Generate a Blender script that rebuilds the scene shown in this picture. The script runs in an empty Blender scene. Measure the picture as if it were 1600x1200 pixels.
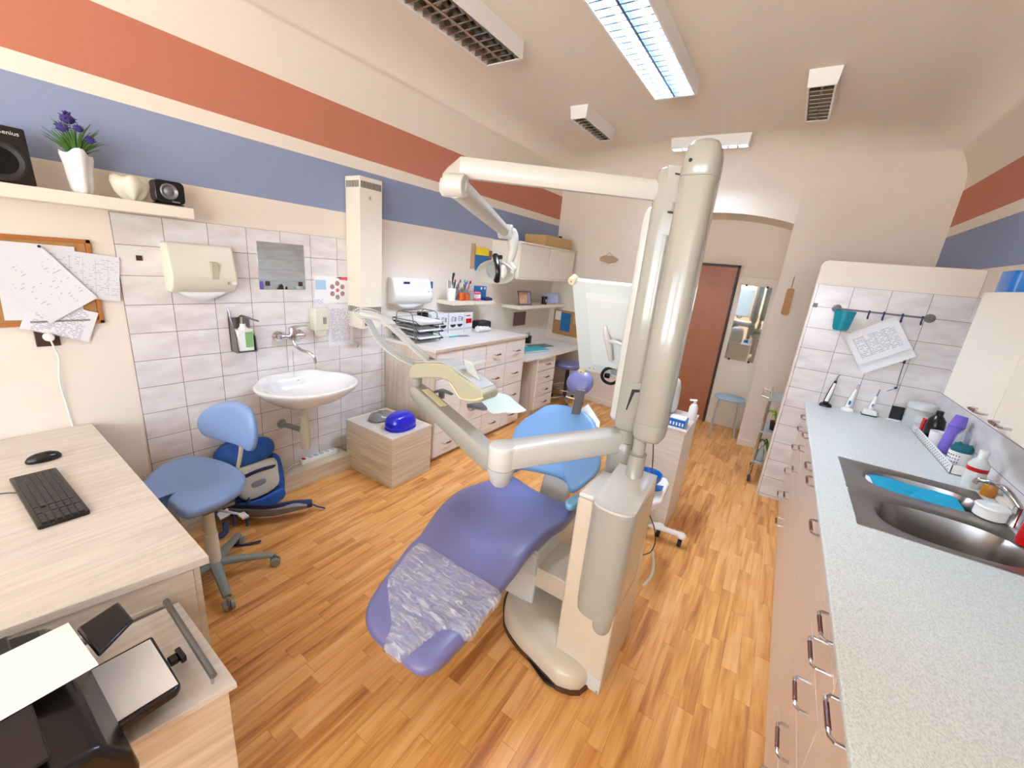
import bpy, bmesh, math, random
import numpy as np
from mathutils import Vector, Matrix
random.seed(7)
SC = bpy.context.scene
COL = SC.collection

# ---------------------------------------------------------------- camera (solved from the room's vanishing points)
def _rot(a, b, c):
    Ry = np.array([[math.cos(a), 0, math.sin(a)], [0, 1, 0], [-math.sin(a), 0, math.cos(a)]])
    Rx = np.array([[1, 0, 0], [0, math.cos(b), -math.sin(b)], [0, math.sin(b), math.cos(b)]])
    Rz = np.array([[math.cos(c), -math.sin(c), 0], [math.sin(c), math.cos(c), 0], [0, 0, 1]])
    return Rz @ Rx @ Ry @ np.array([[1, 0, 0], [0, 0, -1], [0, 1, 0]], float)
RC = _rot(0.56153955, 0.28136782, 0.09499376)
FOC = 641.03
EYE = np.array([0, 0, 1.75])
cam_d = bpy.data.cameras.new('camera')
cam = bpy.data.objects.new('camera', cam_d)
COL.objects.link(cam)
cam_d.sensor_width = 36.0
cam_d.lens = FOC / 1600 * 36.0
cam_d.clip_start = 0.02
cam.matrix_world = Matrix(((RC[0][0], -RC[1][0], -RC[2][0], 0), (RC[0][1], -RC[1][1], -RC[2][1], 0),
                           (RC[0][2], -RC[1][2], -RC[2][2], 1.75), (0, 0, 0, 1)))
SC.camera = cam

def _ray(px, py):
    return RC.T @ np.array([(px - 800) / FOC, (py - 600) / FOC, 1])
def onp(px, py, ax, v):
    d = _ray(px, py)
    return Vector(EYE + (v - EYE[ax]) / d[ax] * d)
def pz(px, py, z): return onp(px, py, 2, z)
def py_(px, py, y): return onp(px, py, 1, y)
def px_(px, py, x): return onp(px, py, 0, x)
def pf(px, py, fn, z=0.5):              # point where the line of sight meets the height field z = fn(x, y)
    for _ in range(40):
        p = pz(px, py, z)
        z += 0.6 * (fn(p.x, p.y) - z)
    return pz(px, py, z)

# ---------------------------------------------------------------- world, lights, exposure
W = bpy.data.worlds.new('world'); SC.world = W; W.use_nodes = True
_wn = W.node_tree.nodes; _bg = _wn['Background']                  # pale sky above; brighter lower half added to throw light up at the ceiling
_tc = _wn.new('ShaderNodeTexCoord'); _sx = _wn.new('ShaderNodeSeparateXYZ'); _gt = _wn.new('ShaderNodeMapRange'); _mx = _wn.new('ShaderNodeMix'); _mx.data_type = 'RGBA'
_gt.inputs[1].default_value = -0.06; _gt.inputs[2].default_value = 0.06
_mx.inputs[6].default_value = (0.94, 0.97, 1.0, 1); _mx.inputs[7].default_value = (0.42, 0.50, 0.60, 1)
W.node_tree.links.new(_tc.outputs['Generated'], _sx.inputs[0]); W.node_tree.links.new(_sx.outputs[2], _gt.inputs[0])
W.node_tree.links.new(_gt.outputs[0], _mx.inputs[0]); W.node_tree.links.new(_mx.outputs[2], _bg.inputs[0])
_bg.inputs[1].default_value = 7.6
vs = SC.view_settings
vs.view_transform = 'Standard'; vs.look = 'None'; vs.exposure = 1.38; vs.gamma = 1.0; vs.use_curve_mapping = False
def area(name, loc, size, power, rot=(0, 0, 0), color=(1, 1, 1), portal=False):
    d = bpy.data.lights.new(name, 'AREA'); d.shape = 'RECTANGLE'; d.size, d.size_y = size
    d.energy = power; d.color = color
    o = bpy.data.objects.new(name, d); COL.objects.link(o); o.location = loc; o.rotation_euler = rot
    if portal: d.cycles.is_portal = True
    return o
YB = -3.6                                                     # the wall behind the camera, with its two windows
WINS = [(-2.2, -0.9, 0.85, 2.7), (-0.6, 0.8, 0.85, 2.7)]
for (a, b, c, d) in WINS:
    area('window_portal', ((a + b) / 2, YB - 0.02, (c + d) / 2), (b - a, d - c), 1, (math.radians(90), 0, math.radians(180)), portal=True)

WR = (-3.3, -1.7, 1.0, 2.70)                                   # a third window in the right wall, beside the camera
area('window_portal', (1.035 + 0.14, (WR[0] + WR[1]) / 2, (WR[2] + WR[3]) / 2), (WR[1] - WR[0], WR[3] - WR[2]), 1, (math.radians(90), 0, math.radians(90)), portal=True)

# ---------------------------------------------------------------- materials
def lin(c):
    return tuple(((x / 255) / 12.92 if x / 255 <= 0.04045 else ((x / 255 + 0.055) / 1.055) ** 2.4) for x in c) + (1,)
def newmat(name):
    m = bpy.data.materials.new(name); m.use_nodes = True
    nt = m.node_tree; b = nt.nodes['Principled BSDF']
    return m, nt, b
def N(nt, t, **kw):
    n = nt.nodes.new(t)
    for k, v in kw.items():
        if hasattr(n, k): setattr(n, k, v)
        else: n.inputs[k].default_value = v
    return n
def mat(name, c, rough=0.5, metal=0.0, var=0.0, vs_=20, bump=0.0, bs=200, coat=0.0, trans=0, alpha=1, emis=None, spec=0.5, stretch=(1, 1, 1)):
    m, nt, b = newmat(name)
    b.inputs['Base Color'].default_value = lin(c); b.inputs['Roughness'].default_value = rough
    b.inputs['Metallic'].default_value = metal; b.inputs['Coat Weight'].default_value = coat
    b.inputs['Coat Roughness'].default_value = 0.08
    b.inputs['Transmission Weight'].default_value = trans; b.inputs['Alpha'].default_value = alpha
    b.inputs['Specular IOR Level'].default_value = spec
    tc = N(nt, 'ShaderNodeTexCoord'); mp = N(nt, 'ShaderNodeMapping'); mp.inputs['Scale'].default_value = stretch
    nt.links.new(tc.outputs['Object'], mp.inputs[0])
    if var:
        nz = N(nt, 'ShaderNodeTexNoise'); nz.inputs['Scale'].default_value = vs_; nz.inputs['Detail'].default_value = 4
        nt.links.new(mp.outputs[0], nz.inputs['Vector'])
        mx = N(nt, 'ShaderNodeMix', data_type='RGBA')
        mx.inputs[6].default_value = lin(tuple(max(0, x - 255 * var) for x in c)); mx.inputs[7].default_value = lin(tuple(min(255, x + 255 * var) for x in c))
        nt.links.new(nz.outputs[0], mx.inputs[0]); nt.links.new(mx.outputs[2], b.inputs['Base Color'])
    if bump:
        n2 = N(nt, 'ShaderNodeTexNoise'); n2.inputs['Scale'].default_value = bs; n2.inputs['Detail'].default_value = 3
        nt.links.new(mp.outputs[0], n2.inputs['Vector'])
        bm = N(nt, 'ShaderNodeBump'); bm.inputs['Strength'].default_value = bump; bm.inputs['Distance'].default_value = 0.004
        nt.links.new(n2.outputs[0], bm.inputs['Height']); nt.links.new(bm.outputs[0], b.inputs['Normal'])
    if emis:
        b.inputs['Emission Color'].default_value = lin(emis[0]); b.inputs['Emission Strength'].default_value = emis[1]
    return m
def math_(nt, op, a, b=None):
    n = N(nt, 'ShaderNodeMath', operation=op)
    for i, v in enumerate((a, b)):
        if v is None: continue
        if isinstance(v, (int, float)): n.inputs[i].default_value = v
        else: nt.links.new(v, n.inputs[i])
    return n.outputs[0]
def sep(nt, gen=False):
    g = N(nt, 'ShaderNodeNewGeometry'); s = N(nt, 'ShaderNodeSeparateXYZ'); nt.links.new(g.outputs['Position'], s.inputs[0])
    return g, s
CREAM = (235, 224, 208)
def wall_mat(name, stripes):
    m, nt, b = newmat(name); b.inputs['Roughness'].default_value = 0.75; b.inputs['Specular IOR Level'].default_value = 0.25
    g, s = sep(nt)
    base = N(nt, 'ShaderNodeMix', data_type='RGBA'); nz = N(nt, 'ShaderNodeTexNoise'); nz.inputs['Scale'].default_value = 1.3
    nt.links.new(g.outputs['Position'], nz.inputs['Vector'])
    base.inputs[6].default_value = lin(tuple(x - 3 for x in CREAM)); base.inputs[7].default_value = lin(tuple(x + 3 for x in CREAM))
    nt.links.new(nz.outputs[0], base.inputs[0]); cur = base.outputs[2]
    if stripes:
        for z0, z1, c in ((2.415, 2.715, (192, 122, 97)), (2.012, 2.332, (144, 155, 182))):
            f = math_(nt, 'MULTIPLY', math_(nt, 'GREATER_THAN', s.outputs[2], z0), math_(nt, 'LESS_THAN', s.outputs[2], z1))
            mx = N(nt, 'ShaderNodeMix', data_type='RGBA'); nt.links.new(f, mx.inputs[0]); nt.links.new(cur, mx.inputs[6]); mx.inputs[7].default_value = lin(c)
            cur = mx.outputs[2]
    nt.links.new(cur, b.inputs['Base Color'])
    n2 = N(nt, 'ShaderNodeTexNoise'); n2.inputs['Scale'].default_value = 120; nt.links.new(g.outputs['Position'], n2.inputs['Vector'])
    bm = N(nt, 'ShaderNodeBump'); bm.inputs['Strength'].default_value = 0.12; bm.inputs['Distance'].default_value = 0.003
    nt.links.new(n2.outputs[0], bm.inputs['Height']); nt.links.new(bm.outputs[0], b.inputs['Normal'])
    return m
def tile_mat(name, axis, u0, z0, tw, th):
    m, nt, b = newmat(name); b.inputs['Roughness'].default_value = 0.18; b.inputs['Specular IOR Level'].default_value = 0.4
    g, s = sep(nt)
    u = math_(nt, 'DIVIDE', math_(nt, 'SUBTRACT', s.outputs[axis], u0), tw)
    v = math_(nt, 'DIVIDE', math_(nt, 'SUBTRACT', s.outputs[2], z0), th)
    fu = math_(nt, 'FRACT', u); fv = math_(nt, 'FRACT', v)
    eu = math_(nt, 'MINIMUM', fu, math_(nt, 'SUBTRACT', 1.0, fu)); ev = math_(nt, 'MINIMUM', fv, math_(nt, 'SUBTRACT', 1.0, fv))
    gr = math_(nt, 'MAXIMUM', math_(nt, 'LESS_THAN', eu, 0.0014 / tw), math_(nt, 'LESS_THAN', ev, 0.0014 / th))
    cv = N(nt, 'ShaderNodeCombineXYZ'); nt.links.new(math_(nt, 'FLOOR', u), cv.inputs[0]); nt.links.new(math_(nt, 'FLOOR', v), cv.inputs[1])
    wn = N(nt, 'ShaderNodeTexWhiteNoise', noise_dimensions='3D'); nt.links.new(cv.outputs[0], wn.inputs['Vector'])
    va = N(nt, 'ShaderNodeVectorMath', operation='MULTIPLY_ADD'); nt.links.new(wn.outputs['Color'], va.inputs[0]); va.inputs[1].default_value = (9, 9, 9)
    nt.links.new(g.outputs['Position'], va.inputs[2])
    mp = N(nt, 'ShaderNodeMapping'); mp.inputs['Rotation'].default_value = (0.6, 0.6, 0.5); mp.inputs['Scale'].default_value = (6, 6, 16)
    nt.links.new(va.outputs[0], mp.inputs[0])
    nz = N(nt, 'ShaderNodeTexNoise'); nz.inputs['Scale'].default_value = 1.0; nz.inputs['Detail'].default_value = 5; nt.links.new(mp.outputs[0], nz.inputs['Vector'])
    rp = N(nt, 'ShaderNodeValToRGB'); e = rp.color_ramp.elements
    e[0].position = 0.33; e[0].color = lin((214, 207, 203)); e[1].position = 0.62; e[1].color = lin((230, 225, 221))
    nt.links.new(nz.outputs[0], rp.inputs[0])
    mx = N(nt, 'ShaderNodeMix', data_type='RGBA'); nt.links.new(gr, mx.inputs[0]); nt.links.new(rp.outputs[0], mx.inputs[6]); mx.inputs[7].default_value = lin((112, 98, 92))
    nt.links.new(mx.outputs[2], b.inputs['Base Color'])
    bm = N(nt, 'ShaderNodeBump', invert=True); bm.inputs['Strength'].default_value = 0.5; bm.inputs['Distance'].default_value = 0.002
    nt.links.new(gr, bm.inputs['Height']); nt.links.new(bm.outputs[0], b.inputs['Normal'])
    return m
def floor_mat():
    m, nt, b = newmat('laminate_floor')
    g, s = sep(nt); w = 0.066; L = 0.42
    u = math_(nt, 'DIVIDE', s.outputs[0], w); row = math_(nt, 'FLOOR', u)
    w1 = N(nt, 'ShaderNodeTexWhiteNoise', noise_dimensions='1D'); nt.links.new(row, w1.inputs['W'])
    v = math_(nt, 'ADD', math_(nt, 'DIVIDE', s.outputs[1], L), math_(nt, 'MULTIPLY', w1.outputs['Value'], 7.3)); cell = math_(nt, 'FLOOR', v)
    cv = N(nt, 'ShaderNodeCombineXYZ'); nt.links.new(row, cv.inputs[0]); nt.links.new(cell, cv.inputs[1])
    w2 = N(nt, 'ShaderNodeTexWhiteNoise', noise_dimensions='3D'); nt.links.new(cv.outputs[0], w2.inputs['Vector'])
    va = N(nt, 'ShaderNodeVectorMath', operation='MULTIPLY_ADD'); nt.links.new(w2.outputs['Color'], va.inputs[0]); va.inputs[1].default_value = (20, 20, 20); nt.links.new(g.outputs['Position'], va.inputs[2])
    mp = N(nt, 'ShaderNodeMapping'); mp.inputs['Scale'].default_value = (26, 2.2, 1); nt.links.new(va.outputs[0], mp.inputs[0])
    n1 = N(nt, 'ShaderNodeTexNoise'); n1.inputs['Scale'].default_value = 1.0; n1.inputs['Detail'].default_value = 5; n1.inputs['Distortion'].default_value = 0.5; nt.links.new(mp.outputs[0], n1.inputs['Vector'])
    mp2 = N(nt, 'ShaderNodeMapping'); mp2.inputs['Scale'].default_value = (90, 5, 1); nt.links.new(va.outputs[0], mp2.inputs[0])
    n2 = N(nt, 'ShaderNodeTexNoise'); n2.inputs['Scale'].default_value = 1.0; n2.inputs['Detail'].default_value = 3; nt.links.new(mp2.outputs[0], n2.inputs['Vector'])
    t = math_(nt, 'ADD', math_(nt, 'MULTIPLY', n1.outputs[0], 0.75), math_(nt, 'ADD', math_(nt, 'MULTIPLY', w2.outputs['Value'], 0.17), math_(nt, 'MULTIPLY', n2.outputs[0], 0.22)))
    rp = N(nt, 'ShaderNodeValToRGB'); e = rp.color_ramp.elements
    e[0].position = 0.36; e[0].color = lin((170, 108, 56)); e[1].position = 0.74; e[1].color = lin((236, 184, 118))
    k = e.new(0.47); k.color = lin((206, 140, 72)); k = e.new(0.60); k.color = lin((228, 166, 94))
    nt.links.new(t, rp.inputs[0])
    fu = math_(nt, 'FRACT', u); fv = math_(nt, 'FRACT', v)
    seam = math_(nt, 'MAXIMUM', math_(nt, 'LESS_THAN', fu, 0.018), math_(nt, 'LESS_THAN', fv, 0.0045))
    mx = N(nt, 'ShaderNodeMix', data_type='RGBA', blend_type='MULTIPLY'); nt.links.new(math_(nt, 'MULTIPLY', seam, 0.5), mx.inputs[0])
    nt.links.new(rp.outputs[0], mx.inputs[6]); mx.inputs[7].default_value = lin((150, 100, 70))
    nt.links.new(mx.outputs[2], b.inputs['Base Color'])
    b.inputs['Roughness'].default_value = 0.34; b.inputs['Specular IOR Level'].default_value = 0.42
    bm = N(nt, 'ShaderNodeBump'); bm.inputs['Strength'].default_value = 0.08; bm.inputs['Distance'].default_value = 0.002
    nt.links.new(n2.outputs[0], bm.inputs['Height']); nt.links.new(bm.outputs[0], b.inputs['Normal'])
    return m
def grain_mat(name, dark, light, axis=1, rough=0.45, sc=60, coords='pos'):
    m, nt, b = newmat(name); b.inputs['Roughness'].default_value = rough
    g, s = sep(nt)
    mp = N(nt, 'ShaderNodeMapping'); q = [sc * .06, sc * .06, sc] if axis == 'h' else [sc * (.06 if i == axis else 1) for i in range(3)]; mp.inputs['Scale'].default_value = q
    nt.links.new(g.outputs['Position'], mp.inputs[0])
    nz = N(nt, 'ShaderNodeTexNoise'); nz.inputs['Scale'].default_value = 1; nz.inputs['Detail'].default_value = 4; nz.inputs['Distortion'].default_value = 0.3
    nt.links.new(mp.outputs[0], nz.inputs['Vector'])
    rp = N(nt, 'ShaderNodeValToRGB'); e = rp.color_ramp.elements
    e[0].position = 0.35; e[0].color = lin(dark); e[1].position = 0.65; e[1].color = lin(light)
    nt.links.new(nz.outputs[0], rp.inputs[0]); nt.links.new(rp.outputs[0], b.inputs['Base Color'])
    return m
def print_mat(name, bg, ink, pitch=0.008, fill=0.45, cols=0, dens=0.5, margin=None):
    """paper with rows of small print, in the sheet's own metres"""
    m, nt, b = newmat(name); b.inputs['Roughness'].default_value = 0.6
    tc = N(nt, 'ShaderNodeTexCoord'); s = N(nt, 'ShaderNodeSeparateXYZ'); nt.links.new(tc.outputs['Object'], s.inputs[0])
    v = math_(nt, 'DIVIDE', s.outputs[1], pitch); fr = math_(nt, 'FRACT', v); fl = math_(nt, 'FLOOR', v)
    cv = N(nt, 'ShaderNodeCombineXYZ'); nt.links.new(math_(nt, 'DIVIDE', s.outputs[0], pitch * 1.6), cv.inputs[0]); nt.links.new(math_(nt, 'MULTIPLY', fl, 3.7), cv.inputs[1])
    nz = N(nt, 'ShaderNodeTexNoise'); nz.inputs['Scale'].default_value = 1.0; nz.inputs['Detail'].default_value = 1.0; nt.links.new(cv.outputs[0], nz.inputs['Vector'])
    f = math_(nt, 'MULTIPLY', math_(nt, 'LESS_THAN', fr, fill), math_(nt, 'GREATER_THAN', nz.outputs[0], dens))
    if cols:
        fc = math_(nt, 'FRACT', math_(nt, 'DIVIDE', s.outputs[0], cols)); f = math_(nt, 'MAXIMUM', f, math_(nt, 'LESS_THAN', fc, 0.03))
    if margin:
        mx_, my_ = margin
        f = math_(nt, 'MULTIPLY', f, math_(nt, 'MULTIPLY', math_(nt, 'LESS_THAN', math_(nt, 'ABSOLUTE', s.outputs[0]), mx_), math_(nt, 'LESS_THAN', math_(nt, 'ABSOLUTE', s.outputs[1]), my_)))
    mx = N(nt, 'ShaderNodeMix', data_type='RGBA'); nt.links.new(f, mx.inputs[0]); mx.inputs[6].default_value = lin(bg); mx.inputs[7].default_value = lin(ink)
    nt.links.new(mx.outputs[2], b.inputs['Base Color'])
    return m
def speckle_mat():
    m, nt, b = newmat('speckled_worktop'); b.inputs['Roughness'].default_value = 0.38
    g, s = sep(nt)
    mp = N(nt, 'ShaderNodeMapping'); mp.inputs['Scale'].default_value = (1, 0.6, 1); mp.inputs['Rotation'].default_value = (0, 0, 0.6); nt.links.new(g.outputs['Position'], mp.inputs[0])
    n1 = N(nt, 'ShaderNodeTexNoise'); n1.inputs['Scale'].default_value = 300; n1.inputs['Detail'].default_value = 2; nt.links.new(mp.outputs[0], n1.inputs['Vector'])
    rp = N(nt, 'ShaderNodeValToRGB'); e = rp.color_ramp.elements
    e[0].position = 0.30; e[0].color = lin((192, 198, 192)); e[1].position = 0.60; e[1].color = lin((222, 227, 222))
    nt.links.new(n1.outputs[0], rp.inputs[0]); nt.links.new(rp.outputs[0], b.inputs['Base Color'])
    return m
M = {}
M['wall'] = wall_mat('cream_wall_paint', False); M['wall_s'] = wall_mat('striped_wall_paint', True)
M['ceil'] = mat('cream_ceiling_paint', (235, 224, 208), 0.75, var=0.008, vs_=2, bump=0.1, bs=90, spec=0.2)
M['floor'] = floor_mat()
M['tileL'] = tile_mat('marbled_wall_tiles', 1, 0.709, 1.822, 0.2098, 0.1545)
M['tileR'] = tile_mat('marbled_partition_tiles', 0, 0.168, 1.822, 0.2165, 0.1635)
M['desk'] = grain_mat('ash_laminate', (204, 194, 181), (219, 210, 198), 1)
M['deskx'] = grain_mat('ash_laminate_edge', (188, 172, 146), (208, 194, 170), 0)
M['box'] = grain_mat('oak_box_laminate', (194, 176, 148), (216, 202, 178), 'h', 0.5, 45)
M['front'] = grain_mat('white_drawer_laminate', (226, 219, 210), (236, 231, 224), 'h', 0.4, 70)
M['carc'] = grain_mat('beige_carcass_laminate', (204, 188, 170), (218, 204, 188), 2, 0.45, 40)
M['top'] = mat('white_worktop', (228, 224, 216), 0.35, var=0.012, vs_=60)
M['spk'] = speckle_mat()
M['cab'] = mat('pale_pink_cabinet_front', (222, 208, 194), 0.3, var=0.008, vs_=5)
M['cabw'] = mat('cream_cabinet', (229, 221, 203), 0.4)
M['white'] = mat('white_plastic', (236, 234, 228), 0.3)
M['unit'] = mat('ivory_unit_plastic', (162, 161, 150), 0.22, coat=0.4, var=0.006, vs_=3)
M['unit2'] = mat('white_unit_plastic', (206, 206, 200), 0.25, coat=0.3)
M['cream'] = mat('cream_plastic', (226, 216, 178), 0.35)
M['olive'] = mat('yellowed_plastic', (178, 175, 148), 0.35)
M['disp'] = mat('aged_cream_plastic', (218, 213, 192), 0.35)
M['enam'] = mat('white_lamp_enamel', (196, 195, 186), 0.3, coat=0.3)
M['base'] = mat('beige_base_plastic', (206, 194, 172), 0.3, coat=0.3)
M['ceram'] = mat('white_ceramic', (236, 236, 234), 0.08, coat=0.6)
M['chrome'] = mat('chrome', (205, 205, 208), 0.12, 1.0)
M['steel'] = mat('brushed_steel', (150, 146, 142), 0.3, 1.0, var=0.02, vs_=30, stretch=(1, 20, 1))
M['gmet'] = mat('grey_metal', (122, 124, 124), 0.4, 0.5)
M['grey'] = mat('grey_plastic', (134, 138, 132), 0.45)
M['lgrey'] = mat('light_grey_plastic', (186, 190, 188), 0.4)
M['brown'] = mat('brown_handle_grip', (98, 48, 30), 0.35)
M['black'] = mat('black_plastic', (16, 15, 16), 0.25)
M['dark'] = mat('dark_rubber', (28, 27, 28), 0.6)
M['purple'] = mat('purple_vinyl', (112, 113, 160), 0.33, var=0.008, vs_=4, bump=0.05, bs=400, coat=0.15)
M['blue'] = mat('sky_blue_vinyl', (118, 164, 212), 0.38, bump=0.05, bs=400)
M['sblue'] = mat('pale_blue_vinyl', (128, 158, 204), 0.35, bump=0.05, bs=400)
M['door'] = mat('brown_door_veneer', (170, 108, 74), 0.42, var=0.035, vs_=14, stretch=(1, 1, 0.5))
M['dframe'] = mat('dark_brown_frame', (64, 40, 30), 0.5)
M['mirror'] = mat('mirror_glass', (225, 228, 222), 0.03, 1.0)
M['cork'] = mat('cork', (176, 128, 74), 0.85, var=0.06, vs_=150)
M['wood'] = mat('orange_wood_frame', (176, 108, 50), 0.5, var=0.02, vs_=20)
M['pwood'] = mat('pale_carved_wood', (190, 158, 128), 0.6, var=0.05, vs_=80)
M['cardb'] = mat('cardboard', (196, 158, 104), 0.7, var=0.02, vs_=30)
M['paper'] = mat('white_paper', (232, 232, 230), 0.65)
M['film'] = None
M['cyan'] = mat('cyan_cloth', (0, 160, 196), 0.75, var=0.03, vs_=18, bump=0.3, bs=60)
M['cyanp'] = mat('turquoise_plastic', (0, 158, 178), 0.25, trans=0.3)
M['rblue'] = mat('royal_blue_plastic', (10, 20, 190), 0.12, coat=0.5)
M['mblue'] = mat('medium_blue_plastic', (10, 110, 190), 0.3)
M['navy'] = mat('navy_nylon', (22, 38, 84), 0.6, bump=0.3, bs=300)
M['bblue'] = mat('blue_nylon', (22, 84, 170), 0.5, bump=0.3, bs=120, var=0.03, vs_=12)
M['sil'] = mat('pale_grey_nylon', (196, 196, 186), 0.55, bump=0.4, bs=60, var=0.03, vs_=16)
M['mesh'] = mat('grey_padded_mesh', (132, 138, 148), 0.8, bump=0.3, bs=500)
M['violet'] = mat('violet_plastic', (124, 100, 200), 0.25, trans=0.15)
M['red'] = mat('red_plastic', (190, 12, 18), 0.25)
M['orange'] = mat('orange_plastic', (222, 96, 40), 0.35, trans=0.2)
M['amber'] = mat('amber_plastic', (206, 128, 16), 0.25, trans=0.3)
M['pink'] = mat('pink_gum_plastic', (222, 82, 92), 0.3)
M['teal'] = mat('teal_cover', (40, 178, 190), 0.5)
M['dteal'] = mat('dark_teal_fabric', (10, 92, 100), 0.8, bump=0.3, bs=100)
M['green'] = mat('green_leaf', (68, 112, 40), 0.6, var=0.05, vs_=60)
M['flower'] = mat('violet_petals', (58, 44, 118), 0.8)
M['lime'] = mat('lime_green_plastic', (150, 190, 60), 0.4)
M['yellow'] = mat('yellow_print', (236, 206, 30), 0.6)
M['posterb'] = mat('blue_print', (24, 104, 160), 0.6, var=0.03, vs_=40)
M['mint'] = mat('pale_mint_paper', (214, 228, 218), 0.8, bump=0.15, bs=40)
M['clear'] = mat('clear_plastic', (225, 232, 232), 0.12, trans=0.75)
M['foil'] = mat('grey_plastic_bag', (120, 118, 112), 0.25, bump=0.8, bs=30, coat=0.4)
M['frost'] = mat('frosted_glass_shelf', (205, 215, 212), 0.3, trans=0.5)
M['prtext'] = print_mat('printed_text_sheet', (228, 226, 228), (160, 160, 172), 0.0075, 0.4, 0, 0.47, (0.085, 0.13))
M['prtable'] = print_mat('printed_table_sheet', (222, 222, 224), (178, 179, 188), 0.0105, 0.30, 0.045, 0.55, (0.13, 0.09))
M['prform'] = print_mat('printed_form', (226, 226, 226), (150, 150, 156), 0.012, 0.3, 0.06, 0.45, (0.12, 0.08))
M['prscr'] = print_mat('handwritten_sheet', (222, 222, 224), (172, 173, 180), 0.014, 0.22, 0, 0.60, (0.09, 0.12))
M['louv'] = mat('mirror_louvre', (190, 186, 178), 0.12, 1.0)
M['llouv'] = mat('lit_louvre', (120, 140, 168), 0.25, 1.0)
M['glowtube'] = mat('lit_tube', (255, 255, 255), 0.4, emis=((214, 230, 255), 170.0))
M['offtube'] = mat('unlit_tube', (226, 224, 218), 0.3)
M['lit'] = mat('lit_lamp_reflector', (220, 228, 240), 0.3, emis=((170, 205, 255), 0.5))  # faint blue glow added so the reflector looks lit by its tubes
M['ink'] = mat('black_print', (24, 24, 28), 0.6)
M['logo'] = mat('silver_print', (200, 200, 204), 0.3)

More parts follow.
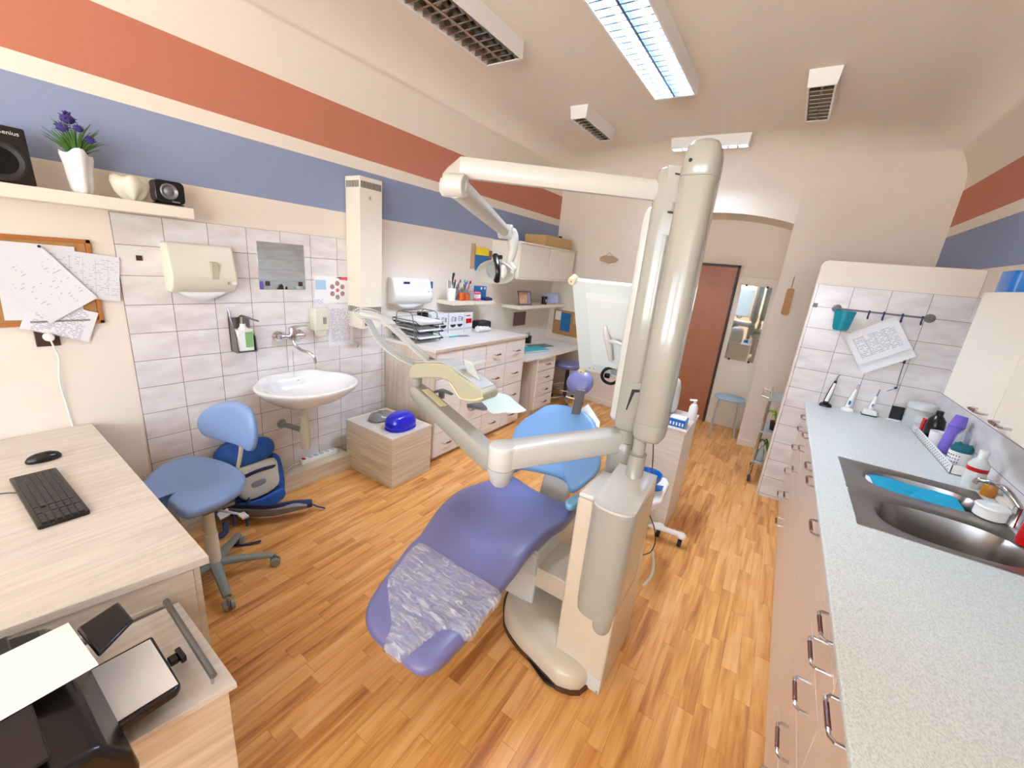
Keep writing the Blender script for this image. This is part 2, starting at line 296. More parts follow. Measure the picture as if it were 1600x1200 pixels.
# ---------------------------------------------------------------- mesh builder
class MB:
    def __init__(s): s.v = []; s.f = []; s.mi = []; s.cur = 0
    def add(s, vs_, fs):
        o = len(s.v); s.v += [Vector(v) for v in vs_]; s.f += [tuple(i + o for i in f) for f in fs]; s.mi += [s.cur] * len(fs); return s
    def xf(s, Mx, start=0):
        for i in range(start, len(s.v)): s.v[i] = Mx @ s.v[i]
        return s
    def box(s, x0, x1, y0, y1, z0, z1, Mx=None):
        vs_ = [Vector((x, y, z)) for z in (z0, z1) for (x, y) in ((x0, y0), (x1, y0), (x1, y1), (x0, y1))]
        if Mx: vs_ = [Mx @ v for v in vs_]
        return s.add(vs_, [(0, 3, 2, 1), (4, 5, 6, 7), (0, 1, 5, 4), (1, 2, 6, 5), (2, 3, 7, 6), (3, 0, 4, 7)])
    def prism(s, pts, d):
        pts = [Vector(p) for p in pts]; d = Vector(d); n = len(pts)
        return s.add(pts + [p + d for p in pts], [tuple(range(n))[::-1], tuple(range(n, 2 * n))] + [(i, (i + 1) % n, n + (i + 1) % n, n + i) for i in range(n)])
    def loft(s, rings, cap=True, closed=True):
        n = len(rings[0]); o = len(s.v); vs_ = [p for r in rings for p in r]; fs = []
        for k in range(len(rings) - 1):
            for i in range(n if closed else n - 1):
                j = (i + 1) % n; fs.append((k * n + i, k * n + j, (k + 1) * n + j, (k + 1) * n + i))
        if cap: fs.append(tuple(range(n))[::-1]); fs.append(tuple((len(rings) - 1) * n + i for i in range(n)))
        return s.add(vs_, fs)
    def tube(s, pts, r, n=8, smooth=0, squash=1.0):
        pts = [Vector(p) for p in pts]
        if smooth: pts = catmull(pts, smooth)
        m = len(pts); rr = r if isinstance(r, (list, tuple)) else None
        rings = []; up = None
        for i, p in enumerate(pts):
            t = (pts[min(i + 1, m - 1)] - pts[max(i - 1, 0)]).normalized()
            if up is None:
                up = t.orthogonal().normalized() if abs(t.z) > 0.95 else Vector((0, 0, 1)).cross(t).cross(t).normalized() * -1
            up = (up - t * up.dot(t)).normalized(); b = t.cross(up)
            if rr: f = i / (m - 1) * (len(rr) - 1); k = min(int(f), len(rr) - 2); R = rr[k] + (rr[k + 1] - rr[k]) * (f - k)
            else: R = r
            rings.append([p + (up * math.sin(a) * squash + b * math.cos(a)) * R for a in [2 * math.pi * j / n for j in range(n)]])
        return s.loft(rings)
    def cyl(s, p0, p1, r0, r1=None, n=20): return s.tube([p0, p1], [r0, r1 if r1 is not None else r0], n)
    def lathe(s, c, prof, n=24, axis='Z', sx=1, sy=1):
        c = Vector(c); rings = []
        for r, h in prof:
            ring = []
            for i in range(n):
                a = 2 * math.pi * i / n; x, y = r * math.cos(a) * sx, r * math.sin(a) * sy
                ring.append(c + (Vector((x, y, h)) if axis == 'Z' else Vector((h, x, y)) if axis == 'X' else Vector((x, h, y))))
            rings.append(ring)
        return s.loft(rings)
    def ell(s, c, r, n=20, m=10, p=1.0):
        prof = []
        for k in range(m + 1):
            t = math.pi * k / m; prof.append((max(math.sin(t), 0.0) ** p, -math.cos(t)))
        prof[0] = (0.01, -1); prof[-1] = (0.01, 1)
        o = len(s.v); s.lathe((0, 0, 0), prof, n); r = Vector(r); c = Vector(c)
        for i in range(o, len(s.v)): v = s.v[i]; s.v[i] = Vector((v.x * r.x, v.y * r.y, v.z * r.z)) + c
        return s
    def rbox(s, x0, x1, y0, y1, z0, z1, r, n=4, Mx=None):     # box with rounded vertical edges
        return s.prism([(Mx @ Vector((x, y, z0))) if Mx else (x, y, z0) for x, y in rrect(x0, x1, y0, y1, r, n)], (0, 0, z1 - z0))
    def out(s, name, m, parent=None, bevel=0, seg=2, sub=0, angle=35, loc=None, solid=0):
        me = bpy.data.meshes.new(name)
        if parent is not None: off = ORG[parent.name]
        elif loc is not None: off = Vector(loc)
        else:
            xs = [v.x for v in s.v]; ys = [v.y for v in s.v]; zs = [v.z for v in s.v]
            off = Vector(((min(xs) + max(xs)) / 2, (min(ys) + max(ys)) / 2, min(zs)))
        me.from_pydata([tuple(v - off) for v in s.v], [], s.f)
        ms = m if isinstance(m, (list, tuple)) else [m]
        for x in ms: me.materials.append(M[x] if isinstance(x, str) else x)
        for p, i in zip(me.polygons, s.mi): p.material_index = min(i, len(ms) - 1)
        bm = bmesh.new(); bm.from_mesh(me); bmesh.ops.recalc_face_normals(bm, faces=bm.faces); bm.to_mesh(me); bm.free()
        me.polygons.foreach_set('use_smooth', [True] * len(me.polygons)); me.update()
        if not sub: me.set_sharp_from_angle(angle=math.radians(angle))
        o = bpy.data.objects.new(name, me); COL.objects.link(o)
        if parent is None: o.location = off
        else: o.parent = parent
        ORG[o.name] = off
        if solid: md = o.modifiers.new('s', 'SOLIDIFY'); md.thickness = solid; md.offset = 0
        if bevel: md = o.modifiers.new('b', 'BEVEL'); md.width = bevel; md.segments = seg; md.limit_method = 'ANGLE'; md.angle_limit = math.radians(40); md.harden_normals = False
        if sub: md = o.modifiers.new('u', 'SUBSURF'); md.levels = sub; md.render_levels = sub
        return o
ORG = {}
def catmull(P, k):
    out = []; n = len(P)
    for i in range(n - 1):
        a, b, c, d = P[max(i - 1, 0)], P[i], P[i + 1], P[min(i + 2, n - 1)]
        for j in range(k):
            t = j / k
            out.append(0.5 * ((2 * b) + (c - a) * t + (2 * a - 5 * b + 4 * c - d) * t * t + (3 * b - a - 3 * c + d) * t ** 3))
    out.append(P[-1]); return out
def closed_catmull(P, k):
    n = len(P); out = []
    for i in range(n):
        a, b, c, d = P[i - 1], P[i], P[(i + 1) % n], P[(i + 2) % n]
        for j in range(k):
            t = j / k
            out.append(0.5 * ((2 * b) + (c - a) * t + (2 * a - 5 * b + 4 * c - d) * t * t + (3 * b - a - 3 * c + d) * t ** 3))
    return out
def rrect(x0, x1, y0, y1, r, n=4):
    out = []
    for cx, cy, a0 in ((x1 - r, y0 + r, -90), (x1 - r, y1 - r, 0), (x0 + r, y1 - r, 90), (x0 + r, y0 + r, 180)):
        for i in range(n + 1):
            a = math.radians(a0 + 90 * i / n); out.append((cx + r * math.cos(a), cy + r * math.sin(a)))
    return out
def T(name, label, cat, loc=(0, 0, 0), group=None):
    o = bpy.data.objects.new(name, None); COL.objects.link(o); o.location = loc; o.empty_display_size = 0.05
    ORG[o.name] = Vector(loc); tag(o, label, cat, group); return o
def tag(o, label, cat=None, group=None):
    o['label'] = label
    if cat: o['category'] = cat
    if group: o['group'] = group
    return o
def S(o): o['kind'] = 'structure'; return o
def kids(o): return [c for c in bpy.data.objects if c.parent is o]
def dup(o, loc=None, rz=None, label=None, parent=None, group=None):
    c = o.copy(); COL.objects.link(c); ORG[c.name] = ORG[o.name].copy()
    if parent: c.parent = parent
    for k in kids(o): dup(k, parent=c)
    if loc is not None: c.location = loc
    if rz is not None: c.rotation_euler.z = rz
    if label: c['label'] = label
    if group: c['group'] = group
    return c
def frame(o, X, Y):                      # matrix with the local X, Y axes given, centred at o
    X = Vector(X).normalized(); Y = Vector(Y); Y = (Y - X * Y.dot(X)).normalized(); Z = X.cross(Y)
    return Matrix(((X.x, Y.x, Z.x, o[0]), (X.y, Y.y, Z.y, o[1]), (X.z, Y.z, Z.z, o[2]), (0, 0, 0, 1)))
def sheet(name, m, c, X, Y, w, h, label=None, cat=None, group=None, th=0.0008, parent=None, curl=0.0, kind=None):
    """a sheet of paper w x h, local XY"""
    mb = MB(); n = 6
    for k, z in ((0, 0), (1, th)):
        pass
    g = [[Vector((-w / 2 + w * i / n, -h / 2 + h * j / n, curl * ((2 * i / n - 1) ** 2 + (2 * j / n - 1) ** 2) * 0.5)) for i in range(n + 1)] for j in range(n + 1)]
    vs_ = [p for r in g for p in r] + [p + Vector((0, 0, th)) for r in g for p in r]; q = (n + 1) ** 2; fs = []
    for j in range(n):
        for i in range(n):
            a = j * (n + 1) + i; fs.append((a, a + 1, a + n + 2, a + n + 1)); fs.append((q + a, q + a + n + 1, q + a + n + 2, q + a + 1))
    for i in range(n):
        for a, b in ((i, i + 1), (n * (n + 1) + i, n * (n + 1) + i + 1), (i * (n + 1), (i + 1) * (n + 1)), (i * (n + 1) + n, (i + 1) * (n + 1) + n)): fs.append((a, b, q + b, q + a))
    mb.add(vs_, fs)
    o = mb.out(name, m, loc=(0, 0, 0)); o.matrix_world = frame(Vector(c), X, Y)
    if parent is not None:
        o.parent = parent; o.matrix_world = Matrix.Identity(4); o.matrix_basis = Matrix.Translation(-ORG[parent.name]) @ frame(Vector(c), X, Y)
    if label: tag(o, label, cat, group)
    return o
def text(name, s, m, c, X, Y, h, parent, ex=0.0005):
    cu = bpy.data.curves.new(name, 'FONT'); cu.body = s; cu.size = h; cu.extrude = ex; cu.align_x = 'CENTER'; cu.align_y = 'CENTER'
    t = bpy.data.objects.new(name, cu); COL.objects.link(t); bpy.context.view_layer.update()
    me = bpy.data.meshes.new_from_object(t.evaluated_get(bpy.context.evaluated_depsgraph_get()))
    bpy.data.objects.remove(t); me.materials.clear(); me.materials.append(M[m])
    o = bpy.data.objects.new(name, me); COL.objects.link(o); o.parent = parent
    o.matrix_basis = Matrix.Translation(-ORG[parent.name]) @ frame(Vector(c), X, Y); ORG[o.name] = ORG[parent.name]
    return o
def pillow(mb, outline, surf, tf, tb, k=4, rings=6, ctr=None):
    """cushion over a closed 2-D outline; surf(u, v, h) -> point; tf / tb front and back thickness"""
    P = [Vector((a, b, 0)) for a, b in outline]
    if k > 1: P = closed_catmull(P, k)
    c = Vector((ctr[0], ctr[1], 0)) if ctr else sum(P, Vector()) / len(P); n = len(P); R = []
    for side, t in ((1, tf), (-1, tb)):
        rr = []
        for i in range(rings + 1):
            a = math.pi / 2 * i / rings; sc_ = math.cos(a) ** 0.55 if i < rings else 0.02; h = math.sin(a) ** 0.8 * t * side
            sc_ = 1 - (1 - sc_) * (1 if i == rings else 0.55) if i < rings else 0.03
            sc_ = [1, 0.985, 0.955, 0.90, 0.74, 0.42, 0.04][i] if rings == 6 else sc_
            h = side * t * [0, 0.42, 0.68, 0.86, 0.97, 1.0, 1.0][i] if rings == 6 else h
            rr.append([Vector(surf(c.x + (p.x - c.x) * sc_, c.y + (p.y - c.y) * sc_, h)) for p in P])
        R.append(rr)
    allr = R[1][::-1] + R[0][1:]
    return mb.loft(allr)
def dhandle(mb, c, along, outw, L=0.1, d=0.03, r=0.005):
    """D-shaped chrome handle with a brown grip; along and outw are directions"""
    c = Vector(c); a = Vector(along).normalized(); o = Vector(outw).normalized()
    pts = [c - a * L / 2, c - a * L / 2 + o * d * .7, c - a * (L / 2 - d * .3) + o * d, c - a * L * .28 + o * d]
    mb.cur = 0; mb.tube(pts, r, 8)
    mb.tube([c + a * L / 2, c + a * L / 2 + o * d * .7, c + a * (L / 2 - d * .3) + o * d, c + a * L * .28 + o * d], r, 8)
    mb.cur = 1; mb.tube([c - a * L * .28 + o * d, c + a * L * .28 + o * d], r * 1.25, 8); mb.cur = 0
    return mb
# ================================================================ THE ROOM
XL, XR, ZC = -2.91, 1.035, 3.14
FAR = [(-2.91, 5.47), (-1.6, 5.27), (-0.125, 5.18), (1.035, 5.33)]
S(MB().box(XL - .15, XR + .15, YB - .15, 6.1, -0.1, 0.0).out('floor', 'floor'))
S(MB().box(XL - .12, XL, YB - .12, 6.0, 0, 3.3).out('wall_left', 'wall_s'))
mb = MB(); mb.box(XR, XR + .12, YB - .12, 6.0, 0, WR[2]); mb.box(XR, XR + .12, YB - .12, 6.0, WR[3], 3.3)
mb.box(XR, XR + .12, YB - .12, WR[0], WR[2], WR[3]); mb.box(XR, XR + .12, WR[1], 6.0, WR[2], WR[3])
S(mb.out('wall_right', 'wall_s'))
mb = MB()
for y in (WR[0], (WR[0] + WR[1]) / 2 - .03, WR[1] - .06): mb.box(XR + .05, XR + .10, y, y + .06, WR[2], WR[3])
for z in (WR[2], WR[3] - .06): mb.box(XR + .05, XR + .10, WR[0], WR[1], z, z + .06)
S(mb.out('window_3', 'white'))
mb = MB()
def plan(mb, pts, z0, z1): return mb.prism([(x, y, z0) for x, y in pts], (0, 0, z1 - z0))
plan(mb, [FAR[0], FAR[1], (-1.6, 5.78), (-2.91, 5.78)], 0, 3.3)
plan(mb, [FAR[2], FAR[3], (1.035, 5.78), (-0.125, 5.78)], 0, 3.3)
NA = 16
for i in range(NA):
    a, b = i / NA, (i + 1) / NA; q = []
    for t in (a, b): q.append((-1.6 + 1.475 * t, 5.27 - 0.09 * t, 2.40 + 0.10 * (1 - (2 * t - 1) ** 2)))
    (x0, y0, z0), (x1, y1, z1) = q
    mb.add([(x0, y0, z0), (x1, y1, z1), (x1, 5.78, z1), (x0, 5.78, z0), (x0, y0, 3.3), (x1, y1, 3.3), (x1, 5.78, 3.3), (x0, 5.78, 3.3)],
           [(0, 3, 2, 1), (4, 5, 6, 7), (0, 1, 5, 4), (2, 3, 7, 6)])
S(mb.out('wall_far', 'wall'))
S(MB().box(-1.75, 0.05, 5.78, 5.9, 0, 3.3).out('wall_niche', 'wall'))
# ceiling with a rounded cove
PL = [(-2.91, YB)] + FAR + [(1.035, YB)]
cx, cy = -0.93, 2.0
def inset(d):
    out = []
    for x, y in PL: out.append((x + (d if x < -2 else -d if x > 0.5 else 0), y + (d if y < 0 else -d)))
    return out
rings = []
for k in range(17):
    a = math.pi / 2 * k / 16; rings.append([Vector((x, y, 2.74 + 0.40 * math.sin(a))) for x, y in inset(0.45 * (1 - math.cos(a)))])
mb = MB(); mb.loft(rings, cap=False); n = len(PL); mb.f.append(tuple(16 * n + i for i in range(n))); mb.mi.append(0)
o = S(mb.out('ceiling', 'ceil', angle=60))
S(MB().box(XL - .12, XR + .12, YB - .12, 6.0, 3.3, 3.4).out('ceiling', 'ceil'))
# wall behind the camera with two windows
mb = MB(); xs = [XL - .12] + [v for w in WINS for v in w[:2]] + [XR + .12]; z0, z1 = WINS[0][2:]
mb.box(xs[0], xs[-1], YB - .2, YB, 0, z0); mb.box(xs[0], xs[-1], YB - .2, YB, z1, 3.3)
for a, b in ((xs[0], xs[1]), (xs[2], xs[3]), (xs[4], xs[5])): mb.box(a, b, YB - .2, YB, z0, z1)
S(mb.out('wall_back', 'wall'))
for i, (a, b, c, d) in enumerate(WINS):
    mb = MB()
    for x in (a, (a + b) / 2 - .03, b - .06): mb.box(x, x + .06, YB - .12, YB - .06, c, d)
    for z in (c, d - .06): mb.box(a, b, YB - .12, YB - .06, z, z + .06)
    S(mb.out('window_%d' % (i + 1), 'white'))
# tiles
S(MB().prism([(XL, y, z) for y, z in [(.709, 0), (2.42, 0), (2.42, 1.20), (2.24, 1.20), (2.24, 1.822), (.709, 1.822)]], (.008, 0, 0)).out('trim_1', 'tileL'))
S(MB().prism([(x, 4.0, z) for x, z in [(0.152, 0), (1.035, 0), (1.035, 2.0), (0.19, 2.0), (0.165, 1.99), (0.152, 1.965)]], (0, 0.13, 0)).out('wall_partition', 'wall', bevel=0.006))
S(MB().box(0.160, 1.034, 3.993, 4.0, 0, 1.822).out('trim_2', 'tileR'))
S(MB().prism([(1.028, 0.6, 0.9), (1.028, 3.993, 0.9), (1.028, 3.993, 1.822), (1.028, 2.80, 1.822), (1.028, 2.80, 1.334), (1.028, 0.6, 1.334)], (XR - 1.028, 0, 0)).out('trim_3', 'tileR'))
# baseboards
def bboard(name, p, q, h=0.075, t=0.014):
    p, q = Vector((p[0], p[1], 0)), Vector((q[0], q[1], 0)); n_ = (q - p).normalized().cross(Vector((0, 0, 1)))
    if n_.y > 0: n_ = -n_
    mb = MB(); mb.prism([p, q, q + n_ * t, p + n_ * t], (0, 0, h)); return S(mb.out(name, 'wall', bevel=0.003))
bboard('baseboard_far', FAR[0], FAR[1]); bboard('baseboard_right', FAR[2], FAR[3])
bboard('baseboard_niche', (-0.5, 5.775), (-0.135, 5.775), 0.1)
# door in the niche
mb = MB().box(-1.40, -0.585, 5.745, 5.778, 0.008, 1.965)
dr = S(mb.out('door_1', 'door', bevel=0.003))
mb = MB(); mb.box(-1.43, -1.40, 5.73, 5.779, 0, 1.99); mb.box(-0.585, -0.558, 5.73, 5.779, 0, 1.99); mb.box(-1.43, -0.558, 5.73, 5.779, 1.968, 1.992)
mb.out('door_frame', 'dframe', parent=dr)
mb = MB(); mb.cyl((-0.578, 5.725, 1.70), (-0.578, 5.725, 1.78), 0.008); mb.cyl((-0.578, 5.725, 0.25), (-0.578, 5.725, 0.33), 0.008); mb.out('hinge', 'dframe', parent=dr)
# tall white board in the niche, with a mirror on it and bottom pipe box
ed = [(1101, 660), (1105, 640), (1110, 618), (1108, 600), (1115, 575), (1124, 545), (1134, 510), (1145, 470), (1155, 432)]
L_ = [py_(x, y, 5.75) for x, y in ed]; z1 = L_[-1].z
pts = [(max(p.x, -0.556), 5.75, max(p.z, 0.0)) for p in L_] + [(-0.128, 5.75, z1), (-0.128, 5.75, 0.0)]
tag(MB().prism(pts, (0, 0.025, 0)).out('wall_board', 'cabw', bevel=0.002), 'tall white board with a ragged left edge leaning in the door niche', 'board')
m0 = [py_(1159, 446, 5.744), py_(1204, 449, 5.744), py_(1180, 567, 5.744), py_(1132, 560, 5.744)]
xa, xb = (m0[0].x + m0[3].x) / 2, min((m0[1].x + m0[2].x) / 2, -0.16); za, zb = (m0[2].z + m0[3].z) / 2, (m0[0].z + m0[1].z) / 2
t = T('tall_mirror', 'tall frameless mirror hanging beside the brown door', 'mirror', ((xa + xb) / 2, 5.744, za))
MB().box(xa, xb, 5.742, 5.749, za, zb).out('mirror_glass', 'mirror', t, bevel=0.001)
for x, z in ((xa + .05, za), (xb - .05, za), (xa + .05, zb), (xb - .05, zb)): MB().box(x - .012, x + .012, 5.736, 5.749, z - .012, z + .012).out('mirror_clip', 'dframe', t)

# ================================================================ CEILING LAMPS
def lamp(label, x0, x1, y0, y1, nx, ny, lit, group='louvred ceiling lamps', taper=0.0, long_x=False):
    z0, z1 = 3.04, 3.14
    t = T('ceiling_lamp', label, 'ceiling lamp', ((x0 + x1) / 2, (y0 + y1) / 2, z1), group)
    mb = MB(); w = 0.012
    b = [(x0, y0), (x1, y0), (x1, y1), (x0, y1)]; q = [(x0 - taper, y0 - taper), (x1 + taper, y0 - taper), (x1 + taper, y1 + taper), (x0 - taper, y1 + taper)]
    ins = [(x0 + w, y0 + w), (x1 - w, y0 + w), (x1 - w, y1 - w), (x0 + w, y1 - w)]
    R_ = [[Vector((x, y, z1 - .02)) for x, y in ins], [Vector((x, y, z0)) for x, y in ins], [Vector((x, y, z0)) for x, y in b], [Vector((x, y, z1)) for x, y in q]]
    mb.loft(R_, cap=True); mb.out('lamp_housing', 'white', t, angle=30)
    mb = MB(); th = 0.0025; X0, X1, Y0, Y1 = x0 + w, x1 - w, y0 + w, y1 - w
    for i in range(1, nx): x = X0 + (X1 - X0) * i / nx; mb.prism([(x - .008, Y0, z0 + .002), (x + .008, Y0, z0 + .002), (x + .001, Y0, z0 + .045), (x - .001, Y0, z0 + .045)], (0, Y1 - Y0, 0))
    for j in range(0, ny + 1): y = Y0 + (Y1 - Y0) * j / ny; mb.prism([(X0, y - .006, z0 + .003), (X0, y + .006, z0 + .003), (X0, y + .001, z0 + .04), (X0, y - .001, z0 + .04)], (X1 - X0, 0, 0))
    mb.out('louvre', 'louv' if not lit else 'llouv', t)
    MB().box(X0 + .001, X1 - .001, Y0 + .001, Y1 - .001, z0 + .062, z0 + .068).out('reflector', 'louv' if not lit else 'lit', t)
    for i in range(nx):
        x = X0 + (X1 - X0) * (i + .5) / nx
        if long_x: continue
        MB().cyl((x, Y0 + .01, z0 + .05), (x, Y1 - .01, z0 + .05), 0.009, n=10).out('tube', 'glowtube' if lit else 'offtube', t)
    if long_x: MB().cyl((X0 + .01, (Y0 + Y1) / 2, z0 + .05), (X1 - .01, (Y0 + Y1) / 2, z0 + .05), 0.009, n=10).out('tube', 'glowtube' if lit else 'offtube', t)
    return t
lamp('long unlit louvred ceiling lamp nearest the striped wall', -2.085, -1.795, 1.10, 2.605, 2, 22, False)
lamp('long lit louvred ceiling lamp glowing bluish white', -1.185, -0.885, 1.95, 3.52, 2, 22, True)
lamp('short unlit louvred ceiling lamp over the tall white drawers', -1.975, -1.83, 3.70, 4.36, 1, 9, False, taper=0.012)
lamp('short unlit louvred ceiling lamp on the right, near the partition', -0.215, -0.055, 3.62, 4.30, 1, 9, False, taper=0.012)
lamp('crosswise lit ceiling lamp in front of the arched niche', -1.355, -0.645, 4.79, 4.90, 8, 1, True, taper=0.012, long_x=True)

# ================================================================ LEFT WALL
# upper shelf and what stands on it
tag(MB().box(XL, -2.69, -0.3, 0.995, 1.826, 1.880).out('wall_shelf', 'cabw', bevel=0.002), 'long cream wall shelf above the cork board and tiles', 'shelf')
ZS = 1.881
def speaker(label, c, w, d, h, big, group='black desktop speakers'):
    x, y = c; t = T('speaker', label, 'speaker', (x, y, ZS), group)
    if big:
        mb = MB(); mb.prism([(x - d / 2, y - w / 2, ZS), (x + d / 2, y - w / 2, ZS), (x + d / 2 - .03, y - w / 2, ZS + h), (x - d / 2, y - w / 2, ZS + h)], (0, w, 0)); mb.out('speaker_cabinet', 'black', t, bevel=0.006)
        nx = Vector((h, 0, .03)).normalized(); X = Vector((0, 1, 0)); Y = Vector((-.03, 0, h))
        o_ = Vector((x + d / 2 - .03 * .38, y, ZS + h * .38)); Mx = frame(o_, X, Y)
        mb = MB(); mb.lathe((0, 0, 0), [(0.075, 0), (0.075, .006), (0.066, .008), (0.03, -.012), (0.012, -.006), (0.001, -.004)], 28); mb.xf(Mx); mb.out('speaker_cone', 'dark', t)
        text('logo', 'Genius', 'logo', (x + d / 2 - .029 * .88 + .002, y + w * .22, ZS + h * .88), X, Y, 0.022, t)
    else:
        mb = MB(); mb.rbox(x - d / 2, x + d / 2 - .02, y - w / 2, y + w / 2, ZS + .006, ZS + .012, .02)
        mb.prism([(x - d / 2, y + a, ZS + .012 + b) for a, b in rrect(-w / 2, w / 2, 0, h, .022)], (d * .8, 0, 0)); mb.out('speaker_cabinet', 'black', t, bevel=0.005)
        mb = MB(); mb.lathe((x + d * .3, y - .005, ZS + .012 + h * .52), [(0.038, 0), (0.038, .008), (0.034, .011), (0.022, .002), (0.010, .009), (0.001, .011)], 28, 'X'); mb.out('speaker_cone', 'gmet', t)
        text('logo', 'Genius', 'logo', (x + d * .3 + .002, y + .02, ZS + .022), (0, 1, 0), (0, 0, 1), 0.012, t)
    return t
speaker('large black speaker at the left end of the wall shelf', (-2.765, 0.362), .175, .13, .215, True)
speaker('small black speaker at the right end of the wall shelf', (-2.785, 0.925), .125, .09, .108, False)
VY_ = .600
# molar shaped vase with flowers
t = T('tooth_vase', 'white tooth-shaped vase of violet flowers on the wall shelf', 'vase', (-2.77, VY_, ZS))
mb = MB(); rings = []
for k, (r, h) in enumerate([(.026, 0), (.034, .02), (.038, .06), (.044, .11), (.052, .155), (.050, .172), (.040, .155), (.03, .10)]):
    ring = []
    for i in range(28):
        a = 2 * math.pi * i / 28; q = r * (1 + .14 * math.cos(4 * a) + (0.05 if h > .1 else 0) * math.cos(2 * a)); ring.append(Vector((-2.77 + q * math.cos(a), VY_ + q * math.sin(a), ZS + h + (0.012 * math.cos(3 * a) if h > .1 else 0))))
    rings.append(ring)
mb.loft(rings); mb.out('vase_body', 'ceram', t)
mb = MB(); rnd = random.Random(3)
for i in range(60):
    a = rnd.uniform(0, 2 * math.pi); l = rnd.uniform(.07, .17); sp = rnd.uniform(.02, .07)
    p0 = Vector((-2.77, VY_, ZS + .13)); p1 = p0 + Vector((math.cos(a) * sp * .5, math.sin(a) * sp * .6, l * .6)); p2 = p0 + Vector((math.cos(a) * sp, math.sin(a) * sp * 1.5, l))
    mb.tube([p0, p1, p2], [.0035, .003, .0008], 5, smooth=3)
mb.out('foliage', 'green', t)
for i, (dy, dz, r) in enumerate([(-.012, .295, .024), (-.035, .255, .020), (.045, .225, .015), (.01, .26, .015)]):
    mb = MB(); c = Vector((-2.75 + .01 * i, VY_ + dy, ZS + dz))
    mb.ell(c, (r, r, r * .8), 10, 6)
    for k in range(26):
        a = rnd.uniform(0, 6.28); b = rnd.uniform(-.4, 1.5); d_ = Vector((math.cos(a) * math.cos(b), math.sin(a) * math.cos(b), math.sin(b)))
        mb.tube([c + d_ * r * .7, c + d_ * r * 1.35], [.0035, .001], 4)
    mb.out('blossom', 'flower', t)
# big molar model
t_ = MB(); rings = []
for h, r, lob in [(0, .012, .5), (.012, .022, .45), (.03, .034, .25), (.05, .043, .10), (.068, .047, .08), (.082, .044, .10), (.092, .034, .14), (.090, .018, .1), (.086, .002, 0)]:
    rings.append([Vector((-2.78 + r * (1 + lob * math.cos(4 * a)) * math.cos(a), 0.775 + 1.5 * r * (1 + lob * math.cos(4 * a)) * math.sin(a), ZS + 1.15 * h + (.006 * math.cos(4 * a) if h > .08 else 0))) for a in [2 * math.pi * i / 32 for i in range(32)]])
t_.loft(rings); tag(t_.out('tooth_model', 'disp'), 'large cream molar tooth model between the vase and the small speaker', 'model')
# cork board with pinned papers
t = T('cork_board', 'cork board in an orange wood frame, covered with pinned papers', 'notice board', (XL, .42, 1.28))
MB().box(XL, XL + .008, 0.10, .60, 1.285, 1.665).out('cork_panel', 'cork', t)
mb = MB(); mb.box(XL, XL + .014, .08, .62, 1.66, 1.678); mb.box(XL, XL + .014, .08, .62, 1.272, 1.29); mb.box(XL, XL + .014, .602, .62, 1.272, 1.678); mb.box(XL, XL + .014, .08, .098, 1.272, 1.678)
mb.out('board_frame', 'wood', t, bevel=0.002)
Xp = XL + .013
def wsheet(name, m, pts, label, group=None, x=Xp, curl=0.0, cat='paper'):
    """pts: picture corners top-left, top-right, bottom-left of a sheet hanging near the left wall"""
    a, b, c = [px_(u, v, x) for u, v in pts]; X = b - a; Y = a - c
    return sheet(name, m, a + (X - Y) / 2, X, Y, X.length, Y.length, label, cat, group, curl=curl)
g_ = 'papers pinned to the cork board'
wsheet('pinned_paper', 'prscr', [(0, 377), (130, 388), (-10, 500)], 'back sheet of white print across the top of the cork board', g_, Xp)
wsheet('pinned_paper', 'prtable', [(60, 385), (184, 402), (70, 462)], 'wide printed table overlapping the tiles, pinned right of the board', g_, Xp + .002)
wsheet('pinned_paper', 'prtext', [(30, 462), (140, 488), (47, 514)], 'white sheet with a grey bar along its bottom edge above the socket', g_, Xp + .004)
wsheet('pinned_paper', 'prscr', [(-25, 425), (62, 385), (80, 505)], 'large tilted sheet of handwriting in front of the others', g_, Xp + .010, .006)
MB().cyl(px_(61, 385, Xp + .01), px_(61, 385, Xp + .03), .006, n=12)
tag(MB().cyl(px_(61, 385, Xp + .012), px_(61, 385, Xp + .024), .006, n=12).out('push_pin', 'black'), 'black pin holding the tilted handwritten sheet', 'pin')
a = px_(47, 503, Xp + .006); b = px_(141, 500, Xp + .006)
tag(MB().box(a.x, a.x + .002, a.y, b.y, (a.z + b.z) / 2 - .004, (a.z + b.z) / 2 + .004).out('binding_strip', 'grey'), 'grey binding strip across the lowest pinned sheet', 'strip')
# socket, plug, cable
t = T('wall_socket', 'dark brown wall socket below the cork board', 'socket', (XL, .41, 1.17))
MB().box(XL, XL + .010, .370, .450, 1.172, 1.248).out('socket_plate', 'dframe', t, bevel=0.003)
t = T('power_plug', 'white plug and cable in the brown wall socket', 'plug', (XL + .02, .412, 1.215))
mb = MB(); mb.lathe((XL + .010, .412, 1.218), [(.019, 0), (.020, .012), (.017, .03), (.010, .034), (.001, .034)], 20, 'X'); mb.out('plug_body', 'white', t)
mb = MB(); mb.tube([(XL + .03, .414, 1.21), (XL + .035, .42, 1.17), px_(92, 560, XL + .02), px_(93, 595, XL + .015), px_(103, 630, XL + .012), px_(114, 667, XL + .010)], .0035, 8, smooth=6); mb.out('cable', 'white', t)
tag(MB().box(XL + .008, XL + .012, .786, .812, 1.592, 1.618).out('wall_sticker', 'dframe'), 'small dark square sticker on the tiles beside the towel dispenser', 'sticker')

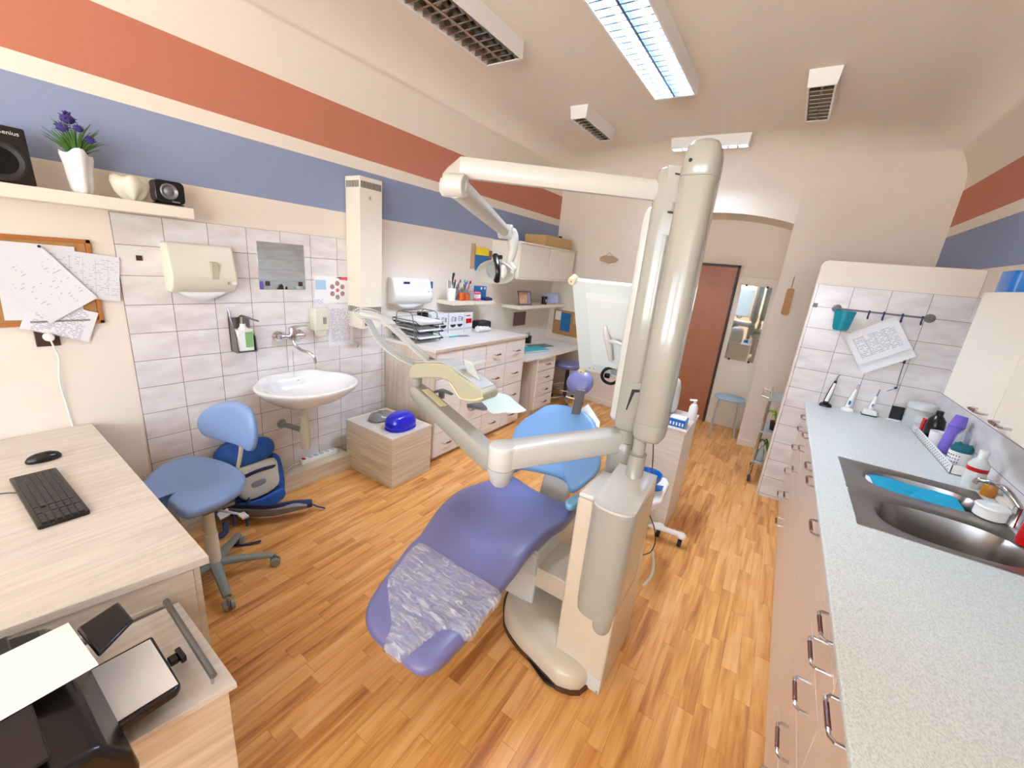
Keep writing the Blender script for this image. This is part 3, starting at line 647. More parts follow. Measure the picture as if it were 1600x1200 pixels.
# folded paper towel dispensers
def towel_disp(label, y0, y1, z0, z1, m, white):
    t = T('paper_towel_dispenser', label, 'dispenser', (XL + .008, (y0 + y1) / 2, z0), 'folded towel dispensers')
    x = XL + (.008 if not white else 0); h = z1 - z0; D = .11
    mb = MB(); prof = [(0, 0), (D * .55, 0), (D * .85, .03), (D, .09 * h / .28), (D, h * .35), (D * .72, h * .86), (D * .55, h), (0, h)]
    mb.prism([(x + a, y0, z0 + b) for a, b in prof], (0, y1 - y0, 0)); mb.out('dispenser_cover', m, t, bevel=0.012, seg=3)
    yc = (y0 + y1) / 2
    if not white:
        MB().box(x + D * .90, x + D + .0015, yc + .03, yc + .065, z0 + h * .30, z0 + h * .66).out('sight_window', 'olive', t, bevel=0.002)
        MB().box(x + D * .80, x + D * .99, yc + .032, yc + .063, z0 + h * .58, z0 + h * .66).out('lock', 'ink', t)
        text('logo', 'JC', 'ink', (x + D + .002, yc + .115, z0 + h * .22), (0, 1, 0), (0, 0, 1), .02, t)
        MB().box(x + D, x + D + .001, yc + .128, yc + .155, z0 + h * .19, z0 + h * .25).out('logo', 'paper', t)
    else:
        MB().box(x + D * .77, x + D * .80, y0 + .11, y0 + .18, z0 + h * .78, z0 + h * .86).out('logo', 'navy', t)
        mb = MB(); mb.lathe((x + D * .93, y1 - .05, z0 + h * .5), [(.004, 0), (.004, .006), (.001, .006)], 10, 'X'); mb.out('lock', 'grey', t)
    mb = MB(); rings = []
    for k in range(7):
        a = -1 + 2 * k / 6; yy = yc + a * (y1 - y0) * .40; s_ = .035 * (1 - a * a) + .006
        rings.append([Vector((x + .03 + .03 * math.cos(q), yy, z0 - s_ * .5 + .01 + s_ * math.sin(q))) for q in [2 * math.pi * i / 10 for i in range(10)]])
    mb.loft(rings); mb.out('folded_towel', 'paper', t)
    return t
towel_disp('yellowed folded towel dispenser on the tiles left of the mirror', .892, 1.222, 1.432, 1.70, 'disp', False)
towel_disp('white folded towel dispenser over the black letter trays', 2.45, 2.90, 1.325, 1.555, 'white', True)
# mirror over the basin
t = T('wall_mirror', 'square frameless mirror on the tiles above the tap', 'mirror', (XL, 1.55, 1.444))
MB().box(XL + .008, XL + .013, 1.392, 1.706, 1.444, 1.748).out('mirror_glass', 'mirror', t, bevel=0.001)
for y in (1.43, 1.655): MB().box(XL + .013, XL + .0145, y, y + .03, 1.468, 1.498).out('mirror_sticker', 'dframe', t)
mb = MB()
for y, h in ((1.535, .038), (1.568, .022)): mb.prism([(XL + .013, y - h * .35, 1.446), (XL + .013, y + h * .35, 1.446), (XL + .013, y + h * .3, 1.446 + h * .6), (XL + .013, y, 1.446 + h), (XL + .013, y - h * .3, 1.446 + h * .6)], (.0012, 0, 0))
mb.out('decal', 'ink', t)
# lever soap dispenser
t = T('soap_dispenser', 'lever soap dispenser with a green labelled bottle left of the tap', 'dispenser', (XL + .008, 1.25, 1.06))
x = XL + .008
mb = MB(); mb.box(x, x + .012, 1.19, 1.31, 1.06, 1.27); mb.prism([(x, 1.19, 1.06), (x + .09, 1.19, 1.06), (x + .08, 1.19, 1.15), (x, 1.19, 1.33)], (0, .006, 0)); mb.prism([(x, 1.304, 1.06), (x + .09, 1.304, 1.06), (x + .08, 1.304, 1.15), (x, 1.304, 1.20)], (0, .006, 0)); mb.box(x, x + .09, 1.19, 1.31, 1.055, 1.062)
mb.out('bracket', 'steel', t)
mb = MB(); mb.rbox(x + .015, x + .08, 1.20, 1.30, 1.064, 1.20, .015); mb.lathe((x + .048, 1.25, 1.20), [(.03, 0), (.016, .02), (.016, .035), (.001, .036)], 16); mb.out('bottle', 'white', t)
MB().box(x + .079, x + .0815, 1.21, 1.245, 1.085, 1.185).out('bottle_label', 'paper', t); MB().box(x + .079, x + .0815, 1.246, 1.292, 1.085, 1.185).out('bottle_label', mat('green_label', (128, 178, 110), .5), t)
mb = MB(); mb.tube([(x + .01, 1.25, 1.27), (x + .05, 1.25, 1.285), (x + .10, 1.27, 1.275), (x + .15, 1.30, 1.262)], .006, 8, smooth=3); mb.tube([(x + .048, 1.25, 1.23), (x + .052, 1.25, 1.28)], .014, 12); mb.out('lever', 'steel', t)
# second small soap dispenser
t = T('soap_dispenser', 'narrow cream soap dispenser right of the tap', 'dispenser', (XL + .008, 1.785, 1.12))
mb = MB(); mb.prism([(x, 1.725 + a, 1.15 + b) for a, b in rrect(0, .115, 0, .165, .015)], (.075, 0, 0)); mb.out('dispenser_cover', 'disp', t, bevel=0.008)
MB().box(x + .075, x + .077, 1.79, 1.815, 1.20, 1.25).out('sight_window', 'grey', t)
mb = MB(); mb.prism([(x + .02, 1.755, 1.105), (x + .06, 1.755, 1.105), (x + .07, 1.745, 1.155), (x + .02, 1.745, 1.155)], (0, .07, 0)); mb.out('nozzle', 'disp', t, bevel=0.006)
# posters on the tiles
def wposter(name, m, y0, y1, z0, z1, label, x=XL + .010, cat='poster', group=None): return sheet(name, m, (x, (y0 + y1) / 2, (z0 + z1) / 2), (0, 1, 0), (0, 0, 1), y1 - y0, z1 - z0, label, cat, group)
t = wposter('handwashing_poster', 'paper', 1.775, 2.06, 1.345, 1.545, 'white hand washing poster with a ring of round pictures')
hp = mat('round_picture_print', (150, 118, 112), .6, var=.22, vs_=90)
ORG[t.name] = Vector((0, 0, 0)); bpy.context.view_layer.update()
def onsheet(o, mb, nm, m): ob = mb.out(nm, m, loc=(0, 0, 0)); ob.parent = o; return ob
for k in range(6):
    a = math.pi / 2 + k * math.pi / 3; onsheet(t, MB().lathe((.045 + .05 * math.cos(a), -.005 + .052 * math.sin(a), .001), [(.019, 0), (.019, .0006), (.001, .0006)], 18), 'picture', hp)
onsheet(t, MB().lathe((.045, -.005, .001), [(.015, 0), (.015, .0006), (.001, .0006)], 8), 'picture', 'pink')
onsheet(t, MB().prism([(.06, .075, .001), (.135, .07, .001), (.135, .098, .001), (.075, .095, .001)], (0, 0, .0006)), 'picture', 'pink')
onsheet(t, MB().prism([(.03, .092, .001), (.07, .08, .001), (.085, .098, .001)], (0, 0, .0006)), 'picture', 'green')
onsheet(t, MB().box(-.135, -.05, .0, .07, .001, .0016), 'panel', mat('pale_blue_print', (170, 200, 218), .6))
wposter('instruction_sheet', 'prtext', 1.872, 2.095, 1.005, 1.335, 'printed instruction sheet below the hand washing poster', XL + .011)
wposter('notice_slip', 'prtext', 1.765, 1.84, 1.335, 1.375, 'small white slip hanging under the hand washing poster', XL + .012)
# tap
t = T('wall_tap', 'chrome wall tap with a swivel spout over the basin', 'tap', (XL + .008, 1.56, 1.09))
x = XL + .008; mb = MB()
for y in (1.487, 1.640): MB().lathe((x, y, 1.125), [(.036, 0), (.034, .012), (.02, .018), (.018, .06), (.001, .062)], 20, 'X').out('flange', 'chrome', t)
mb = MB(); mb.tube([(x + .05, 1.485, 1.125), (x + .055, 1.645, 1.125)], .019, 16); mb.lathe((x + .055, 1.565, 1.10), [(.02, 0), (.026, .02), (.026, .08), (.022, .09), (.001, .092)], 18); mb.out('tap_body', 'chrome', t)
mb = MB(); mb.tube([(x + .055, 1.56, 1.185), (x + .10, 1.59, 1.205), (x + .135, 1.63, 1.21)], [.012, .008, .006], 8, smooth=3); mb.out('tap_lever', 'chrome', t)
mb = MB(); mb.tube([(x + .055, 1.565, 1.11), (x + .08, 1.57, 1.06), (x + .13, 1.585, 1.035), (x + .18, 1.60, 1.03), (x + .215, 1.62, 1.0), (x + .22, 1.625, .955)], .011, 12, smooth=5); mb.out('spout', 'chrome', t)
mb = MB(); mb.tube([(x + .10, 1.535, 1.03), (x + .10, 1.535, .84)], .0015, 6); mb.out('plug_chain', 'chrome', t)
# basin
t = T('wash_basin', 'white oval ceramic wash basin hung on the tiles', 'basin', (XL + .008, 1.53, .60))
def basin_outline(s=1.0, dx=0.0, n=40):
    pts = []
    for i in range(n):
        a = 2 * math.pi * i / n; c, s_ = math.cos(a), math.sin(a)
        X_ = .30 * abs(c) ** .9 * (1 if c > 0 else -1); Y_ = .335 * (1 if s_ > 0 else -1) * abs(s_) ** .9
        X_ = max(X_, -.265); w_ = 1 - .22 * max(0, -X_ / .27) ** 2
        pts.append((X_ * s + dx, Y_ * s * w_))
    return pts
cx_, cy_ = XL + .285, 1.525; mb = MB(); rings = []
for s, z, dx in [(.14, .655, -.06), (.40, .675, -.04), (.72, .735, -.01), (.92, .795, 0), (.99, .825, 0), (1.0, .842, 0), (.975, .85, 0), (.90, .846, .004), (.80, .832, .012), (.74, .80, .018), (.60, .735, .02), (.30, .71, .01), (.04, .705, 0)]:
    rings.append([Vector((max(cx_ + X_, XL + .009), cy_ + Y_, z + (.012 if X_ < -.19 and z > .82 else 0))) for X_, Y_ in basin_outline(s, dx)])
mb.loft(rings); mb.out('basin_bowl', 'ceram', t, sub=1)
mb = MB(); mb.lathe((cx_ - .185, cy_ + .04, .80), [(.012, 0), (.012, .004), (.001, .004)], 14, 'X'); mb.xf(Matrix.Translation((0.0, 0, 0.0))); mb.out('overflow_hole', 'ink', t)
mb = MB(); mb.lathe((cx_, cy_, .708), [(.022, 0), (.022, .004), (.001, .004)], 16); mb.out('drain_plug', 'chrome', t)
t = T('drain_trap', 'cream plastic drain trap below the wash basin', 'drain pipe', (XL + .2, 1.52, .35))
mb = MB(); cx2 = cx_ - .06; mb.tube([(cx2, cy_, .655), (cx2, cy_, .46)], .022, 16); mb.lathe((cx2, cy_, .33), [(.03, 0), (.034, .01), (.034, .14), (.028, .17), (.03, .21), (.03, .24), (.022, .25)], 18)
mb.out('trap_body', 'disp', t)
mb = MB(); mb.tube([(cx2, cy_, .46), (cx2 - .06, cy_ - .02, .47), (XL + .02, cy_ - .05, .47)], .018, 12, smooth=3); mb.lathe((XL + .008, cy_ - .05, .47), [(.035, 0), (.03, .01), (.02, .014)], 16, 'X'); mb.out('outlet_pipe', 'grey', t)
# pipe boxing along the floor, power strip
S(MB().box(XL + .008, -2.72, .75, 1.925, 0, .128).out('trim_4', 'box', bevel=0.002))
t = T('power_strip', 'white power strip lying on the pipe boxing', 'power strip', (-2.83, 1.70, .129))
mb = MB(); mb.box(-2.858, -2.806, 1.56, 1.865, .1285, .163); mb.out('strip_body', 'white', t, bevel=0.005)
MB().box(-2.848, -2.818, 1.575, 1.60, .163, .169).out('switch', 'red', t, bevel=0.002)
for k in range(5): mb = MB(); mb.lathe((-2.832, 1.64 + .048 * k, .163), [(.019, 0), (.019, .0015), (.016, .0015), (.001, .0008)], 16); mb.out('outlet', 'lgrey', t)
mb = MB(); mb.tube([(-2.832, 1.56, .145), (-2.84, 1.5, .135), (-2.80, 1.42, .1325), (-2.87, 1.385, .1325)], .0035, 8, smooth=6); mb.out('cable', 'white', t)
tag(MB().tube([(XL + .009, 2.115, 1.02), (XL + .04, 2.115, 1.02), (XL + .045, 2.115, .99), (XL + .03, 2.115, .975)], .004, 8, smooth=3).out('wall_hook', 'chrome'), 'small chrome hook on the tiles right of the basin', 'hook')
# tall air purifier housing
t = T('air_purifier', 'tall narrow cream air purifier column mounted on the wall', 'air purifier', (XL, 2.14, 1.25))
x0, x1, y0, y1 = XL + .008, -2.735, 2.05, 2.25; z0, z1 = 1.262, 2.262
MB().box(x0, x1, y0, y1, z0, z1).out('purifier_housing', 'cabw', t, bevel=0.003)
for zz in (z1 - .075, z0 + .02):
    mb = MB()
    for k in range(14): y = y0 + .015 + k * (.17 / 13); mb.box(x1 - .001, x1 + .0012, y - .0035, y + .0035, zz, zz + .045)
    for k in range(9): xx = x0 + .02 + k * (.13 / 8); mb.box(xx - .004, xx + .004, y0 - .0012, y0 + .001, zz, zz + .045)
    mb.out('vent', 'ink', t)
MB().box(x1, x1 + .001, 2.13, 2.15, z1 - .15, z1 - .125).out('label_plate', 'olive', t)
mb = MB(); mb.box(x0, x1 + .0, 2.06, 2.24, 1.155, 1.262); mb.out('control_box', 'cabw', t, bevel=0.004)
MB().box(x1, x1 + .002, 2.085, 2.12, 1.18, 1.22).out('switch', 'gmet', t)
# wooden bin box with blue lid bin and grey bag
t = T('waste_box', 'light oak laminate box standing between basin and drawers', 'box', (-2.46, 2.125, 0))
mb = MB(); mb.box(-2.77, -2.212, 1.921, 2.335, .002, .405); mb.out('box_body', 'box', t, bevel=0.002)
MB().box(-2.772, -2.210, 1.919, 2.337, .405, .423).out('box_top', 'desk', t, bevel=0.002)
B0 = pz(625, 668, .425)
t = T('lidded_bin', 'shiny royal blue lidded bin on top of the oak box', 'bin lid', (B0.x, B0.y, .425))
mb = MB(); rings = []
for s, h in [(.90, 0), (.97, .012), (1, .03), (1.0, .045), (.97, .065), (.90, .09), (.74, .115), (.45, .128), (.02, .132)]:
    rings.append([Vector((B0.x - .005 + .095 * s * (abs(math.cos(a)) ** .8 * (1 if math.cos(a) > 0 else -1)), B0.y + .01 + .13 * s * (abs(math.sin(a)) ** .8 * (1 if math.sin(a) > 0 else -1)), .425 + h)) for a in [2 * math.pi * i / 28 for i in range(28)]])
mb.loft(rings); o = mb.out('lid', 'rblue', t, sub=1)
mb = MB(); mb.loft([[Vector((v.x, v.y, .425 + k * .012)) for v in rings[2]] for k in (0, 1)]); mb.out('rim', 'rblue', t)
G0 = pz(594, 656, .425); mb = MB(); rnd = random.Random(5); rings = []
for s, h in [(.9, 0), (1, .012), (.92, .035), (.7, .05), (.3, .058), (.02, .06)]:
    rings.append([Vector((G0.x - .01 + .085 * s * math.cos(a) * (1 + .1 * rnd.uniform(-1, 1)), G0.y + .02 + .11 * s * math.sin(a) * (1 + .1 * rnd.uniform(-1, 1)), .4245 + h + .008 * rnd.uniform(0, 1) * (h > 0))) for a in [2 * math.pi * i / 24 for i in range(24)]])
mb.loft(rings); tag(mb.out('plastic_bag', 'foil'), 'crumpled grey plastic bag on the oak box behind the blue bin', 'bag')
# ================================================================ TALL WHITE DRAWERS
XF = -2.29
def face_drawer(parent, x, y0, y1, z0, z1, m='front', hl=.10, name='drawer', hy=None, hz=None, out=1):
    g = .004; mb = MB(); mb.box(x - .018 * out, x, y0 + g, y1 - g, z0 + g, z1 - g); d = mb.out(name, m, parent, bevel=0.0015)
    h = MB(); dhandle(h, (x, (y0 + y1) / 2 if hy is None else hy, (z0 + z1) / 2 if hz is None else hz), (0, 1, 0), (out, 0, 0), hl, .030, .006); h.out('handle', ['chrome', 'brown'], d)
    return d
t = T('drawer_cabinet', 'wide white cabinet of many small drawers behind the dental chair', 'cabinet', (-2.6, 3.13, 0))
mb = MB(); mb.box(-2.905, XF - .019, 2.447, 3.835, .045, 1.005); mb.out('carcass', 'carc', t)
MB().box(-2.88, XF - .05, 2.44, 3.82, 0.001, .045).out('plinth', 'carc', t)
MB().box(-2.905, XF - .0, 2.43, 2.446, .045, 1.005).out('side_panel', 'carc', t)
MB().box(-2.905, XF + .015, 2.42, 3.855, 1.005, 1.030).out('cabinet_top', 'top', t, bevel=0.002)
MB().box(XF + .0145, XF + .0165, 2.42, 3.855, 1.006, 1.029).out('edge_band', 'deskx', t)
yc = [2.436, 2.782, 3.124, 3.472, 3.832]; zr = [.045, .272, .512, .764, 1.003]
for c in range(4):
    for r in range(4):
        if c == 0 and r in (1, 2): continue
        if c == 0 and r == 0: face_drawer(t, XF, yc[0], yc[1], zr[0], zr[1]); continue
        face_drawer(t, XF, yc[c], yc[c + 1], zr[r], zr[r + 1])
d = MB().box(XF - .018, XF, yc[0] + .0025, yc[1] - .0025, zr[1] + .0025, zr[3] - .0025).out('cabinet_door', 'front', t, bevel=0.0015)
h = MB(); dhandle(h, (XF, 2.70, .70), (0, 1, 0), (1, 0, 0), .085, .028, .0045); h.out('handle', ['chrome', 'brown'], d)
# lower desk run with pedestal
t = T('writing_desk', 'low white desk joining the drawer cabinet, with a knee space', 'desk', (-2.55, 4.6, 0))
mb = MB(); mb.prism([(-2.905, 3.86, .725), (-2.26, 3.86, .725), (-2.26, 4.06, .725), (-2.225, 4.12, .725), (-2.225, 5.30, .725), (-2.905, 5.40, .725)], (0, 0, .028)); mb.out('desk_top', 'top', t, bevel=0.002)
MB().box(-2.905, -2.86, 4.66, 5.38, .3, .725).out('back_panel', 'carc', t)
t = T('drawer_pedestal', 'narrow white four drawer pedestal under the low desk', 'drawer unit', (-2.45, 4.37, 0))
mb = MB(); mb.box(-2.80, -2.278, 4.13, 4.57, .075, .722); mb.out('carcass', 'carc', t); MB().box(-2.78, -2.31, 4.14, 4.56, .001, .075).out('plinth', 'carc', t)
for k in range(4): face_drawer(t, -2.26, 4.132, 4.568, .08 + .16 * k, .08 + .16 * (k + 1))
# purple stool under the desk
t = T('swivel_stool', 'purple swivel stool with chrome foot ring under the low desk', 'stool', (-2.25, 4.95, 0))
c = Vector((-2.25, 4.95, 0)); mb = MB(); mb.lathe(c, [(.001, .50), (.15, .50), (.185, .515), (.19, .54), (.175, .565), (.10, .575), (.001, .575)], 28); mb.out('seat', 'purple', t)
mb = MB(); mb.cyl(c + Vector((0, 0, .09)), c + Vector((0, 0, .5)), .025, n=14); mb.out('gas_column', 'dark', t)
mb = MB(); ring = [c + Vector((.20 * math.cos(a), .20 * math.sin(a), .22)) for a in [2 * math.pi * i / 28 for i in range(29)]]; mb.tube(ring, .009, 8)
for k in range(3): a = 2.1 * k; mb.cyl(c + Vector((0, 0, .22)), c + Vector((.2 * math.cos(a), .2 * math.sin(a), .22)), .007, n=8)
mb.out('foot_ring', 'chrome', t)
for k in range(5):
    a = 2 * math.pi * k / 5 + .3; d_ = Vector((math.cos(a), math.sin(a), 0)); mb = MB(); mb.tube([c + Vector((0, 0, .09)), c + d_ * .25 + Vector((0, 0, .065))], [.022, .013], 8); l = mb.out('leg', 'chrome', t)
    mb = MB(); mb.cyl(c + d_ * .25 + Vector((-.012, 0, .026)), c + d_ * .25 + Vector((.012, 0, .026)), .025, n=16); mb.cyl(c + d_ * .25 + Vector((0, 0, .026)), c + d_ * .25 + Vector((0, 0, .07)), .006, n=8); mb.out('caster', 'dark', l)

# things on the drawer cabinet ---------------------------------------------------
ZT = 1.0305
t = T('letter_tray_rack', 'black wire rack of stacked letter trays on the drawer cabinet', 'tray rack', (-2.69, 2.70, ZT))
x0, x1, y0, y1 = -2.86, -2.52, 2.47, 2.76
mb = MB()
for k in range(3):
    z = ZT + .03 + .062 * k
    mb2 = MB(); mb2.tube([(x0, y0, z), (x1, y0, z), (x1, y1, z), (x0, y1, z), (x0, y0, z)], .004, 6)
    for i in range(9): yy = y0 + (y1 - y0) * i / 8; mb2.tube([(x0, yy, z), (x1, yy, z)], .0018, 4)
    mb2.tube([(x0, y0, z), (x0, y0, z + .03), (x0, y1, z + .03), (x0, y1, z)], .003, 6); mb2.tube([(x0, y0, z + .03), (x1 - .05, y0, z + .03), (x1, y0, z)], .003, 6); mb2.tube([(x0, y1, z + .03), (x1 - .05, y1, z + .03), (x1, y1, z)], .003, 6)
    mb2.out('tray', 'dark', t)
for y in (y0 - .004, y1 + .004):
    mb.tube([(x0 + .03, y, ZT), (x0 + .06, y, ZT + .235), (x0 + .09, y, ZT + .255), (x1 - .12, y, ZT + .255), (x1 - .09, y, ZT + .235), (x1 - .04, y, ZT)], .0045, 6)
mb.tube([(x0 + .09, y0, ZT + .255), (x0 + .09, y1, ZT + .255)], .0045, 6); mb.tube([(x1 - .12, y0, ZT + .255), (x1 - .12, y1, ZT + .255)], .0045, 6)
mb.out('wire_frame', 'gmet', t)
for k, lab in enumerate(('white papers in the lowest black letter tray', 'white papers in the middle black letter tray', 'thick stack of papers in the top black letter tray')):
    z = ZT + .037 + .062 * k; mb = MB(); hh = (.012, .014, .03)[k]
    for j in range(4): dx, dy = random.uniform(-.01, .012), random.uniform(-.008, .008); mb.box(x0 + .02 + dx, x1 - .008 + dx, y0 + .02 + dy, y1 - .02 + dy, z + hh * j / 4, z + hh * (j + .9) / 4)
    tag(mb.out('paper_stack', 'paper'), lab, 'papers', 'papers in the letter trays')
for dy, m_, l_ in ((.02, 'dark', 'black folder standing behind the letter trays'),):
    tag(MB().box(-2.90, -2.775, 2.802, 2.822, ZT, ZT + .22).out('folder', m_), l_, 'folder')
tag(MB().box(-2.74, -2.68, 2.785, 2.80, ZT, ZT + .13).out('folder', 'dark'), 'dark upright folder between the trays and the glove boxes', 'folder')
# glove boxes
gb = mat('white_box_card', (222, 222, 222), .5)
for k, (y, lab, m_) in enumerate(((2.83, 'white glove box nearest the letter trays', 'ink'), (3.075, 'middle white glove box printed with two black bowls', 'ink'), (3.318, 'white glove box with a red panel at the end of the row', 'red'))):
    w = .235 if k < 2 else .13; t = T('glove_box', lab, 'glove box', (-2.80, y + w / 2, ZT), 'glove boxes under the small shelf')
    a, b = y, y + w; X0 = -2.905; X1 = -2.74
    MB().box(X0, X1, a + .001, b - .001, ZT, ZT + .205).out('carton', gb, t, bevel=0.002)
    mb = MB()
    if k < 2:
        for q in (.28, .72):
            yy = a + w * q; mb.prism([(X1, yy + .042 * math.cos(u), ZT + .092 - abs(.03 * math.sin(u))) for u in [math.pi * i / 12 for i in range(13)]], (.0012, 0, 0))
            for v in range(3): mb.box(X1, X1 + .001, yy - .02, yy + .004, ZT + .125 + v * .018, ZT + .130 + v * .018)
            mb.tube([(X1, yy - .022, ZT + .125), (X1, yy - .03, ZT + .145), (X1, yy - .018, ZT + .166), (X1, yy + .002, ZT + .166)], .0022, 5, smooth=3)
            for v in range(4): mb.box(X1, X1 + .001, yy + .018 + v * .007, yy + .021 + v * .007, ZT + .12, ZT + .165)
    else:
        mb.box(X1, X1 + .0012, a + .02, b - .015, ZT + .09, ZT + .14); mb.box(X1, X1 + .0012, a + .02, b - .04, ZT + .165, ZT + .175)
    mb.out('printing', m_, t)
    MB().box(X1, X1 + .0006, a + .01, b - .01, ZT + .03, ZT + .05).out('printing', 'lgrey', t)
sheet('magazine', 'paper', (-2.69, 2.95, ZT + .004), (0, 1, 0), (-1, 0, 0), .30, .13, 'white magazine with turquoise spine in front of the glove boxes', 'magazine', th=.006)
tag(MB().box(-2.62, -2.60, 2.95, 3.06, ZT, ZT + .008).out('marker_pen', 'teal'), 'turquoise pen lying in front of the glove boxes', 'pen')
sheet('leaflet', mat('grey_blue_print', (110, 120, 150), .5), (-2.60, 3.13, ZT + .001), (.3, 1, 0), (-1, .3, 0), .14, .07, 'small grey blue leaflet near the drawer cabinet front', 'leaflet')
t = T('paper_bag', 'small black bag at the far end of the drawer cabinet', 'bag', (-2.80, 3.66, ZT))
mb = MB(); mb.rbox(-2.87, -2.73, 3.58, 3.80, ZT, ZT + .09, .04); mb.out('bag_body', 'dark', t, bevel=0.02, seg=3)
t = T('cloth_bundle', 'white folded cloth bundle in front of the black bag', 'cloth', (-2.68, 3.52, ZT))
mb = MB(); rings = []
rnd = random.Random(9)
for k in range(9):
    a = k / 8; rings.append([Vector((-2.66 + .035 * math.cos(q), 3.44 + .2 * a, ZT + .003 + max(0, (.030 - .012 * a + .006 * rnd.random()) * (1 + math.sin(q))))) for q in [2 * math.pi * i / 12 for i in range(12)]])
mb.loft(rings); mb.out('cloth', 'paper', t)

# small shelves above -------------------------------------------------------------
tag(MB().box(XL, -2.68, 3.07, 3.40, 1.318, 1.358).out('wall_shelf', 'cabw', bevel=0.002), 'short cream floating shelf carrying the toothbrush cup', 'shelf')
tag(MB().box(XL, -2.68, 3.403, 3.74, 1.318, 1.354).out('wall_shelf', 'cabw', bevel=0.002), 'short cream floating shelf carrying the blue box', 'shelf')
Z1 = 1.3585
def cup(label, y, r, h, m, x=-2.77, z=Z1, cat='cup', group=None, name='cup'):
    t = T(name, label, cat, (x, y, z), group); mb = MB(); mb.lathe((x, y, z), [(r * .85, 0), (r, h), (r * .94, h), (r * .8, .005), (.001, .005)], 24); mb.out('cup_body', m, t); return t
cup('white beaker holding dental brushes on the small shelf', 3.125, .045, .12, 'white')
bg = 'toothbrushes and instruments on the small shelf'
for i in range(7):
    a = random.uniform(-1, 1); mb = MB(); y = 3.10 + .008 * i; mb.tube([(-2.77 + .006 * i - .02, y, Z1 + .01), (-2.77 + .01 * a, y - .01 + .012 * i - .02, Z1 + .19 + .02 * math.sin(i * 3))], [.003, .005], 6); tag(mb.out('toothbrush', ['white', 'gmet', 'clear', 'white', 'gmet', 'dark', 'white'][i]), ['white brush leaning furthest left in the white beaker','grey metal instrument second from left in the white beaker','clear handled brush in the white beaker','white brush in the middle of the white beaker','grey metal instrument right of the middle of the white beaker','dark handled brush in the white beaker','white brush leaning furthest right in the white beaker'][i], 'brush', bg)
# round dark mirror tool sticking out
tag(MB().tube([(-2.76, 3.12, Z1 + .15), (-2.75, 3.115, Z1 + .22), (-2.75, 3.125, Z1 + .265)], [.003, .010, .012], 8).out('hand_mirror', 'dark'), 'dark tool standing tallest in the white beaker', 'tool')
cups2 = [(3.24, .034, .075, 'orange', 'orange jar in front on the small shelf'), (3.315, .034, .07, 'orange', 'second orange jar, beside the clear jar'), (3.39, .034, .085, 'clear', 'clear jar between the orange jars and the gum model')]
for y, r, h, m, l in cups2: cup(l, y, r, h, m, x=-2.735, cat='jar', group='jars on the small shelf', name='jar')
cup('clear holder of coloured brushes behind the orange jars', 3.26, .045, .10, 'clear', x=-2.84, cat='holder'); cup('clear holder of grey instruments behind the gum model', 3.40, .045, .10, 'clear', x=-2.84, cat='holder')
cols = ['teal', 'orange', 'red', 'white', 'gmet', 'violet', 'gmet', 'white', 'orange', 'teal', 'gmet', 'violet']
for i in range(16):
    y0_ = 3.22 + .0175 * i + (.01 if i > 7 else 0); mb = MB(); tl = .17 + .03 * math.sin(i * 2.3)
    mb.tube([(-2.84, (3.26 if i < 8 else 3.40) + .01 * (i % 3 - 1), Z1 + .01), (-2.83 + .01 * math.sin(i), y0_, Z1 + tl)], [.003, .0045], 6); mb.box(-2.83 + .01 * math.sin(i) - .005, -2.83 + .01 * math.sin(i) + .005, y0_ - .006, y0_ + .006, Z1 + tl - .03, Z1 + tl)
    tag(mb.out('toothbrush', cols[i % 12]), ['turquoise toothbrush leaning furthest left behind the orange jars', 'orange toothbrush at the left behind the orange jars', 'red toothbrush behind the orange jars', 'white toothbrush behind the orange jars, right of the red one', 'grey brush in the middle of the clear holder behind the orange jars', 'violet toothbrush in the left clear holder', 'second grey brush, right in the left clear holder', 'white toothbrush leaning furthest right in the left clear holder', 'orange toothbrush in the clear holder behind the gum model', 'turquoise toothbrush in the clear holder behind the gum model', 'grey instrument in the clear holder behind the gum model', 'violet toothbrush in the clear holder behind the gum model', 'turquoise toothbrush right of the violet one behind the gum model', 'orange toothbrush near the blue carton', 'red toothbrush near the blue carton', 'white toothbrush leaning closest to the blue carton'][i], 'brush', bg)
t = T('gum_model', 'white and pink jaw model with teeth on the small shelf', 'jaw model', (-2.74, 3.49, Z1))
for z0_, m_, n_ in ((0, 'pink', 'lower_gum'), (.062, 'pink', 'upper_gum')):
    mb = MB(); mb.tube([(-2.80, 3.44, Z1 + z0_ + .012), (-2.735, 3.455, Z1 + z0_ + .012), (-2.71, 3.49, Z1 + z0_ + .012), (-2.735, 3.525, Z1 + z0_ + .012), (-2.80, 3.54, Z1 + z0_ + .012)], .0125, 8, smooth=4); mb.out(n_, m_, t)
mb = MB()
for k in range(9):
    a = math.radians(-80 + 20 * k)
    for zz in (.034, .052): mb.ell((-2.75 + .045 * math.cos(a), 3.49 + .045 * math.sin(a), Z1 + zz), (.008, .008, .011), 8, 5)
mb.out('teeth', 'ceram', t)
t = T('blue_box', 'blue carton with two round marks on the small shelf', 'box', (-2.80, 3.62, 1.355))
mb = MB(); mb.box(-2.84, -2.76, 3.56, 3.68, 1.3545, 1.50); mb.out('carton', 'rblue' if 0 else 'posterb', t, bevel=0.002)
mb = MB(); mb.prism([(-2.76, 3.60, 1.3545), (-2.70, 3.60, 1.3545), (-2.70, 3.60, 1.38), (-2.76, 3.60, 1.39)], (0, .12, 0)); mb.out('tray', 'navy', t)
mb = MB()
for y in (3.59, 3.65): mb.lathe((-2.76, y, 1.48), [(.014, 0), (.014, .001), (.001, .001)], 14, 'X')
mb.out('printing', 'paper', t)
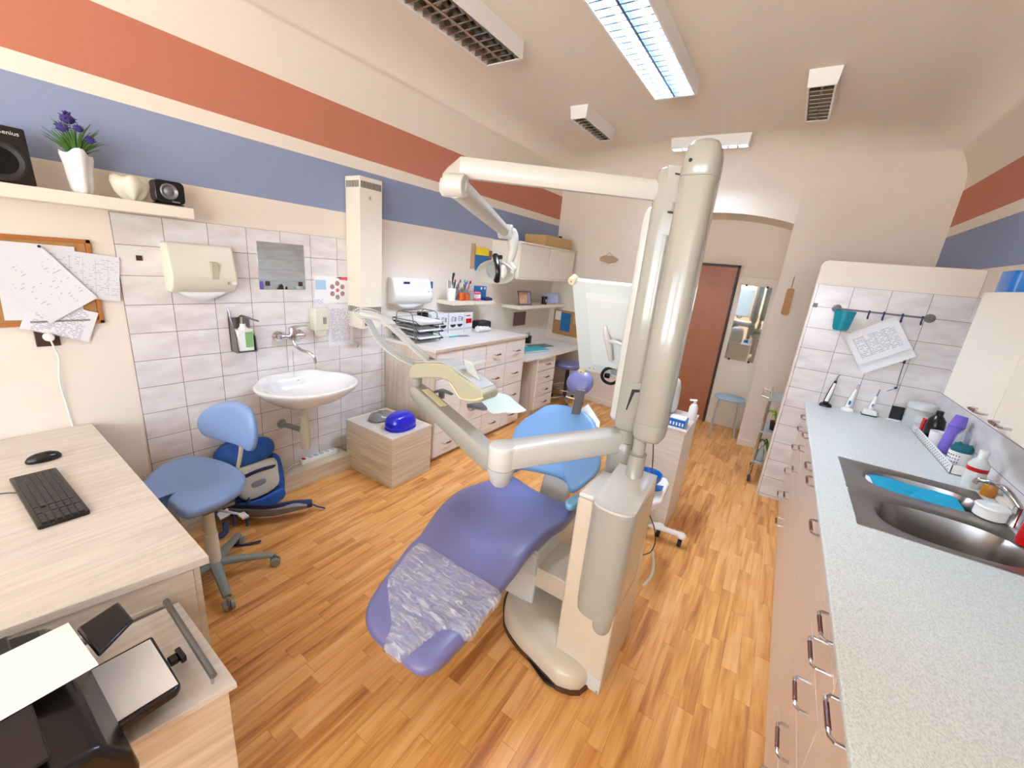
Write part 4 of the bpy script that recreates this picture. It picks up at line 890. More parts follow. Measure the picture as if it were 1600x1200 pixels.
# remote thermostat beside dispenser
t = T('remote_holder', 'slim white remote control with a blue screen on the wall', 'remote control', (XL, 2.965, 1.32))
MB().box(XL, XL + .02, 2.945, 2.99, 1.33, 1.54).out('remote_body', 'white', t, bevel=0.008); MB().box(XL + .02, XL + .022, 2.95, 2.985, 1.46, 1.525).out('screen', 'posterb', t)
mb = MB()
for k in range(4):
    for q in range(2): mb.box(XL + .02, XL + .022, 2.954 + .017 * q, 2.965 + .017 * q, 1.36 + .022 * k, 1.37 + .022 * k)
mb.out('buttons', 'gmet', t)
# yellow and blue poster, open on the wall
t = T('poster_board', 'narrow board holding a yellow and blue leaflet on the wall', 'poster', (XL, 3.65, 1.66))
MB().box(XL, XL + .012, 3.56, 3.62, 1.67, 1.93).out('board_edge', 'pwood', t)
wposter('wall_leaflet', 'posterb', 3.625, 3.86, 1.66, 1.82, 'blue leaflet with a yellow heading beside the corner cabinet', XL + .014, 'leaflet'); wposter('wall_leaflet', 'yellow', 3.625, 3.86, 1.82, 1.90, 'yellow heading card above the blue leaflet', XL + .014, 'leaflet')
wposter('wall_picture', mat('dark_red_print', (120, 60, 50), .5, var=.2, vs_=60), 3.865, 3.925, 1.72, 1.88, 'small dark red picture next to the blue leaflet', XL + .010, 'picture')
# hanging corner cabinet with carton on top
t = T('hanging_cabinet', 'cream two door hanging cabinet in the far left corner', 'cabinet', (-2.72, 4.6, 1.61))
mb = MB(); mb.box(XL, -2.548, 3.93, 5.30, 1.612, 2.0); mb.out('carcass', 'cabw', t, bevel=0.002)
mb = MB(); mb.box(-2.55, -2.526, 3.925, 5.305, 1.604, 1.622); mb.box(-2.55, -2.526, 3.925, 5.305, 1.984, 2.004); mb.out('cabinet_rim', 'cabw', t)
for a, b in ((3.935, 4.60), (4.615, 5.295)): MB().box(-2.547, -2.529, a, b, 1.626, 1.980).out('cabinet_door', 'cabw', t, bevel=0.0015)
t = T('carton', 'open brown carton lying on the hanging cabinet', 'carton', (-2.70, 5.0, 2.005))
p = [(850, 365), (905, 372), (905, 392), (848, 384)]
MB().box(-2.86, -2.56, 4.52, 5.22, 2.0045, 2.13).out('carton_body', 'cardb', t, bevel=0.002)
tag(MB().box(-2.62, -2.59, 4.95, 4.985, 2.1315, 2.155).out('clip', 'dark'), 'small black thing on top of the brown carton', 'clip')
# lower shelf in the corner
tag(MB().box(XL, -2.64, 4.217, 5.40, 1.243, 1.285).out('wall_shelf', 'cabw', bevel=0.002), 'long cream shelf under the corner hanging cabinet', 'shelf')
t = T('photo_frame', 'purple grey picture frame on the corner shelf', 'picture frame', (-2.72, 4.44, 1.2855))
Mx = frame((-2.715, 4.42, 1.372), (.2, 1, 0), (-.25, .05, 1)); mb = MB(); w, h = .115, .085
mb.box(-w, w, -h, -h + .014, -.006, .006, Mx); mb.box(-w, w, h - .014, h, -.006, .006, Mx); mb.box(-w, -w + .014, -h, h, -.006, .006, Mx); mb.box(w - .014, w, -h, h, -.006, .006, Mx); mb.out('frame_rim', mat('mauve_frame', (110, 88, 104), .4), t)
MB().box(-w + .01, w * .4, -h + .01, h - .01, -.004, .002, Mx).out('picture', mat('warm_photo', (196, 150, 120), .4, var=.15, vs_=30), t); MB().box(w * .45, w - .012, -h + .01, h - .01, -.004, .002, Mx).out('picture', mat('mauve_photo', (150, 138, 168), .4, var=.1, vs_=60), t)
t = T('mug', 'black mug with a white oval on the corner shelf', 'mug', (-2.70, 4.90, 1.2855))
mb = MB(); mb.lathe((-2.70, 4.90, 1.2855), [(.036, 0), (.040, .10), (.036, .10), (.032, .01), (.001, .01)], 24); mb.out('mug_body', 'black', t); mb = MB(); mb.tube([(-2.70, 4.94, 1.31), (-2.70, 4.965, 1.325), (-2.70, 4.965, 1.355), (-2.70, 4.94, 1.37)], .005, 8, smooth=3); mb.out('mug_handle', 'black', t)
mb = MB(); mb.ell((-2.664, 4.885, 1.335), (.003, .014, .026), 12, 6); mb.out('mark', 'paper', t)
sheet('postcard', mat('pale_blue_postcard', (176, 184, 216), .5, var=.06, vs_=12), (-2.74, 5.14, 1.36), (.3, 1, 0), (-.2, .05, 1), .32, .13, 'pale blue landscape card standing at the shelf end', 'postcard')
wposter('wall_photo', mat('dark_red_photo', (96, 50, 56), .4, var=.25, vs_=50), 4.50, 4.80, .985, 1.165, 'small dark red photo on the wall under the corner shelf', XL + .006, 'photo')
# corner cork board on the far wall
t = T('cork_board', 'small cork board with blue paper on the far wall', 'notice board', (-2.6, 5.41, .84))
def farm(x): return 5.47 - (x + 2.91) * .2 / 1.31
X_ = Vector((1.31, -.2, 0)).normalized(); Mx = frame((-2.56, farm(-2.56) - .01, 1.03), X_, (0, 0, 1))
MB().box(-.25, .30, -.19, .16, -.004, .008, Mx).out('cork_panel', 'cork', t, bevel=0.002)
sheet('pinned_paper', 'posterb', Mx @ Vector((-.03, .0, .012)), X_, (0, 0, 1), .17, .26, 'long blue paper pinned to the small cork board', 'paper', 'papers on the small cork board'); sheet('pinned_paper', 'paper', Mx @ Vector((-.17, .08, .011)), X_, (0, 0, 1), .10, .13, 'white slip at the left of the small cork board', 'paper', 'papers on the small cork board'); sheet('pinned_paper', 'cardb', Mx @ Vector((.16, .06, .011)), X_, (0, 0, 1), .12, .14, 'tan paper at the right of the small cork board', 'paper', 'papers on the small cork board')
# on the low desk
t = T('pen_holder', 'black pen holder on the low desk', 'pen holder', (-2.42, 4.02, .7535)); p = pz(822, 536, .7535)
mb = MB(); c_ = (p.x, p.y + .03); mb.prism([(c_[0] + a, c_[1] + b, .7535) for a, b in rrect(-.04, .04, -.04, .04, .008)], (0, 0, .10)); mb.out('holder_body', 'black', t)
for i in range(3): tag(MB().cyl((c_[0] + .012 * i - .01, c_[1] + .01 * i, .8545), (c_[0] + .015 * i - .01, c_[1] + .012 * i - .01, .895), .004, n=8).out('pen', ['teal', 'posterb', 'dark'][i]), ['turquoise pen in the black pen holder', 'blue pen in the middle of the black pen holder', 'dark pen in the black pen holder'][i], 'pen', 'pens in the black holder')
a, b, c = pz(834, 527, .77), pz(869, 537, .77), pz(855, 540, .77)
t = T('notebook', 'turquoise notebook lying on the low desk', 'notebook', (-2.5, 4.4, .754))
X_ = Vector((.25, 1, 0)); Mx = frame((-2.50, 4.36, .754), X_, (-1, .25, 0)); MB().box(-.20, .20, -.10, .10, .003, .022, Mx).out('pages', 'paper', t); mb = MB(); mb.box(-.205, .205, -.105, .105, .0225, .0265, Mx); mb.box(-.205, .205, -.105, .105, 0, .0028, Mx); mb.out('cover', 'teal', t)
tag(MB().box(-.17, .2, -.09, .09, 0, .004, frame((-2.60, 4.72, .754), X_, (-1, .25, 0))).out('desk_pad', 'gmet'), 'dark grey folder behind the turquoise notebook', 'folder')
# wooden signs
t = T('wooden_sign', 'small oval pale wooden sign hanging by a cord on the far wall', 'sign', (-2.05, 5.33, 1.88))
c = py_(951, 405, 5.325); X_ = Vector((1.31, -.2, 0)).normalized(); Mx = frame((c.x, farm(c.x) - .012, c.z), X_, (0, 0, 1)); mb = MB()
mb.prism([Mx @ Vector((.135 * math.cos(a) * (1 + .07 * math.cos(5 * a)), .045 * math.sin(a) * (1 + .1 * math.sin(7 * a)), 0)) for a in [2 * math.pi * i / 40 for i in range(40)]], Mx.to_3x3() @ Vector((0, 0, .01))); mb.out('sign_board', 'pwood', t)
MB().tube([Mx @ Vector((-.05, .04, .004)), Mx @ Vector((0, .085, .002)), Mx @ Vector((.05, .04, .004))], .0025, 6).out('cord', 'pwood', t)
t = T('wooden_sign', 'slim brown wooden tag hanging on the wall right of the niche', 'sign', (0, 5.2, 1.5))
a, b = py_(1236, 446, 5.19), py_(1227, 492, 5.19); top = py_(1239, 443, 5.19); cx_ = (a.x + b.x) / 2
yw = 5.18 + (cx_ + .125) * .15 / 1.16 - .012
mb = MB(); mb.prism([(cx_ + u, yw, v + (a.z + b.z) / 2) for u, v in rrect(-.034, .034, -(a.z - b.z) / 2, (a.z - b.z) / 2 - .03, .02)], (0, .01, 0)); mb.out('sign_board', mat('tan_wood', (180, 132, 82), .6, var=.03, vs_=40), t)
MB().cyl((cx_, yw + .004, a.z - .035), (cx_, yw + .004, a.z + .09), .003, n=6).out('cord', 'brown', t)
# round stool in the niche
t = T('metal_stool', 'round pale blue stool with thin grey legs in front of the mirror', 'stool', (-.315, 5.47, 0))
c = Vector((-.315, 5.47, 0)); mb = MB(); mb.lathe(c, [(.001, .435), (.155, .435), (.172, .442), (.172, .452), (.16, .460), (.001, .462)], 32); mb.out('seat', mat('pale_blue_seat', (158, 188, 206), .4), t)
for k in range(4):
    a = math.pi / 4 + math.pi / 2 * k + .1; d_ = Vector((math.cos(a), math.sin(a), 0)); MB().tube([c + Vector((0, 0, .43)), c + d_ * .11 + Vector((0, 0, .432)), c + d_ * .15 + Vector((0, 0, .40)), c + d_ * .185 + Vector((0, 0, .002))], .010, 10, smooth=3).out('leg', 'lgrey', t)
# glass trolley
t = T('glass_trolley', 'tall chrome trolley with frosted glass shelves beside the partition', 'trolley', (.22, 4.38, 0))
x0, x1, y0, y1 = .07, .47, 4.22, 4.56
for x in (x0, x1):
    for y in (y0, y1):
        MB().cyl((x, y, .07), (x, y, .80), .011, n=10).out('post', 'chrome', t)
        mb = MB(); mb.cyl((x - .010, y, .036), (x + .012, y, .036), .034, n=20); w_ = mb.out('caster', 'dark', t); MB().tube([(x - .014, y, .036), (x - .016, y, .066), (x + .018, y, .066), (x + .018, y, .036)], .004, 6).out('caster_fork', 'chrome', w_)
for z in (.20, .50, .80): MB().box(x0 - .015, x1 + .015, y0 - .02, y1 + .02, z, z + .012).out('glass_shelf', 'frost', t, bevel=0.002)
mb = MB(); mb.tube([(x0, y0 - .01, .815), (x0, y0 - .01, .86), (x0, y1 + .01, .86), (x0, y1 + .01, .815)], .006, 8); mb.tube([(x0 - .015, y0, .82), (x0 - .07, y0, .83), (x0 - .07, y1, .83), (x0 - .015, y1, .82)], .006, 8); mb.out('push_handle', 'chrome', t)
for y, z, l in ((4.34, .512, 'potted plant with drooping leaves on the middle trolley shelf'), (4.36, .212, 'green plant with white bottle on the lowest trolley shelf')):
    t = T('potted_plant', l, 'plant', (.16, y, z)); mb = MB(); mb.lathe((.16, y, z + .0005), [(.035, 0), (.045, .08), (.04, .08), (.001, .07)], 20); mb.out('pot', 'dark' if z > .4 else 'white', t)
    mb = MB()
    for k in range(9):
        a = k * .7; p0 = Vector((.16, y, z + .07)); d_ = Vector((math.cos(a), math.sin(a), 0)); mb.tube([p0, p0 + d_ * .03 + Vector((0, 0, .08)), p0 + d_ * .07 + Vector((0, 0, .10)), p0 + d_ * .09 + Vector((0, 0, .05))], [.004, .010, .008, .001], 6, smooth=3, squash=.3)
    mb.out('leaves', 'lime' if z > .4 else 'green', t)
t = T('bottle', 'clear bottle on the lowest trolley shelf beside the green plant', 'bottle', (.13, 4.26, .212)); mb = MB(); mb.lathe((.11, 4.255, .2125), [(.03, 0), (.03, .10), (.012, .13), (.012, .15), (.001, .15)], 18); mb.out('bottle_body', 'clear', t)
# ================================================================ DESK CORNER
t = T('desk', 'large pale ash desk against the left wall carrying keyboard and mouse', 'desk', (-2.2, -.2, 0))
D = [(-2.90, .497), (-1.378, .440), (-1.49, -.15), (-1.66, -1.05), (-2.90, -1.05)]
mb = MB(); mb.prism([(x, y, .722) for x, y in D], (0, 0, .028)); mb.out('desk_top', 'desk', t, bevel=0.002)
MB().prism([(-2.88, .470, .001), (-1.40, .418, .001), (-1.404, .400, .001), (-2.88, .452, .001)], (0, 0, .721)).out('end_panel', 'desk', t, bevel=0.001)
MB().prism([(-1.40, .399, .001), (-1.50, -.15, .001), (-1.518, -.15, .001), (-1.42, .399, .001)], (0, 0, .721)).out('front_panel', 'desk', t, bevel=0.001)
MB().prism([(-1.668, -1.0, .001), (-2.88, -1.0, .001), (-2.88, -1.02, .001), (-1.67, -1.02, .001)], (0, 0, .721)).out('end_panel', 'desk', t, bevel=0.001)
# keyboard
kc = [pz(*p, .765) for p in ((17, 745), (88, 733), (137, 795), (58, 828))]
X_ = (kc[2] - kc[1]); Y_ = (kc[1] - kc[0]); L_ = .43; Wd = .135
ctr = sum(kc, Vector()) / 4; ctr.z = .751
t = T('keyboard', 'black wired computer keyboard on the pale desk', 'keyboard', ctr)
KL = (X_.length + (kc[3] - kc[0]).length) / 2; KW = (Y_.length + (kc[2] - kc[3]).length) / 2
Mx = frame(ctr, X_, Y_)
mb = MB(); mb.prism([Mx @ Vector((a, b, 0)) for a, b in rrect(-KL / 2, KL / 2, -KW / 2, KW / 2, .008)], (0, 0, .016)); mb.out('keyboard_body', 'black', t, bevel=0.002)
mb = MB(); nr = 6; u = (KL - .02) / 19.5
for r in range(nr):
    y = KW / 2 - .018 - r * (KW - .034) / 5.2; x = -KL / 2 + .012
    for k in range(19):
        w = u; x = -KL / 2 + .010 + k * u + (.006 if k > 13 else 0) + (.006 if k > 15 else 0)
        if r == 5 and 3 < k < 10: continue
        if k in (14, 15) and r == 4: continue
        mb.box(x + .001, x + w - .001, y - .0065, y + .0065, .016, .020, Mx)
y = KW / 2 - .018 - 5 * (KW - .034) / 5.2; mb.box(-KL / 2 + .01 + 4 * u, -KL / 2 + .01 + 10 * u, y - .0065, y + .0065, .016, .020, Mx)
o = mb.out('keys', mat('charcoal_keycaps', (44, 42, 44), .45), t); o['kind'] = 'stuff'
a, b = pz(-30, 775, .751), pz(28, 770, .758); mb = MB(); mb.tube([a, (a + b) / 2 + Vector((0, .01, 0)), b], .002, 6, smooth=4); mb.out('cable', 'dark', t)
c = pz(69, 719, .751); d_ = (pz(93, 714, .751) - pz(46, 726, .751)); Mx = frame((c.x, c.y, .751), d_, Vector((0, 0, 1)).cross(d_))
t = T('computer_mouse', 'black computer mouse behind the keyboard', 'mouse', (c.x, c.y, .751)); mb = MB(); rings = []
for s, h in [(.93, 0), (1, .006), (.98, .014), (.85, .025), (.6, .033), (.3, .036), (.02, .037)]: rings.append([Mx @ Vector((.056 * s * math.cos(q), .030 * s * math.sin(q) * (1 + .12 * math.cos(q)), h)) for q in [2 * math.pi * i / 24 for i in range(24)]])
mb.loft(rings); mb.out('mouse_body', 'black', t); mb = MB(); mb.ell(Mx @ Vector((.03, 0, .029)), (.006, .006, .006), 10, 6); mb.out('scroll_wheel', 'gmet', t)

# printer cabinet with rail
t = T('printer_cabinet', 'small pale cabinet with a chrome rail carrying the printer', 'cabinet', (-1.2, 0, 0))
P_ = [(-1.40, .352), (-.985, .338), (-1.03, .07), (-1.17, -.60), (-1.47, -.60)]
mb = MB(); mb.prism([(x, y, .002) for x, y in [(-1.385, .335), (-1.0, .322), (-1.045, .07), (-1.185, -.59), (-1.47, -.59)]], (0, 0, .60)); mb.out('cabinet_body', 'box', t, bevel=0.002)
mb = MB(); mb.prism([(x, y, .602) for x, y in P_], (0, 0, .018)); mb.out('cabinet_top', 'desk', t, bevel=0.002)
mb = MB(); mb.prism([(-1.402, .338, .620), (-1.125, .3285, .620), (-1.125, .3155, .620), (-1.402, .325, .620)], (0, 0, .012)); mb.xf(Matrix.Translation((-.0, .0, 0)))
mb = MB(); mb.prism([(-1.425, .33, .6205), (-1.41, .33, .6205), (-1.435, .10, .6205), (-1.45, .10, .6205)], (0, 0, .014)); mb.out('back_ledge', 'desk', t)
mb = MB(); a, b = Vector((-1.375, .318, .655)), Vector((-1.03, .30, .655)); mb.tube([a + Vector((0, 0, -.034)), a, b, b + Vector((0, 0, -.034))], .004, 8); o = mb.out('rail_posts', 'chrome', t)
mb = MB(); mb.cyl(a - Vector((.012, 0, 0)), b + Vector((.012, 0, 0)), .0085, n=14); mb.out('rail', 'gmet', t)
# printer
t = T('printer', 'black inkjet printer with open paper trays at the left edge', 'printer', (-1.16, -.12, .6205))
mb = MB(); prof = [(-.45, .6205), (.118, .6205), (.125, .66), (.118, .71), (.08, .775), (-.02, .80), (-.45, .80)]
mb.prism([(-1.365, y, z) for y, z in prof], (.455, 0, 0)); mb.out('printer_body', 'black', t, bevel=0.015, seg=3)
MB().prism([(-1.35, -.40, .802), (-.92, -.40, .802), (-.93, .02, .803), (-1.34, .02, .803)], (0, 0, .008)).out('scanner_lid', 'black', t, bevel=0.003)
a = [pz(*q, .775) for q in ((120, 987), (186, 944), (210, 973), (155, 1030))]
mb = MB(); c = sum(a, Vector()) / 4; mb.prism([c + (p - c) * 1.0 for p in a], (0, 0, .012)); mb.out('tray_flap', 'black', t, bevel=0.006)
a = [pz(*q, .675) for q in ((140, 1010), (222, 993), (272, 1072), (268, 1083), (190, 1135))]
mb = MB(); mb.prism([Vector((-1.245, .05, .66)), Vector((-1.245, .245, .66)), Vector((-1.035, .238, .66)), Vector((-1.022, .225, .66)), Vector((-1.022, .05, .66))], (0, 0, .022)); mb.out('output_tray', 'black', t, bevel=0.006)
mb = MB(); mb.box(-1.15, -1.125, .245, .265, .655, .672); mb.box(-1.16, -1.115, .265, .278, .655, .675); mb.out('tray_latch', 'black', t, bevel=0.003)
sheet('paper_sheet', 'paper', (-1.135, .145, .6835), (1, -.02, 0), (.02, 1, 0), .198, .18, 'blank sheet lying in the printer output tray', 'paper', 'blank printer sheets')
a, b, c = pz(-60, 1053, .815), pz(103, 968, .815), pz(150, 1033, .815)
X_ = c - b; Y_ = b - a; cc = (b + c) / 2 - Y_.normalized() * .14
sheet('paper_sheet', 'paper', (cc.x, cc.y, .8125), X_, Y_, X_.length, .28, 'blank sheet lying on top of the black printer', 'paper', 'blank printer sheets')

# ================================================================ PALE BLUE WORK CHAIR
HB = pz(335, 878, .10); t = T('work_chair', 'pale blue swivel work chair tucked under the desk by the tiles', 'chair', (HB.x, HB.y, 0))
up = pz(310, 805, .47)
hub = Vector((HB.x, HB.y, 0))
mb = MB(); mb.cyl(hub + Vector((0, 0, .08)), hub + Vector((0, 0, .28)), .033, .03, 18); mb.cyl(hub + Vector((0, 0, .28)), Vector((hub.x, hub.y, .46)), .026, n=18); mb.out('gas_column', 'disp', t)
ends = [pz(360, 846, .05), pz(423, 872, .05), pz(355, 935, .05)]
angs = [math.atan2(e.y - hub.y, e.x - hub.x) for e in ends]; base_a = angs[1]
for k in range(5):
    a = base_a + 2 * math.pi * k / 5; d_ = Vector((math.cos(a), math.sin(a), 0)); R_ = .265
    mb = MB(); mb.tube([hub + Vector((0, 0, .095)), hub + d_ * .12 + Vector((0, 0, .09)), hub + d_ * R_ + Vector((0, 0, .07))], [.030, .024, .019], 10, smooth=3, squash=.75); l = mb.out('leg', 'grey', t)
    c = hub + d_ * (R_ + .01) + Vector((0, 0, .026)); s_ = Vector((-d_.y, d_.x, 0)); mb = MB()
    for q in (-1, 1): mb.tube([c + s_ * .008 * q, c + s_ * .024 * q], [.026, .024], 18)
    mb.cyl(c, c + Vector((0, 0, .045)), .008, n=8); mb.out('caster', 'grey', l)
def seat_s(u, v, h): return (u, v, .485 + h + .02 * ((u - sc_.x) ** 2 + (v - sc_.y) ** 2) / .05)
po = [(226, 756), (245, 741), (272, 729), (300, 723), (330, 724), (360, 731), (381, 744), (385, 757), (376, 772), (350, 789), (320, 803), (296, 812), (280, 806), (268, 792), (262, 786), (268, 779), (264, 775), (252, 780), (235, 792), (215, 790), (212, 772)]
W_ = [pz(a, b, .50) for a, b in po]; sc_ = sum(W_, Vector()) / len(W_)
mb = MB(); pillow(mb, [(p.x, p.y) for p in W_], seat_s, .035, .03, k=3); mb.out('seat', 'sblue', t, angle=80)
MB().box(hub.x - .07, hub.x + .09, hub.y - .05, hub.y + .09, .445, .462).out('seat_plate', 'gmet', t)
po = [(316, 655), (322, 641), (336, 631), (356, 627), (378, 631), (394, 643), (402, 665), (403, 688), (396, 704), (386, 700), (368, 694), (345, 688), (326, 680), (318, 668)]
W_ = [py_(a, b, .94) for a, b in po]; bc = sum(W_, Vector()) / len(W_)
def back_s(u, v, h): return (u, .95 - h - .2 * (u - bc.x) ** 2, v)
mb = MB(); pillow(mb, [(p.x, p.z) for p in W_], back_s, .028, .022, k=3); mb.out('backrest', 'sblue', t, angle=80)
a = py_(377, 700, .965); b = Vector((hub.x + .03, hub.y + .08, .455)); mb = MB(); mb.tube([a + Vector((-.02, .0, .06)), a, py_(370, 736, .95), pz(362, 748, .45), b], .012, 8, smooth=3, squash=.5); mb.out('back_post', 'disp', t)
a = Vector((hub.x + .08, hub.y + .02, .44)); mb = MB(); mb.tube([a, a + Vector((.10, .06, -.01))], .006, 8); mb.box(a.x + .09, a.x + .14, a.y + .045, a.y + .075, .425, .435); mb.out('lever', 'lgrey', t)

# ================================================================ BACKPACK
t = T('backpack', 'blue and grey hiking backpack leaning on the tiles by the basin', 'backpack', (-2.68, 1.15, 0))
def pk(u, v, w):         # u across (along the wall), v up the pack, w outwards
    return Vector((-2.80 + .075 * (1 - v / .5) + w, 1.16 + u, .015 + v * .96))
mb = MB(); rings = []
for v, hw, d0 in [(0, .15, .08), (.02, .17, .10), (.10, .185, .12), (.2, .18, .12), (.3, .175, .11), (.38, .17, .10)]:
    rings.append([pk(hw * (abs(math.cos(a)) ** .6) * (1 if math.cos(a) > 0 else -1), v, d0 * (abs(math.sin(a)) ** .7) * (1 if math.sin(a) > 0 else -1)) for a in [2 * math.pi * i / 28 for i in range(28)]])
mb.loft(rings); mb.out('main_bag', 'navy', t, sub=1)
mb = MB(); rings = []
for v, hw, d0 in [(.345, .155, .09), (.36, .175, .115), (.41, .18, .12), (.455, .16, .10), (.475, .10, .05), (.478, .02, .01)]:
    rings.append([pk(hw * (abs(math.cos(a)) ** .7) * (1 if math.cos(a) > 0 else -1), v + .012 * math.sin(3 * a), .01 + d0 * (abs(math.sin(a)) ** .8) * (1 if math.sin(a) > 0 else -1)) for a in [2 * math.pi * i / 28 for i in range(28)]])
mb.loft(rings); mb.out('lid', 'bblue', t, sub=1)
def pocket(nm, m, o, h0, tf):
    mb = MB(); pillow(mb, o, lambda u, v, h: pk(u, v, h0 + h), tf, .01, k=3); return mb.out(nm, m, t, angle=80)
pocket('front_pocket', 'sil', [(-.13, .34), (0, .35), (.125, .345), (.135, .25), (.12, .15), (.0, .115), (-.10, .13), (-.13, .22)], .118, .028)
pocket('zip_flap', 'navy', [(-.12, .30), (0, .318), (.11, .31), (.10, .292), (0, .296), (-.11, .282)], .143, .008)
pocket('logo_patch', 'mesh', [(-.045, .235), (.03, .24), (.035, .205), (-.04, .20)], .146, .004)
pocket('side_pocket', 'bblue', [(.12, .33), (.175, .33), (.185, .15), (.16, .02), (.13, .10)], .07, .03); pocket('side_pocket', 'bblue', [(-.175, .33), (-.12, .33), (-.13, .10), (-.16, .02), (-.185, .15)], .07, .03)
pocket('lower_pocket', 'bblue', [(-.15, .11), (0, .095), (.15, .11), (.15, .03), (0, .015), (-.15, .03)], .11, .02)
def belt(px_list, z0, wdt, m, nm, th=.014):
    pts = [pz(a, b, z0) for a, b in px_list]; pts = catmull(pts, 5); mb = MB(); rings = []
    for i, p in enumerate(pts):
        f = i / (len(pts) - 1); w = wdt * (1 - .65 * f ** 3); tn = (pts[min(i + 1, len(pts) - 1)] - pts[max(0, i - 1)]).normalized(); s_ = Vector((-tn.y, tn.x, 0))
        up_ = (Vector((0, 0, 1)) * .85 - s_ * .55).normalized(); n_ = tn.cross(up_)
        rings.append([p + up_ * w * a + n_ * b * th for a, b in ((-1, 0), (-.8, 1), (.8, 1), (1, 0), (.8, -1), (-.8, -1))])
    mb.loft(rings); return mb.out(nm, m, t, angle=50)
belt([(352, 795), (385, 797), (425, 797), (460, 790), (488, 786)], .085, .080, 'navy', 'hip_belt', .016)
belt([(360, 796), (390, 797), (428, 797), (460, 791), (480, 788)], .088, .058, 'mesh', 'belt_padding', .020)
mb = MB(); mb.tube([pz(488, 788, .05), pz(498, 792, .03), pz(508, 794, .012)], .009, 6, smooth=3, squash=.3); mb.out('strap', 'navy', t)
mb = MB(); mb.tube([pz(345, 775, .16), pz(336, 800, .10), pz(332, 820, .05), pz(338, 838, .02), pz(352, 832, .02), pz(352, 815, .06)], .016, 8, smooth=4, squash=.5); mb.out('shoulder_strap', 'navy', t)
mb = MB(); mb.tube([pz(352, 852, .010), pz(380, 851, .008), pz(408, 845, .012)], .010, 6, smooth=3, squash=.3); mb.out('strap', 'navy', t)
for a in (365, 386):
    mb = MB(); mb.tube([pz(a + 4, 770, .17), pz(a, 795, .11), pz(a + 1, 822, .03)], .008, 6, smooth=3, squash=.4); mb.out('strap', 'navy', t)
mb = MB(); mb.box(-.015, .015, -.012, .012, -.004, .004, frame(pz(364, 786, .13), (0, 1, 0), (-.5, 0, 1))); mb.out('buckle', 'black', t)
mb = MB(); mb.box(-.03, .03, -.022, .022, -.001, .001, frame(pz(350, 803, .11), (0, 1, .2), (-.7, 0, 1))); mb.out('care_tag', 'paper', t)
for k in range(5): mb = MB(); mb.tube([pk(.165, .30 - .05 * k, .07), pk(.15 + .02 * (k % 2), .27 - .05 * k, .10)], .0025, 6); mb.out('compression_cord', 'black', t)

# ================================================================ DENTAL CHAIR
t = T('dental_chair', 'reclined dental chair with purple seat and sky blue backrest', 'dental chair', (-.9, 1.6, 0))
def zs(x, y):
    return .44 + .10 * math.exp(-((y - 1.40) / .30) ** 2) + .045 * (1 / (1 + math.exp(-(y - 1.62) / .08)))
so = [(571, 962), (579, 938), (604, 903), (626, 874), (640, 856), (655, 842), (680, 806), (702, 783), (722, 769), (750, 759), (775, 750), (797, 744), (830, 764), (865, 782), (900, 795), (899, 803), (888, 818), (866, 830), (851, 840), (830, 864), (812, 888), (796, 908), (780, 930), (757, 962), (733, 995), (709, 1020), (688, 1041), (668, 1052), (646, 1049), (616, 1024), (590, 1003), (574, 984)]
SO = [pf(a, b, zs) for a, b in so]
scx = sum(p.x for p in SO) / len(SO); scy = sum(p.y for p in SO) / len(SO)
def seat3(u, v, h):
    xc = -.84 - .11 * (v - .8); d_ = (u - xc)
    return Vector((u, v, zs(u, v) + h + .12 * d_ * d_))
mb = MB(); pillow(mb, [(p.x, p.y) for p in SO], seat3, .030, .06, k=2, ctr=(scx, scy)); mb.out('seat_cushion', 'purple', t, angle=80)
# blue backrest, built on a plane leaning back
B0 = Vector((-.98, 2.06, .50)); BU = Vector((1, 0, 0)); BV = Vector((-.12, .60, .80)).normalized(); BU = (BU - BV * BU.dot(BV)).normalized(); BN = BU.cross(BV)
def on_back(px, py, off=0):
    d_ = Vector(_ray(px, py)); e = Vector(EYE); k = ((B0 + BN * off) - e).dot(BN) / d_.dot(BN); p = e + d_ * k - B0
    return (p.dot(BU), p.dot(BV))
bo = [(797, 741), (801, 705), (806, 686), (812, 671), (826, 656), (840, 646), (852, 637), (866, 633), (886, 634), (905, 640), (922, 651), (932, 664), (937, 685), (940, 707), (942, 725), (938, 742), (922, 756), (904, 769), (893, 771), (888, 758), (878, 750), (864, 744), (847, 740), (830, 737), (814, 735), (803, 738)]
BO = [on_back(a, b) for a, b in bo]
bcu = sum(p[0] for p in BO) / len(BO); bcv = sum(p[1] for p in BO) / len(BO)
def back3(u, v, h): return B0 + BU * u + BV * v + BN * (h + .55 * (u - bcu) ** 2)
mb = MB(); pillow(mb, BO, back3, .035, .045, k=2, ctr=(bcu, bcv + .04)); mb.out('backrest', 'blue', t, angle=80)
mb = MB(); pillow(mb, [(bcu + (a - bcu) * .8, bcv + .03 + (b - bcv) * .8) for a, b in BO], lambda u, v, h: back3(u, v, h - .055), .01, .03, k=2); mb.out('backrest_shell', 'unit', t, angle=80)
